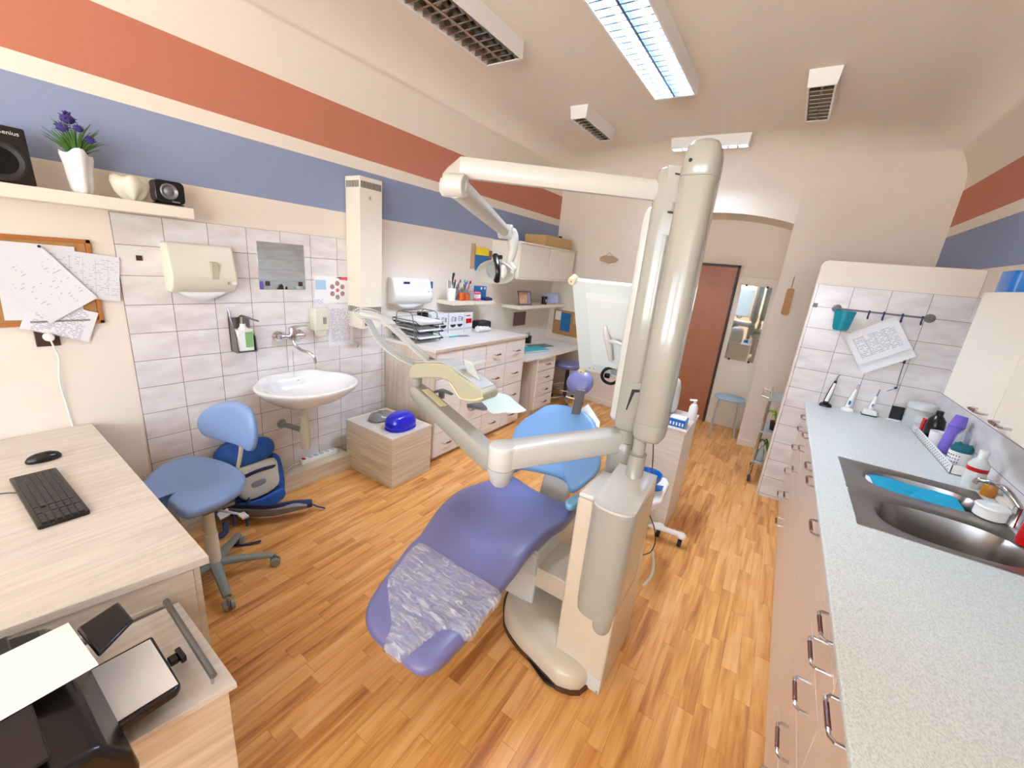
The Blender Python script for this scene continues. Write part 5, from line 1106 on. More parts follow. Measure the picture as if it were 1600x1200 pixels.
# headrest and its post
HC = Vector((-1.06, 2.52, 1.08)); hp_ = pz(906, 598, 1.07)
HC = hp_; mb = MB(); o_ = len(mb.v); mb.ell((0, 0, 0), (.088, .082, .038), 28, 12, .8); mb.xf(frame(HC, BU, BV + Vector((0, .0, .35)))); mb.out('headrest', 'purple', t, angle=80)
top_b = B0 + BV * .42 + BU * (bcu + .04) - BN * .05
a = pz(904, 618, 1.02) + Vector((0, .03, 0)); b = py_(898, 652, a.y + .02)
mb = MB(); mb.loft([[q + BU * s_ * .028 + Vector((0, c_ * .008, 0)) for s_, c_ in ((-1, -1), (1, -1), (1, 1), (-1, 1))] for q in (a + Vector((0, .0, .03)), b, b + Vector((-.0, -.02, -.14)))]); mb.out('headrest_post', 'gmet', t, bevel=0.003)
mb = MB(); pts = [pz(a_, b_, .60) for a_, b_ in ((884, 783), (894, 775), (908, 770), (917, 771), (912, 780), (898, 789), (888, 790))]; pillow(mb, [(p.x, p.y) for p in pts], lambda u, v, h: Vector((u, v, .585 + h)), .018, .02, k=3); mb.out('armrest_pad', mat('pale_sky_vinyl', (126, 186, 214), .35), t, angle=80)
MB().cyl((pts[2].x - .02, pts[2].y - .02, .44), (pts[2].x - .01, pts[2].y - .01, .575), .014, n=12).out('armrest_post', 'lgrey', t)
# base: floor plate with skirt, lift, back support
pl = [(823, 900), (805, 909), (793, 926), (789, 947), (793, 966), (811, 992), (833, 1014), (857, 1039), (882, 1058)]
PP = [pz(a, b, .085) for a, b in pl] + [Vector((-.34, 1.43, .085)), Vector((-.34, 1.98, .085)), Vector((-.66, 2.02, .085)), Vector((-.86, 1.93, .085))]
pc = sum(PP, Vector()) / len(PP); PP2 = closed_catmull(PP, 3)
mb = MB(); rr = []
for s_, z in ((.99, .012), (1.0, .05), (.99, .078), (.955, .095), (.85, .112), (.4, .13), (.02, .132)): rr.append([Vector((pc.x + (p.x - pc.x) * s_, pc.y + (p.y - pc.y) * s_, z)) for p in PP2])
mb.loft(rr); mb.out('base_cover', 'base', t, angle=60)
mb = MB(); mb.loft([[Vector((pc.x + (p.x - pc.x) * 1.02, pc.y + (p.y - pc.y) * 1.02, z)) for p in PP2] for z in (0.001, .022)]); mb.out('rubber_skirt', mat('brown_rubber', (78, 44, 28), .5), t)
mb = MB(); c = pz(812, 922, .105); mb.lathe((c.x, c.y, .104), [(.020, 0), (.020, .004), (.001, .004)], 20, sx=.7); mb.out('base_cap', 'disp', t)
MB().box(-.98, -.72, 1.53, 2.0, .11, .43).out('lift_housing', 'unit2', t, bevel=0.012, seg=3)
MB().box(-.76, -.525, 1.535, 1.80, .235, .345).out('link_arm', 'base', t, bevel=0.006)
MB().box(-.98, -.72, 1.52, 1.54, .30, .42).out('grey_collar', 'lgrey', t, bevel=0.003)
mb = MB(); mb.loft([[Vector((-.94 + .09 * a, y, z)) + Vector((0, .035 * b, 0)) for a, b in ((-1, -1), (1, -1), (1, 1), (-1, 1))] for y, z in ((1.98, .18), (2.12, .40), (2.17, .55))]); mb.out('back_support', 'lgrey', t, bevel=0.006)
# plastic foot cover, wrapped over the foot end
fm, nt, b_ = newmat('clear_wrinkled_film'); M['film'] = fm
b_.inputs['Base Color'].default_value = lin((232, 236, 244)); b_.inputs['Roughness'].default_value = .16
tc = N(nt, 'ShaderNodeTexCoord'); mp = N(nt, 'ShaderNodeMapping'); mp.inputs['Rotation'].default_value = (0, 0, -.45); mp.inputs['Scale'].default_value = (20, 75, 20); nt.links.new(tc.outputs['Object'], mp.inputs[0])
nz = N(nt, 'ShaderNodeTexNoise'); nz.inputs['Scale'].default_value = 1.0; nz.inputs['Detail'].default_value = 6; nz.inputs['Distortion'].default_value = .9; nt.links.new(mp.outputs[0], nz.inputs['Vector'])
bm_ = N(nt, 'ShaderNodeBump'); bm_.inputs['Strength'].default_value = .9; bm_.inputs['Distance'].default_value = .012; nt.links.new(nz.outputs[0], bm_.inputs['Height']); nt.links.new(bm_.outputs[0], b_.inputs['Normal'])
rp = N(nt, 'ShaderNodeValToRGB'); e = rp.color_ramp.elements; e[0].position = .42; e[0].color = (.10, .10, .10, 1); e[1].position = .70; e[1].color = (.50, .50, .50, 1); nt.links.new(nz.outputs[0], rp.inputs[0]); nt.links.new(rp.outputs[0], b_.inputs['Alpha'])
fo = [(655, 846), (690, 864), (730, 887), (760, 907), (783, 922), (779, 938), (757, 964), (735, 994), (712, 985), (690, 984), (662, 1004), (640, 1018), (622, 1027), (606, 1015), (600, 1000), (608, 985), (609, 965), (606, 935), (604, 906), (625, 878)]
def zf(x, y): return zs(x, y) + .034
FO = [pf(a, b, zf) for a, b in fo]
fcx = sum(p.x for p in FO) / len(FO); fcy = sum(p.y for p in FO) / len(FO)
mb = MB(); P3 = closed_catmull([Vector((p.x, p.y, 0)) for p in FO], 3); rr = []
rnd = random.Random(4); NN = len(P3); amp = [rnd.uniform(0, 1) for _ in range(NN)]
for s_, hh in ((1.0, .006), (.985, .024), (.95, .036), (.88, .037), (.76, .038), (.6, .038), (.4, .038), (.2, .038), (.02, .038)):
    ring = []
    for i, p in enumerate(P3):
        u, v = fcx + (p.x - fcx) * s_, fcy + (p.y - fcy) * s_; q = seat3(u, v, hh + .004 * math.sin(v * 110 + u * 30) * (s_ < .99)); ring.append(q)
    rr.append(ring)
mb.loft(rr, cap=False); mb.out('foot_cover', 'film', t, angle=80, solid=.0012)
tag(sheet('paper_towel', 'paper', (0, 0, 0), (1, 0, 0), (0, 1, 0), .16, .20), 'white paper towel draped behind the sky blue backrest', 'paper')
pt = bpy.data.objects['paper_towel']; q0, q1, q2 = py_(921, 634, 2.42), py_(946, 668, 2.30), py_(915, 658, 2.36)
mb = MB(); mb.prism([py_(919, 632, 2.44), py_(937, 660, 2.32), py_(936, 668, 2.28), py_(915, 660, 2.30), py_(903, 642, 2.40)], (.0, .004, .002)); bpy.data.objects.remove(pt)
tag(mb.out('paper_towel', 'paper'), 'white paper towel hanging behind the sky blue backrest', 'paper')
# ================================================================ DENTAL UNIT
t = T('dental_unit', 'tall ivory dental unit column with instrument arm beside the chair', 'dental unit', (-.40, 1.6, 0))
mb = MB(); mb.loft([[Vector((x, y, z)) for x, y in ((-.520, 1.40), (-.290, 1.40), (-.290, yb), (-.520, yb))] for z, yb in ((.002, 1.80), (.30, 1.79), (.70, 1.70), (.885, 1.66))]); mb.out('unit_cabinet', 'base', t, bevel=0.010, seg=3)
MB().box(-.405, -.292, 1.3975, 1.401, .012, .085).out('connection_plate', 'unit2', t, bevel=0.001)
mb = MB(); mb.cyl((-.302, 1.396, .02), (-.302, 1.398, .02), .005, n=10); mb.out('screw', 'steel', t); mb = MB(); mb.cyl((-.395, 1.396, .025), (-.395, 1.398, .025), .005, n=10); mb.out('screw', 'steel', t)
mb = MB(); mb.box(-.425, -.405, 1.375, 1.40, .05, .085); mb.out('power_inlet', 'black', t, bevel=0.002)
mb = MB(); mb.prism([(-.520, 1.405, .885), (-.520, 1.66, .885), (-.455, 1.66, .885), (-.455, 1.41, .885)], (0, 0, .018)); mb.out('top_cap', 'unit2', t, bevel=0.006)
# half-shell cover with a dished top
def shell(s, z, bulge=1.0, x0=-.455, x1=-.286, y0=1.36, back=1.67):
    pts = []; xm, hw = (x0 + x1) / 2, (x1 - x0) / 2
    for i in range(13):
        a = math.pi * i / 12; pts.append((xm - hw * s * math.cos(a), y0 + .05 - .055 * bulge * math.sin(a) ** .8))
    pts += [(xm + hw * s, back), (xm - hw * s, back)]
    return [Vector((x, y, z)) for x, y in pts]
mb = MB(); mb.loft([shell(.92, .40), shell(.97, .44), shell(1, .52), shell(1, .80), shell(1.02, .885), shell(1.0, .897), shell(.95, .898)]); mb.out('column_cover', 'unit', t, angle=50)
pts = shell(.985, .8985); tp = [Vector((p.x, p.y, .908 + .050 * max(0, (p.y - 1.36) / .31) ** 2)) for p in pts]; tp2 = [Vector((-.366 + (p.x + .366) * .8, 1.52 + (p.y - 1.52) * .86, p.z + .004 - .010 * (p.y < 1.5))) for p in tp]
mb = MB(); mb.loft([pts, tp, tp2]); mb.out('cover_top', 'unit2', t, angle=50)
mb = MB(); c = (-.340, 1.395, 0); mb.lathe((-.335, 1.40, .33), [(.001, 0), (.028, .004), (.036, .02), (.040, .055), (.040, .10), (.01, .11)], 24); mb.out('hose_cup', 'unit', t)
# pole stub and the tall covers
SX, SY = -.372, 1.62
mb = MB(); mb.lathe((SX, SY, .92), [(.040, 0), (.040, .02), (.035, .028), (.034, .125), (.034, .132), (.026, .134), (.025, .24), (.001, .24)], 28); mb.out('pole', 'unit', t)
mb = MB(); mb.lathe((SX, SY, 1.046), [(.0355, 0), (.0355, .004), (.03, .004)], 28); mb.out('pole_ring', 'gmet', t)
CX, CY = -.345, 1.625
def rr_ring(cx, cy, hx, hy, z, s=1.0, n=32, p=.62):
    return [Vector((cx + hx * s * (abs(math.cos(a)) ** p) * (1 if math.cos(a) > 0 else -1), cy + hy * s * (abs(math.sin(a)) ** p) * (1 if math.sin(a) > 0 else -1), z)) for a in [2 * math.pi * i / n for i in range(n)]]
mb = MB(); H = [(.55, 1.122), (.80, 1.126), (.96, 1.142), (1.0, 1.165), (1.0, 1.20)]; mb.loft([rr_ring(CX, CY, .061, .072, z, s) for s, z in H] ); mb.out('cover_foot', 'unit', t, angle=60)
mb = MB(); H = [(.985, 1.2005), (1.0, 1.203), (1.0, 1.5), (1.0, 2.085), (.985, 2.088)]; mb.loft([rr_ring(CX, CY, .061, .072, z, s) for s, z in H]); mb.out('column_sleeve', 'unit', t, angle=60)
mb = MB(); H = [(.98, 2.0885), (1.0, 2.091), (1.0, 2.13), (.97, 2.155), (.88, 2.18), (.70, 2.197), (.4, 2.206), (.02, 2.208)]; mb.loft([rr_ring(CX, CY, .061, .072, z, s) for s, z in H]); mb.out('column_cap', 'unit', t, angle=60)
mb = MB(); o_ = on_ = py_(1079, 250, CY - .071); mb.cyl(o_ + Vector((0, .004, 0)), o_ - Vector((0, .002, 0)), .006, n=12); mb.out('screw_hole', 'ink', t)
# rear column
RX, RY = -.478, 1.78
mb = MB(); mb.loft([rr_ring(RX, RY, .052, .062, z, s, p=.45) for s, z in ((.80, 1.085), (.97, 1.10), (1, 1.12), (1, 2.10), (.98, 2.13), (.90, 2.15), (.7, 2.158), (.02, 2.16))]); mb.out('lamp_column', 'unit', t, angle=60)
mb = MB(); mb.loft([rr_ring(RX - .058, RY + .02, .028, .05, z, s, p=.5) for s, z in ((.7, 1.11), (1, 1.13), (1, 1.95), (.9, 1.99), (.6, 2.02), (.1, 2.03))]); mb.out('side_cover', 'unit2', t, angle=60)
yy = RY - .0625
def panel(px4, m, nm, d=.002):
    pts = [py_(a, b, yy) for a, b in px4]; mb = MB(); mb.prism(pts, (0, -d, 0)); return mb.out(nm, m, t, bevel=0.0006)
panel([(1037, 329), (1057, 331), (1052, 369), (1030, 366)], 'unit', 'hatch', .003); panel([(1044, 330), (1056, 331), (1055, 335), (1043, 333)], 'ink', 'slot', .0045)
panel([(1045, 258), (1068, 260), (1060, 318), (1040, 314)], 'unit', 'hatch', .003); panel([(1055, 270), (1068, 272), (1068, 275), (1055, 273)], 'ink', 'slot', .0045)
panel([(984, 598), (1003, 599), (1000, 650), (974, 646)], 'unit', 'hatch', .003); panel([(988, 608), (1001, 609), (1000, 613), (992, 613), (980, 640), (978, 640)], 'ink', 'slot', .0045)
mb = MB(); mb.loft([rr_ring(RX, RY, .036, .036, z, s, p=1) for s, z in ((1, 1.02), (1, 1.09))]); mb.out('column_neck', 'unit', t)
mb = MB(); mb.loft([rr_ring(RX - .012, RY + .03, .056, .075, z, s, p=.5) for s, z in ((.97, .0), (1.0, .01), (1.0, .97), (.97, 1.0), (.86, 1.018), (.6, 1.022))]); mb.out('rear_post', 'unit', t, angle=50)
# horizontal instrument arm
E0 = Vector((-.826, 1.290, 0)); A0 = Vector((-.50, 1.80, 0))
d_ = (E0 - A0).normalized(); s_ = Vector((-d_.y, d_.x, 0)); L_ = (E0 - A0).length
def arm_ring(f, hw, z0, z1):
    c = A0 + d_ * L_ * f; return [Vector((c.x, c.y, 0)) + s_ * (a * hw) + Vector((0, 0, z)) for a, z in ((-1, z0 + .008), (-.82, z0), (.82, z0), (1, z0 + .008), (1, z1 - .010), (.80, z1), (-.80, z1), (-1, z1 - .010))]
mb = MB(); mb.loft([arm_ring(-.06, .044, .965, 1.068), arm_ring(.3, .048, .962, 1.062), arm_ring(.9, .056, .955, 1.050), arm_ring(1.0, .056, .952, 1.048)]); mb.out('horizontal_arm', 'unit2', t, angle=50)
mb = MB(); mb.lathe(E0, [(.026, .865), (.040, .88), (.052, .915), (.059, .949), (.059, .9505)], 28); mb.out('elbow_joint', 'lgrey', t)
mb = MB(); mb.lathe(E0, [(.057, .9515), (.060, .958), (.060, 1.036), (.057, 1.046), (.048, 1.0495), (.001, 1.050)], 28); mb.out('elbow_cap', 'unit2', t, angle=60)
# spring arm to the instrument head
P0 = Vector((E0.x - .045, E0.y + .012, .95)); P1 = pz(651, 610, 1.085)
dd = (P1 - P0).normalized(); ss = Vector((-dd.y, dd.x, 0)).normalized(); uu = dd.cross(ss); uu = uu if uu.z > 0 else -uu
def sring(p, w, h): return [p + ss * a * w + uu * b * h for a, b in ((-1, -.7), (-.8, -1), (.8, -1), (1, -.7), (1, .7), (.8, 1), (-.8, 1), (-1, .7))]
mb = MB(); mb.loft([sring(P0 - dd * .02, .030, .034), sring(P0 + dd * .02, .040, .044), sring(P0 + dd * .12, .042, .046), sring(P1 - dd * .06, .040, .040), sring(P1, .037, .034), sring(P1 + dd * .025, .026, .020)]); mb.out('spring_arm', 'unit', t, angle=50)
q = P0 + (P1 - P0) * .62 + uu * .0445; mb = MB(); mb.prism([q + ss * .018 - dd * .0, q + ss * .018 + dd * .17, q - ss * .018 + dd * .17, q - ss * .018], uu * .003); mb.out('arm_inset', 'cream', t)
mb = MB(); mb.cyl(P1 + Vector((0, 0, .02)), P1 + Vector((0, 0, .075)), .026, n=20); mb.out('pivot', 'unit', t)
# instrument head: yellowed side shell, deck, tray and whips
YH = P1.y - .045
so_ = [(638, 583), (641, 575), (647, 568), (668, 567), (690, 569), (702, 574), (712, 583), (730, 596), (750, 610), (755, 616), (754, 624), (751, 628), (738, 630), (726, 629), (718, 621), (710, 608), (703, 598), (690, 592), (665, 591), (641, 592)]
SOH = [py_(a, b, YH) for a, b in so_]
mb = MB(); mb.prism(SOH, (0, .12, 0)); mb.out('head_shell', 'olive', t, bevel=0.008, seg=3, angle=50)
a = [py_(x, y, YH - .003) for x, y in ((703, 598), (710, 608), (718, 621), (727, 624), (740, 625), (755, 622))]; mb = MB(); mb.tube(a, .004, 8, smooth=3); mb.out('head_trim', 'cream', t)
mb = MB(); a = [py_(x, y, YH + .015) for x, y in ((648, 566), (690, 567), (712, 579), (752, 609))]; mb.prism(a + [p + Vector((0, 0, .006)) for p in a[::-1]], (0, .10, 0)); mb.out('instrument_deck', 'lgrey', t)
# grey holder fins
mb = MB(); mb.prism([py_(x, y, YH + .06) for x, y in ((724, 561), (738, 566), (756, 609), (735, 596))], (0, .006, 0)); mb.out('holder_fin', 'lgrey', t, bevel=0.001); mb = MB(); mb.prism([py_(x, y, YH + .05) for x, y in ((724, 561), (738, 566), (740, 571), (726, 566))], (0, .10, 0)); mb.out('holder_fin', 'unit2', t, bevel=0.001)
# whips and hoses
top = [(556, 491), (566, 488), (585, 491), (605, 502), (630, 525), (660, 553), (700, 580), (735, 600)]
for k in range(5):
    off = -3.6 * k; ydep = YH + .02 + .035 * k; pts = []
    for i, (x, y) in enumerate(top):
        f = i / (len(top) - 1); pts.append(py_(x + (8 - 3.5 * k) * (1 - f) * .8, y + (14 - 6.0 * k) * (.45 + .45 * math.sin(f * 3.1)) * (1 - .4 * f), ydep))
    mb = MB(); mb.tube(pts, [.004, .0052, .0055, .005], 8, smooth=5); o = mb.out('instrument_hose', 'unit2' if k % 2 else 'lgrey', t)
for k in range(4):
    pts = [py_(x + 1.5 * k, y - 2.6 * k, YH + .02 + .035 * k) for x, y in ((562 + 3 * k, 495), (575, 507), (584, 525), (600, 545), (622, 561), (648, 573))]
    MB().tube(pts, .0045, 8, smooth=5).out('return_hose', 'lgrey', t)
mb = MB(); mb.loft([[p + Vector((0, a * .075, b * .010)) for a, b in ((0, -1), (1, -1), (1, 1), (0, 1))] for p in [py_(x, y, YH + .03) for x, y in ((560, 490), (575, 494), (592, 500), (602, 510))]]); mb.out('hose_guide', 'unit2', t, bevel=0.003)
for k in range(4):
    a, b = py_(672 + 16 * k, 559 + 12 * k, YH + .08 + .02 * k), py_(700 + 16 * k, 578 + 11 * k, YH + .05 + .02 * k); mb = MB(); mb.tube([a, a + (b - a) * .5, b], [.006, .009, .006], 10); mb.out('handpiece', 'steel', t)
# grip under the head
mb = MB(); mb.tube([py_(676, 614, YH + .12), py_(690, 610, YH + .12), py_(706, 616, YH + .10)], [.014, .018, .010], 10, smooth=3, squash=.5); mb.out('handle', 'gmet', t)
mb = MB(); mb.cyl(py_(690, 622, YH + .11), py_(690, 612, YH + .11), .016, n=16); mb.out('handle_knob', 'steel', t)
# tray arm and paper napkin
zt = 1.075
mb = MB(); a = [pz(*p, zt) for p in ((729, 633), (757, 630), (800, 636), (756, 642), (730, 639))]; mb.prism(a, (0, 0, .008)); mb.out('tray', 'gmet', t, bevel=0.003)
np_ = [pz(*p, zt + .012) for p in ((750, 612), (766, 610), (784, 613), (796, 619), (808, 627), (823, 640), (810, 643), (790, 642), (771, 646), (758, 634), (752, 625))]
c = sum(np_, Vector()) / len(np_); mb = MB(); cc = closed_catmull(np_, 2); mb.loft([[Vector((c.x + (p.x - c.x) * s, c.y + (p.y - c.y) * s, p.z + .004 * math.sin(i * 1.3) * s - (.006 if s == 1 else 0) + h)) for i, p in enumerate(cc)] for s, h in ((.02, 0), (.6, 0), (.9, 0), (1, -.001), (1, .001), (.9, .0022), (.6, .0022), (.02, .0022))]); tag(mb.out('paper_napkin', 'mint'), 'pale mint paper napkin lying over the instrument tray', 'napkin')
# cables from the unit
MB().tube([py_(1021, 690, 1.62), py_(1020, 720, 1.64), py_(1018, 745, 1.70)], .0022, 6, smooth=4).out('black_cord', 'black', t)
MB().tube([py_(1010, 795, 1.75), py_(1021, 820, 1.85), py_(1024, 845, 1.88), py_(1017, 862, 1.82), py_(1004, 867, 1.75)], .0028, 6, smooth=4).out('black_cord', 'black', t)
MB().tube([py_(1020, 862, 1.85), py_(1021, 885, 1.85), py_(1016, 902, 1.82), py_(1004, 915, 1.76)], .006, 8, smooth=4).out('grey_hose', 'lgrey', t)
tag(MB().tube([pz(806, 905, .012), pz(790, 935, .012), pz(791, 975, .012), pz(812, 1008, .012), pz(836, 1042, .012), pz(855, 1066, .012), pz(878, 1074, .012), pz(893, 1064, .02), Vector((-.415, 1.375, .06))], .008, 8, smooth=6).out('floor_cable', 'black'), 'thick black cable lying around the beige chair base', 'cable')
tag(MB().tube([pz(858, 1064, .004), pz(868, 1076, .004), pz(879, 1083, .004)], .003, 6, smooth=4).out('floor_cable', 'brown'), 'thin loose cord end on the floor by the unit', 'cable')

# operating light on its double arm
t = T('operating_light', 'cream articulated arm with a white dental operating light head', 'operating light', (-.50, 1.76, 2.0))
p0 = Vector((RX - .01, RY - .02, 2.075)); p1 = pz(720, 262, 2.09); p2 = pz(700, 272, 2.085)
mb = MB(); dn = (p1 - p0).normalized(); sn = Vector((-dn.y, dn.x, 0)); 
def ring2(p, w, h, d, s): return [p + s * a * w + Vector((0, 0, b * h)) for a, b in ((-1, -.5), (-.6, -1), (.6, -1), (1, -.5), (1, .5), (.5, 1), (-.5, 1), (-1, .5))]
mb.loft([ring2(p0, .022, .036, dn, sn), ring2(p0 + dn * .3, .024, .036, dn, sn), ring2(p1 - dn * .1, .028, .036, dn, sn), ring2(p1, .030, .036, dn, sn), ring2(p2 + Vector((0, 0, -.008)), .030, .030, dn, sn), ring2(p2 + dn * .02 + Vector((0, 0, -.02)), .020, .018, dn, sn)]); mb.out('upper_arm', 'enam', t, angle=50)
j1 = p2 + Vector((0, 0, -.05)); mb = MB(); mb.lathe(p2 + Vector((.0, .0, -.085)), [(.022, 0), (.034, .02), (.036, .045), (.030, .066), (.001, .07)], 24); mb.out('swivel_joint', 'enam', t)
k1 = pz(712, 290, 2.02); k2 = Vector(EYE) + Vector(_ray(790, 362)) * 2.22
mb = MB(); mb.tube([k1, k1 + (k2 - k1) * .08, k1 + (k2 - k1) * .5, k2], [.046, .043, .039, .030], 16); mb.out('lower_arm', 'enam', t)
s3 = (k2 - k1).cross(Vector((0, 0, 1))).normalized(); mb = MB(); mb.cyl(k1 - s3 * .04, k1 + s3 * .04, .042, n=24); mb.out('joint_disc', 'enam', t, bevel=0.004)
mb = MB(); mb.cyl(k2 - s3 * .036, k2 + s3 * .036, .038, n=24); mb.out('joint_disc', 'enam', t, bevel=0.004)
def dp(x, y, d=2.25): return Vector(EYE) + Vector(_ray(x, y)) * d
mb = MB(); mb.tube([k2, dp(800, 364), dp(802, 378), dp(801, 395), dp(796, 410), dp(794, 420)], [.028, .030, .030, .022, .020, .020], 14, smooth=3); mb.out('lamp_stem', 'enam', t)
hc = dp(778, 424); FW = Vector(RC[2]); RT = Vector(RC[0]); DN = Vector(RC[1])
Xh = RT; Nh = (-FW * .80 + DN * .50 - RT * .25).normalized(); Yh = Nh.cross(Xh).normalized(); Xh = Yh.cross(Nh)
Mh = frame(hc, Xh, Yh); mb = MB(); rings = []
for s, z in ((.2, -.045), (.6, -.04), (.88, -.020), (1.0, .012), (.97, .018), (.85, .004), (.5, -.022), (.05, -.03)): rings.append([Mh @ Vector((.108 * s * math.cos(a), .066 * s * math.sin(a) * (1 - .12 * math.cos(a)), z + .03 * abs(math.cos(a)) * s)) for a in [2 * math.pi * i / 32 for i in range(32)]])
mb.loft(rings); mb.out('reflector_bowl', 'enam', t, angle=60)
mb = MB(); mb.tube([dp(774, 400, 2.2), dp(777, 415, 2.16), dp(778, 428, 2.16), dp(776, 438, 2.2)], [.018, .014, .013, .018], 10, smooth=3); mb.out('lamp_housing', 'black', t)
mb = MB(); mb.box(-.018, .018, -.01, .01, -.01, .01, frame(dp(780, 402, 2.2), RT, DN)); mb.out('lamp_clamp', 'black', t, bevel=0.004)
for x, n_ in ((785, 'light_shield'), ):
    mb = MB(); mb.ell((0, 0, 0), (.020, .036, .012), 16, 8); mb.xf(frame(dp(786, 424, 2.17), RT, DN)); mb.out('light_shield', 'unit2', t)
mb = MB(); mb.tube([dp(798, 412, 2.22), dp(803, 421, 2.2), dp(800, 428, 2.2)], [.014, .016, .010], 10); mb.out('grip', 'enam', t)
mb = MB(); rings = []
for s, z in ((1, 0), (.98, .004)): rings.append([Mh @ Vector((-.045 + .05 * s * math.cos(a), .040 * s * math.sin(a), .002 + z)) for a in [2 * math.pi * i / 24 for i in range(24)]])
mb.loft(rings); mb.out('lens', 'clear', t)

# monitor seen from behind
t = T('monitor', 'pale monitor seen from behind, mounted left of the tall column', 'monitor', (-.80, 2.1, 1.2))
BL = pz(905, 577, 1.19); TL = px_(893, 437, BL.x); BR = BL + Vector((.36, .0, .0)); TR = TL + Vector((.36, .0, 0))
Xm = (BR - BL).normalized(); Ym = (TL - BL).normalized(); Wm, Hm = .37, (TL - BL).length
Mm = frame(BL, Xm, Ym); nz_ = Mm.to_3x3() @ Vector((0, 0, 1)); sg = -1 if nz_.y > 0 else 1      # towards the camera
mb = MB(); z0, z1 = sorted((0, .030 * -sg)); mb.box(0, Wm, 0, Hm, z0, z1, Mm); mb.out('monitor_shell', mat('pale_mint_plastic', (206, 216, 212), .35), t, bevel=0.006)
mb = MB(); zz = .034 * sg; q = [(.085, .08), (Wm - .01, .08), (Wm - .01, Hm - .06), (.075, Hm - .06)]
i_ = [(a * .93 + .02, b * .95 + .012) for a, b in q]
mb.loft([[Mm @ Vector((a, b, 0)) for a, b in q], [Mm @ Vector((a, b, zz)) for a, b in i_]]); mb.out('rear_housing', mat('pale_mint_plastic', (214, 222, 218), .35), t, bevel=0.003)
for x, y, n_ in ((0, Hm, 'corner_clip'), (.012, 0, 'corner_clip')):
    mb = MB(); c = Mm @ Vector((x + .008, y, .004 * sg)); mb.tube([c - nz_ * .03, c + nz_ * .016 * sg], .020, 16); o = mb.out(n_, 'cream', t, bevel=0.003); MB().tube([c + nz_ * .016 * sg, c + nz_ * .018 * sg], .005, 10).out('screw', 'steel', o)
mb = MB(); z0, z1 = sorted((-.020 * sg, -.008 * sg)); mb.box(-.0015, 0, .05, .21, z0, z1, Mm); o = mb.out('button_strip', 'gmet', t)
for k in range(7): MB().box(-.003, -.0012, .062 + .02 * k, .072 + .02 * k, *sorted((-.018 * sg, -.010 * sg)), Mm).out('button', 'dark', o)
mb = MB(); pts = [Mm @ Vector((x, y, z * sg)) for x, y, z in ((.19, .36, .036), (.20, .31, .05), (.215, .26, .055), (.222, .16, .05))]; mb.tube(pts, [.008, .016, .018, .012], 12, smooth=3); mb.out('mount_bracket', 'unit2', t)
mb = MB(); pts = [Mm @ Vector((x, y, z * sg)) for x, y, z in ((.215, .26, .055), (.23, .29, .065), (.27, .295, .07), (.33, .275, .07), (.37, .27, .05))]; mb.tube(pts, .010, 10, smooth=3); mb.out('mount_arm', 'unit2', t)
mb = MB(); pts = [Mm @ Vector((x, y, z * sg)) for x, y, z in ((.24, .09, .02), (.19, .08, .035), (.165, .04, .045), (.18, .00, .05), (.22, -.012, .045), (.26, .02, .04))]; mb.tube(pts, .009, 8, smooth=4); mb.out('black_cable', 'black', t)
mb = MB(); mb.box(.17, .20, .005, .03, *sorted((.01 * sg, .03 * sg)), Mm); mb.out('connector', 'black', t, bevel=0.004)
mb = MB()
for k in range(5): mb.box(.20, .245 - .01 * (k % 2), .055 - .009 * k, .059 - .009 * k, *sorted((0, .0015 * sg)), Mm)
mb.out('label', 'gmet', t)
for x in (.07, .095): MB().tube([Mm @ Vector((x, .028, 0)), Mm @ Vector((x, .028, .0015 * sg))], .003, 8).out('screw', 'ink', t)

# ================================================================ SIDE CABINET BEHIND THE UNIT
t = T('side_cabinet', 'pale ash side cabinet standing in the room behind the unit', 'cabinet', (-.53, 3.0, 0))
MB().box(-.70, -.372, 2.83, 3.28, .002, .765).out('cabinet_body', 'front', t, bevel=0.002); MB().box(-.71, -.362, 2.82, 3.29, .765, .785).out('cabinet_top', 'desk', t, bevel=0.002)
zc = .7855
c = pz(1080, 655, zc); t = T('pump_bottle', 'white pump bottle at the far corner of the side cabinet', 'bottle', (c.x, c.y, zc)); mb = MB(); mb.lathe((c.x, c.y, zc), [(.026, 0), (.030, .01), (.030, .09), (.02, .115), (.012, .12), (.001, .12)], 20); mb.out('bottle_body', 'white', t); mb = MB(); mb.cyl((c.x, c.y, zc + .12), (c.x, c.y, zc + .145), .010, n=12); mb.tube([(c.x + .012, c.y, zc + .148), (c.x - .035, c.y - .01, zc + .142)], .007, 8); mb.out('pump', 'white', t)
a = pz(1062, 665, zc); t = T('tissue_box', 'blue and white box lying on the side cabinet', 'box', (a.x, a.y, zc)); mb = MB(); mb.box(-.065, .05, -.05, .06, 0, .055, Matrix.Translation((a.x - .01, a.y, zc))); mb.out('carton', 'mblue', t, bevel=0.002); mb = MB(); mb.box(-.058, .043, -.043, .053, .055, .058, Matrix.Translation((a.x - .01, a.y, zc))); mb.out('carton_top', 'white', t)
mb = MB(); 
for k in range(5): mb.box(a.x - .06 + .02 * k, a.x - .05 + .02 * k, a.y - .0515, a.y - .05, zc + .012, zc + .035)
mb.out('printing', 'white', t)
t = T('round_device', 'rounded white device standing behind the tall column', 'device', (-.56, 3.20, zc))
c = py_(1047, 640, 3.20); mb = MB(); mb.loft([rr_ring(c.x - .06, 3.19, .11, .07, zc + h, s, p=.7) for s, h in ((.8, .0005), (.95, .01), (1, .05), (1.0, .13), (.95, .20), (.82, .25), (.5, .275), (.05, .28))]); mb.out('device_body', 'unit2', t, angle=80)
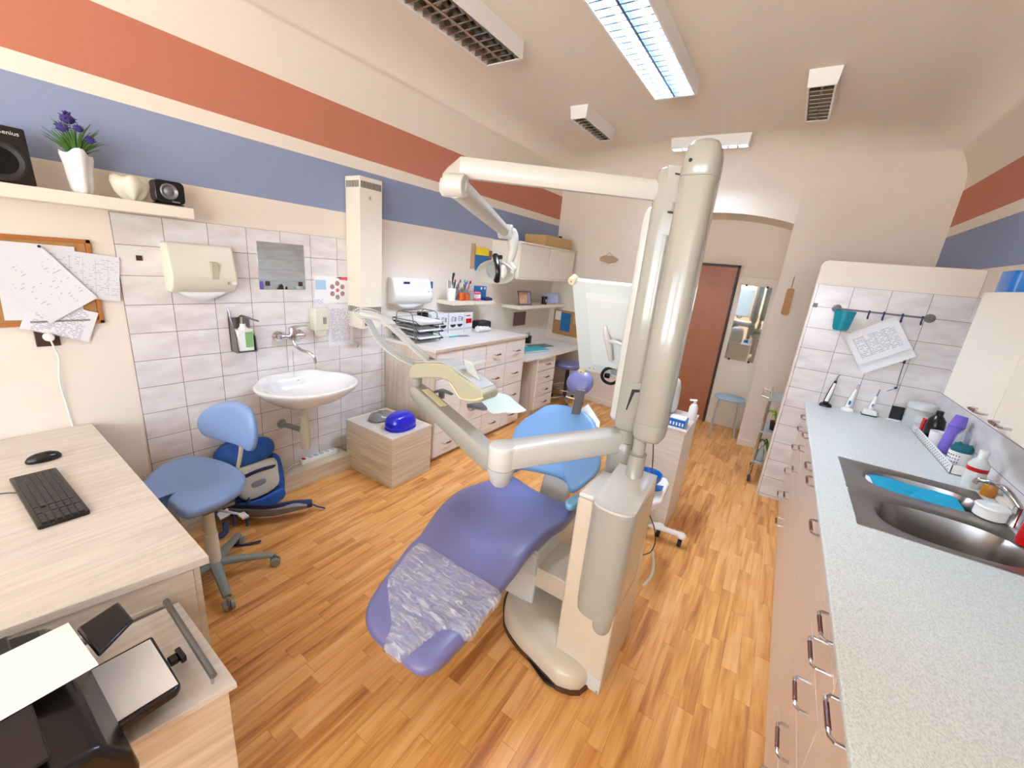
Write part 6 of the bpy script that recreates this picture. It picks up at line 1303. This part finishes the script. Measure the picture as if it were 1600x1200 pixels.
# mobile stand with blue bowl
c = pz(1030, 825, .0); t = T('mobile_stand', 'white mobile stand with splayed legs between unit and side cabinet', 'stand', (c.x, c.y, 0))
hub = pz(1012, 822, .09); hub = Vector((hub.x, hub.y, 0))
for k, (x, y) in enumerate(((1064, 838), (1040, 806))):
    e = pz(x, y, .075); e.y = min(e.y, 2.75); mb = MB(); mb.tube([hub + Vector((0, 0, .11)), Vector((e.x, e.y, .085))], [.030, .024], 10, squash=.6); l = mb.out('leg', 'white', t); MB().ell((e.x, e.y, .080), (.035, .035, .022), 16, 8).out('foot_cap', 'white', l)
    mb = MB(); mb.cyl((e.x - .012, e.y - .01, .027), (e.x + .012, e.y - .01, .027), .026, n=16); mb.cyl((e.x, e.y - .01, .027), (e.x, e.y - .01, .07), .006, n=8); mb.out('caster', 'dark', l)
mb = MB(); mb.cyl(hub + Vector((0, 0, .08)), hub + Vector((0, 0, .44)), .022, n=14); mb.out('post', 'lgrey', t)
mb = MB(); a = [pz(*p, .46) for p in ((1014, 800), (1014, 770), (1024, 754), (1040, 757), (1044, 766), (1030, 795))]; mb.prism(a, (0, 0, .05)); mb.out('stand_top', 'white', t, bevel=0.012, seg=3)
mb = MB(); a = [pz(*p, .512) for p in ((1022, 768), (1024, 758), (1037, 760), (1034, 767))]; mb.prism(a, (0, 0, .003)); mb.out('touch_panel', 'mblue', t)
b0 = pz(1014, 742, .60); t = T('blue_bowl', 'translucent blue bowl beside the unit pole', 'bowl', (b0.x, b0.y, .55)); mb = MB(); mb.lathe((b0.x, b0.y, .53), [(.02, 0), (.05, .015), (.072, .055), (.078, .085), (.074, .085), (.066, .055), (.045, .02), (.001, .012)], 32); mb.out('bowl_body', 'mblue', t); mb = MB(); mb.cyl((b0.x, b0.y, .505), (b0.x, b0.y, .53), .02, n=14); mb.cyl((b0.x, b0.y, .502), (b0.x, b0.y, .507), .035, n=20); mb.out('bowl_foot', 'unit', t)

# ================================================================ RIGHT KITCHEN RUN
XC = .318; ZK0, ZK1 = .05, .872
def base_unit(label, y0, y1, fronts):
    t = T('base_cabinet', label, 'cabinet', (.66, (y0 + y1) / 2, 0), 'cream base cabinets under the speckled worktop')
    mb = MB(); mb.box(XC + .019, 1.03, y0 + .001, y1 - .001, ZK0, .74 if 1.5 < y0 < 2.5 else ZK1); mb.out('carcass', 'cabw', t); MB().box(XC + .045, .98, y0 + .001, y1 - .001, .001, ZK0).out('plinth', 'cabw', t)
    for kind, a, b, z0, z1, hy, hz in fronts:
        g = .0018; d = MB().box(XC, XC + .0175, a + g, b - g, z0 + g, z1 - g).out(kind, 'cab', t, bevel=0.0012)
        h = MB(); dhandle(h, (XC, hy, hz), (0, 1, 0), (-1, 0, 0), .125, .032, .005); h.out('handle', ['chrome', 'brown'], d)
def stack(y0, y1): hc_ = (y0 + y1) / 2; zz = [(.795, .870, .840), (.668, .795, .745), (.472, .668, .590), (.262, .472, .385), (.052, .262, .175)]; return [('drawer', y0, y1, a, b, hc_ + .02, h) for a, b, h in zz]
base_unit('cream drawer unit at the far end of the worktop next to the partition', 3.43, 3.99, stack(3.43, 3.99))
base_unit('cream drawer unit second from the partition', 3.02, 3.43, stack(3.02, 3.43))
base_unit('cream two door unit below the steel sink', 2.055, 3.02, [('door', 2.055, 2.538, .052, .870, 2.43, .842), ('door', 2.538, 3.02, .052, .870, 2.645, .842)])
base_unit('cream single door unit between the sink and the near drawers', 1.61, 2.055, [('door', 1.61, 2.055, .052, .870, 1.93, .842)])
base_unit('cream drawer unit nearest the camera with five handles', 1.145, 1.61, [('drawer', 1.145, 1.61, a, b, 1.315, h) for a, b, h in ((.805, .870, .848), (.668, .805, .752), (.472, .668, .592), (.262, .472, .395), (.052, .262, .185))])
base_unit('cream door unit at the bottom edge of the picture', .60, 1.145, [('door', .60, 1.145, .052, .870, 1.01, .842)])
base_unit('cream door unit beside the camera, running out of the picture', .05, .60, [('door', .05, .60, .052, .870, .45, .842)])
# worktop with a cut-out for the sink
SY0, SY1, SX0, SX1 = 1.93, 2.735, .418, .955
t = T('worktop', 'long speckled pale worktop running along the right wall', 'worktop', (.67, 2, .872))
mb = MB(); zt0, zt1 = .8725, .912; y0, y1, x0, x1 = .05, 3.992, .303, 1.027
for a, b, c, d in ((x0, x1, y0, SY0 + .015), (x0, x1, SY1 - .015, y1), (x0, SX0 + .015, SY0 + .015, SY1 - .015), (SX1 - .015, x1, SY0 + .015, SY1 - .015)): mb.box(a, b, c, d, zt0, zt1)
mb.out('worktop_slab', 'spk', t)
MB().tube([(x0 + .0, y0, zt1 - .008), (x0, y1, zt1 - .008)], .0078, 10).out('front_edge', 'spk', t)
MB().box(1.005, 1.0275, y0, y1, zt1, zt1 + .022).out('upstand', 'cabw', t, bevel=0.004)
# steel sink, two long bowls
t = T('kitchen_sink', 'stainless steel sink with two long rounded bowls set in the worktop', 'sink', (.69, 2.33, .905))
zs_ = .9125
def superring(cx, cy, hx, hy, z, n=48, p=.72): return [Vector((cx + hx * (abs(math.cos(a)) ** p) * (1 if math.cos(a) > 0 else -1), cy + hy * (abs(math.sin(a)) ** p) * (1 if math.sin(a) > 0 else -1), z)) for a in [2 * math.pi * i / n for i in range(n)]]
bowls = [(.715, 2.130, .215, .150), (.715, 2.535, .205, .125)]
def rect_ring(x0, x1, y0, y1, z, n=48, r=.03):
    out = []; cx, cy = (x0 + x1) / 2, (y0 + y1) / 2; hx, hy = (x1 - x0) / 2, (y1 - y0) / 2
    for i in range(n):
        a = 2 * math.pi * i / n; c, s = math.cos(a), math.sin(a); k2 = 1 / max(abs(c) / hx, abs(s) / hy); out.append(Vector((cx + c * k2, cy + s * k2, z)))
    return out
ym = 2.325; mb = MB()
for (cx, cy, hx, hy), (ya, yb) in zip(bowls, ((SY0, ym), (ym, SY1))):
    mb.loft([rect_ring(SX0, SX1, ya, yb, zs_ - .004), rect_ring(SX0 + .002, SX1 - .002, ya + (.002 if ya == SY0 else 0), yb - (.002 if yb == SY1 else 0), zs_ + .002), superring(cx, cy, hx + .012, hy + .012, zs_ + .002), superring(cx, cy, hx, hy, zs_ - .004), superring(cx, cy, hx - .015, hy - .012, zs_ - .06), superring(cx, cy, hx - .03, hy - .025, zs_ - .125), superring(cx, cy, hx - .06, hy - .05, zs_ - .138), superring(cx, cy, .03, .03, zs_ - .142, p=1), superring(cx, cy, .002, .002, zs_ - .146, p=1)], cap=False)
mb.box(SX0, SX1, ym - .02, ym + .02, zs_ - .004, zs_ + .0015)
for (x, y) in ((SX0, SY0), (SX1 - .05, SY0), (SX0, SY1 - .05), (SX1 - .05, SY1 - .05)): mb.prism([(x + a, y + b, zs_ - .004) for a, b in rrect(0, .05, 0, .05, .008)], (0, 0, .0055))
mb.out('sink_body', 'steel', t, angle=50)
for cx, cy, hx, hy in bowls: m2 = MB(); m2.lathe((cx, cy, zs_ - .1405), [(.028, 0), (.026, .003), (.001, .001)], 20); m2.out('drain', 'chrome', t)
# cyan cloth over the far bowl
mb = MB(); A_ = [(1345, 735), (1353, 737), (1460, 752), (1488, 762), (1498, 778), (1510, 800), (1498, 804), (1470, 796), (1430, 788), (1395, 780), (1366, 765), (1352, 748)]
Q = [pz(x, y, .892) for x, y in A_]; c = sum(Q, Vector()) / len(Q); cc = closed_catmull(Q, 3); rr = []
for s, h in ((1.02, -.03), (1.0, -.008), (.96, .004), (.85, .006), (.6, 0), (.3, -.004), (.02, -.004)): rr.append([Vector((c.x + (p.x - c.x) * s, c.y + (p.y - c.y) * s, .888 + h + .005 * math.sin(i * .9) * s)) for i, p in enumerate(cc)])
mb.loft(rr, cap=False); tag(mb.out('cloth', 'cyan', solid=.002), 'bright cyan cloth stretched over the far sink bowl', 'cloth')
c = pz(1357, 757, .893); mb = MB(); mb.prism([pz(x, y, .885) for x, y in ((1351, 744), (1358, 748), (1365, 762), (1362, 766), (1350, 760))], (0, 0, .012)); tag(mb.out('sponge', 'paper', bevel=.003), 'white sponge corner peeking from the cyan cloth', 'sponge')
# things on the worktop
ZW = .9125
def at(x, y): p = pz(x, y, ZW); return Vector((p.x, min(p.y, 3.955), ZW))
def pen_tool(label, px, bc, body, tip, h, basem):
    c = at(*px); t = T('curing_lamp', label, 'dental tool', c, 'cordless dental tools on chargers')
    mb = MB(); mb.loft([rr_ring(c.x, c.y - .0, .042, .036, ZW + z, s, p=.8) for s, z in ((1, 0), (1, .008), (.85, .02), (.5, .028), (.2, .03))]); mb.out('charger_base', basem, t, angle=60)
    mb = MB(); d_ = Vector((.12, .05, 1)).normalized(); p = c + Vector((-.004, 0, .022)); mb.tube([p, p + d_ * h * .3, p + d_ * h * .62, p + d_ * h * .80], [.019, .018, .013, .008], 16, smooth=3); mb.out('tool_body', body, t)
    mb = MB(); q = p + d_ * h * .80; mb.tube([q, q + d_ * h * .14, q + d_ * h * .22 + Vector((.006, 0, 0))], [.006, .0045, .004], 10); mb.out('tool_tip', tip, t)
    return t, p, d_
tt, p, d_ = pen_tool('black and white cordless dental tool at the worktop corner', (1289, 634), 0, 'black', 'gmet', .235, 'black')
mb = MB(); mb.tube([p + d_ * .02 + Vector((-.002, -.012, 0)), p + d_ * .08 + Vector((0, -.012, 0)), p + d_ * .17 + Vector((0, -.008, 0))], [.012, .013, .008], 12, smooth=2); mb.out('white_grip', 'white', tt)
tt, p, d_ = pen_tool('white and silver cordless dental tool with pale round base', (1321, 637), 0, 'white', 'steel', .19, 'white')
mb = MB(); mb.box(-.006, .006, -.003, .003, 0, .03, Matrix.Translation(p + d_ * .03 + Vector((0, -.018, 0)))); mb.out('display', 'posterb', tt)
c = at(1352, 641); t = T('curing_lamp', 'white cordless dental tool on a square black edged charger', 'dental tool', c, 'cordless dental tools on chargers')
mb = MB(); mb.box(c.x - .045, c.x + .045, c.y - .035, c.y + .035, ZW, ZW + .006); mb.out('charger_foot', 'black', t); mb = MB(); mb.prism([(c.x - .045, c.y - .035, ZW + .0065), (c.x + .045, c.y - .035, ZW + .0065), (c.x + .040, c.y - .035, ZW + .045), (c.x - .040, c.y - .035, ZW + .045)], (0, .07, 0)); mb.out('charger_base', 'white', t, bevel=.006)
d_ = Vector((.10, .04, 1)).normalized(); p = c + Vector((0, 0, .04)); mb = MB(); mb.tube([p, p + d_ * .06, p + d_ * .11], [.016, .015, .009], 14); mb.out('tool_body', 'white', t); MB().tube([p + d_ * .11, p + d_ * .165], [.005, .003], 8).out('tool_tip', 'gmet', t); MB().box(-.005, .005, -.002, .002, 0, .022, Matrix.Translation(p + d_ * .03 + Vector((0, -.0165, 0)))).out('display', 'gmet', t)
c = at(1392, 651); t = T('small_display', 'small black screen on a white foot with a white cable', 'display', c)
mb = MB(); mb.box(c.x - .048, c.x + .048, c.y - .03, c.y + .03, ZW, ZW + .012); mb.out('foot', 'white', t, bevel=.003); mb = MB(); mb.prism([(c.x - .036, c.y - .012, ZW + .0125), (c.x + .036, c.y - .012, ZW + .0125), (c.x + .036, c.y + .004, ZW + .105), (c.x - .036, c.y + .004, ZW + .105)], (0, .008, 0)); mb.out('screen', 'black', t); MB().tube([(c.x + .045, c.y, ZW + .008), (c.x + .07, c.y - .015, ZW + .006), (c.x + .09, c.y + .01, ZW + .006), (c.x + .085, c.y + .02, ZW + .06)], .003, 6, smooth=4).out('cable', 'white', t)
c = at(1442, 660); c = Vector((.945, 3.875, ZW)); t = T('plastic_canister', 'cloudy white lidded plastic canister on the worktop', 'canister', c)
mb = MB(); mb.lathe(c, [(.072, .0), (.076, .012), (.074, .12), (.070, .135), (.001, .136)], 36); mb.out('canister_body', mat('cloudy_plastic', (212, 212, 206), .3, trans=.25), t); mb = MB(); mb.lathe(c, [(.079, .1365), (.079, .168), (.072, .178), (.04, .184), (.001, .184)], 36); mb.out('lid', 'unit2', t)
mb = MB(); mb.prism([(c.x - .035, c.y - .077, ZW + .05), (c.x + .035, c.y - .077, ZW + .05), (c.x + .035, c.y - .077, ZW + .10), (c.x - .035, c.y - .077, ZW + .10)], (0, .006, 0)); mb.out('label', 'paper', t)
# basket with bottles
a, b = pz(1445, 672, ZW), pz(1565, 790, ZW)
t = T('plastic_basket', 'low white perforated basket of bottles along the wall', 'basket', (.93, 3.2, ZW))
bx0, bx1, by0, by1 = .905, 1.002, 2.93, 3.76
mb = MB(); mb.box(bx0, bx1, by0, by1, ZW, ZW + .004); mb.box(bx0, bx0 + .004, by0, by1, ZW, ZW + .05); mb.box(bx1 - .004, bx1, by0, by1, ZW, ZW + .05); mb.box(bx0, bx1, by0, by0 + .004, ZW, ZW + .05); mb.box(bx0, bx1, by1 - .004, by1, ZW, ZW + .05); mb.out('basket_body', 'white', t)
mb = MB()
for k in range(20):
    for r in range(3): y = by0 + .03 + k * .036 + (.018 if r % 2 else 0); mb.box(bx0 - .0008, bx0, y, y + .012, ZW + .010 + .012 * r, ZW + .016 + .012 * r)
o = mb.out('perforations', 'gmet', t); 
ZB = ZW + .0045
def bottle(name, label, x, y, prof, m, cat='bottle', capm=None, capprof=None, z=ZB):
    t = T(name, label, cat, (x, y, z)); mb = MB(); mb.lathe((x, y, z), prof, 24); mb.out('body', m, t)
    if capm: mb = MB(); mb.lathe((x, y, z), capprof, 20); mb.out('cap', capm, t)
    return t
bottle('spray_bottle', 'black round bottle with white band beside the canister', .953, 3.55, [(.04, 0), (.044, .02), (.046, .10), (.042, .14), (.02, .17), (.001, .17)], 'black', capm='black', capprof=[(.018, .1705), (.018, .20), (.001, .20)])
tag(MB().box(.912, .926, 3.615, 3.655, ZB, ZB + .12).out('marker', 'red', bevel=.004), 'red tube standing in the basket near the black bottle', 'tube')
bottle('beaker', 'white beaker in front of the black bottle', .952, 3.43, [(.036, 0), (.044, .095), (.040, .095), (.032, .006), (.001, .006)], 'white', 'beaker')
tag(MB().tube([(.952, 3.42, ZB + .012), (.975, 3.36, ZB + .175)], .006, 8).out('spatula', 'lime'), 'yellow green stick leaning in the white beaker', 'stick')
mb = MB(); t = T('cup_stack', 'leaning stack of violet plastic cups in the basket', 'cups', (.925, 3.26, ZB)); 
pr = []
for k in range(12): pr += [(.032 + .001 * (k % 2), .014 * k), (.034, .014 * k + .012)]
mb.lathe((0, 0, 0), [(.001, 0)] + pr + [(.036, .17), (.026, .235), (.001, .235)], 26); mb.xf(Matrix.Translation((.945, 3.25, ZB + .012)) @ Matrix.Rotation(-.16, 4, 'X') @ Matrix.Rotation(.12, 4, 'Y')); mb.out('cups', 'violet', t, angle=25)
t = T('cotton_holder', 'white round perforated tub of teal fabric in the basket', 'tub', (.955, 3.06, ZB)); mb = MB(); mb.lathe((.955, 3.06, ZB), [(.040, 0), (.047, .095), (.044, .095), (.038, .006), (.001, .006)], 28); mb.out('tub_body', 'white', t)
mb = MB()
for k in range(7):
    for r in range(4):
        a = math.pi + .25 * k - .2; rr_ = .0415 + .0013 * r; p = Vector((.955 + rr_ * math.cos(a), 3.06 + rr_ * math.sin(a) - .0, ZB + .02 + .018 * r)); mb.ell(p, (.003, .003, .005), 6, 4)
mb.out('perforations', 'gmet', t)
rnd = random.Random(12); mb = MB(); rings = []
for s, h in ((.6, .05), (.95, .09), (1.0, .105), (.8, .125), (.4, .135), (.05, .13)): rings.append([Vector((.955 + .044 * s * math.cos(a) * (1 + .08 * rnd.uniform(-1, 1)), 3.06 + .044 * s * math.sin(a), ZB + h + .012 * rnd.uniform(-1, 1) * (h > .1))) for a in [2 * math.pi * i / 22 for i in range(22)]])
mb.loft(rings); tag(mb.out('fabric', 'dteal'), 'dark teal crumpled fabric stuffed into the white tub', 'fabric')
bottle('tall_bottle', 'clear tall bottle standing behind the violet cups', .970, 3.155, [(.028, 0), (.03, .01), (.03, .15), (.012, .19), (.001, .19)], 'clear')
bottle('spray_bottle', 'white bottle with a red band right of the teal fabric', .95, 2.80, [(.036, 0), (.038, .01), (.038, .12), (.018, .15), (.001, .15)], 'unit2', capm='white', capprof=[(.018, .1505), (.018, .19), (.001, .19)], z=ZW)
MB().lathe((.95, 2.80, ZW), [(.0385, .085), (.0385, .105), (.030, .105)], 24).out('band', 'red', [o for o in bpy.data.objects if o.get('label', '').startswith('white bottle with a red')][0])
# tap on the sink's wall side
c = pz(1590, 775, .93); t = T('sink_tap', 'chrome sink tap reaching over the steel bowls', 'tap', (.985, 2.42, ZW))
mb = MB(); mb.lathe((.975, 2.40, ZW), [(.027, .001), (.025, .012), (.020, .03), (.020, .085), (.001, .09)], 20); mb.out('tap_body', 'chrome', t)
e_ = pz(1532, 748, 1.03)
mb = MB(); mb.tube([(.975, 2.40, ZW + .075), (.93, 2.44, ZW + .13), (e_.x + .03, e_.y - .02, 1.03), (e_.x, e_.y, 1.025), (e_.x - .01, e_.y + .008, 1.005)], [.013, .012, .011, .012], 14, smooth=4); mb.out('spout', 'chrome', t)
c = pz(1544, 808, zs_ + .003); t = T('lidded_jar', 'white round ceramic jar with lid standing on the sink rim', 'jar', (c.x, c.y, zs_)); zj = zs_ + .0035
mb = MB(); mb.lathe((c.x, c.y, zj), [(.045, 0), (.050, .004), (.050, .040), (.001, .041)], 36); mb.out('jar_body', 'white', t, bevel=0); mb = MB(); mb.lathe((c.x, c.y, zj), [(.0525, .0415), (.0535, .048), (.050, .053), (.015, .055), (.001, .055)], 36); mb.out('lid', 'white', t); mb = MB(); mb.tube([(c.x - .018, c.y, zj + .058), (c.x + .018, c.y, zj + .058)], .006, 10); mb.out('lid_knob', 'white', t)
c = pz(1574, 783, ZW); bottle('small_jar', 'amber plastic jar beside the red container', min(c.x, .985), 2.53 if 0 else c.y, [(.024, 0), (.026, .004), (.026, .05), (.022, .058), (.001, .058)], 'amber', 'jar', z=ZW)
c = pz(1600, 815, ZW); bottle('red_container', 'red plastic container cut off by the right picture edge', .965, 2.22, [(.040, .003), (.042, .01), (.042, .075), (.036, .085), (.001, .086)], 'red', 'container', z=ZW)
# partition: rail, hooks, basket, papers, mirror probe
t = T('utensil_rail', 'grey utensil rail with blue hooks on the tiled partition', 'rail', (.58, 3.99, 1.66))
a, b = py_(1308, 482, 3.955), py_(1455, 498, 3.955)
MB().cyl(a, b, .0065, n=12).out('rail', 'gmet', t)
for p in (a, b): MB().lathe((p.x, 3.9925, p.z), [(.030, 0), (.030, -.008), (.014, -.016), (.012, -.036), (.001, -.04)], 20, 'Y').out('rail_bracket', 'gmet', t)
for x, y in ((1358, 489), (1381, 491), (1410, 494), (1441, 498)):
    p = py_(x, y, 3.95); mb = MB(); mb.tube([p + Vector((0, .012, .002)), p + Vector((0, .004, .014)), p + Vector((0, -.010, .008)), p + Vector((-.002, -.012, -.03)), p + Vector((-.002, -.022, -.040)), p + Vector((-.002, -.03, -.03))], .005, 8, smooth=3); tag(mb.out('rail_hook', 'navy'), {1358: 'dark blue rail hook nearest the turquoise cup', 1381: 'dark blue rail hook above the top of the printed form', 1410: 'dark blue rail hook right of the printed form', 1441: 'dark blue rail hook nearest the right rail bracket'}[x], 'hook', 'blue hooks on the utensil rail')
p = [py_(x, y, 3.93) for x, y in ((1300, 510), (1305, 484), (1338, 488), (1328, 515), (1318, 517), (1302, 515))]
cx_ = (p[1].x + p[2].x) / 2; t = T('rail_cup', 'turquoise translucent cup hanging on the utensil rail', 'cup', (cx_, 3.935, p[0].z)); z0_ = min(q.z for q in p); z1_ = max(q.z for q in p)
mb = MB(); mb.lathe((cx_, 3.925, z0_), [(.001, 0), (.040, .002), (.050, .02), (.066, z1_ - z0_), (.063, z1_ - z0_), (.046, .022), (.001, .006)], 28, sy=.75); mb.out('cup_body', 'cyanp', t)
def psheet(m, pts, label, yv, curl=0): a, b, c = [py_(u, v, yv) for u, v in pts]; X = b - a; Y = a - c; return sheet('hanging_paper', m, a + (X - Y) / 2, X, Y, X.length, Y.length, label, 'paper', 'papers hanging from the rail', curl=curl)
psheet('paper', [(1318, 524), (1400, 494), (1347, 584)], 'rear white sheet hanging behind the printed form', 3.950)
psheet('prform', [(1319, 527), (1400, 498), (1344, 570)], 'tilted printed form hanging from the utensil rail', 3.938)
t = T('probe_mirror', 'thin dark dental probe with bent end fixed on the tiles', 'probe', (.72, 3.98, 1.1)); mb = MB(); mb.tube([py_(1415, 560, 3.985), py_(1405, 590, 3.985), py_(1401, 606, 3.985), py_(1386, 611, 3.98)], .0028, 6); mb.out('probe_shaft', 'gmet', t); MB().cyl(py_(1416, 558, 3.984), py_(1412, 568, 3.984), .007, n=8).out('grip', 'navy', t); MB().cyl(py_(1402, 605, 3.984), py_(1397, 607, 3.984), .007, n=8).out('joint', 'navy', t)
tag(MB().box(.168, .196, 3.985, 3.9925, 1.650, 1.682).out('wall_sticker', 'black'), 'small black square at the left edge of the tiled partition', 'sticker')
# wall cabinets on the right
def wall_unit(label, y0, y1, split, first=False):
    t = T('wall_cabinet', label, 'cabinet', (.88, (y0 + y1) / 2, 1.33), 'cream wall cabinets above the worktop')
    MB().box(.754, 1.030, y0 + .001, y1 - .001, 1.335, 1.830).out('carcass', 'cabw', t)
    for a, b, hy in split:
        d = MB().box(.735, .7525, a + .002, b - .002, 1.337, 1.828).out('cabinet_door', 'cabw', t, bevel=0.0015); h = MB(); dhandle(h, (.735, hy, 1.365), (0, 1, 0), (-1, 0, 0), .10, .03, .005); h.out('handle', ['chrome', 'brown'], d)
wall_unit('cream two door wall cabinet at the far end above the bottles', 1.62, 2.80, [(2.215, 2.80, 2.32), (1.62, 2.215, 2.11)])
wall_unit('cream wall cabinet running out at the right picture edge', .62, 1.62, [(1.12, 1.62, 1.50), (.62, 1.12, .74)])
t = T('corner_shelf', 'small cream open shelf unit at the end of the wall cabinets', 'shelf', (.95, 2.95, 1.33))
for z, d in ((1.325, .20), (1.56, .17)): mb = MB(); mb.prism([(1.027, 2.801, z), (.80, 2.801, z), (.80, 2.86, z), (.84, 2.801 + d * .8, z), (.93, 2.801 + d, z), (1.027, 2.801 + d, z)], (0, 0, .018)); mb.out('shelf_board', 'cabw', t, bevel=.002)
c = px_(1592, 448, .86); tag(MB().rbox(.80, .97, max(c.y - .12, 2.3), c.y + .05, 1.8305, 1.93, .02).out('storage_tub', 'mblue', bevel=.006), 'blue plastic tub on top of the right wall cabinets', 'tub')
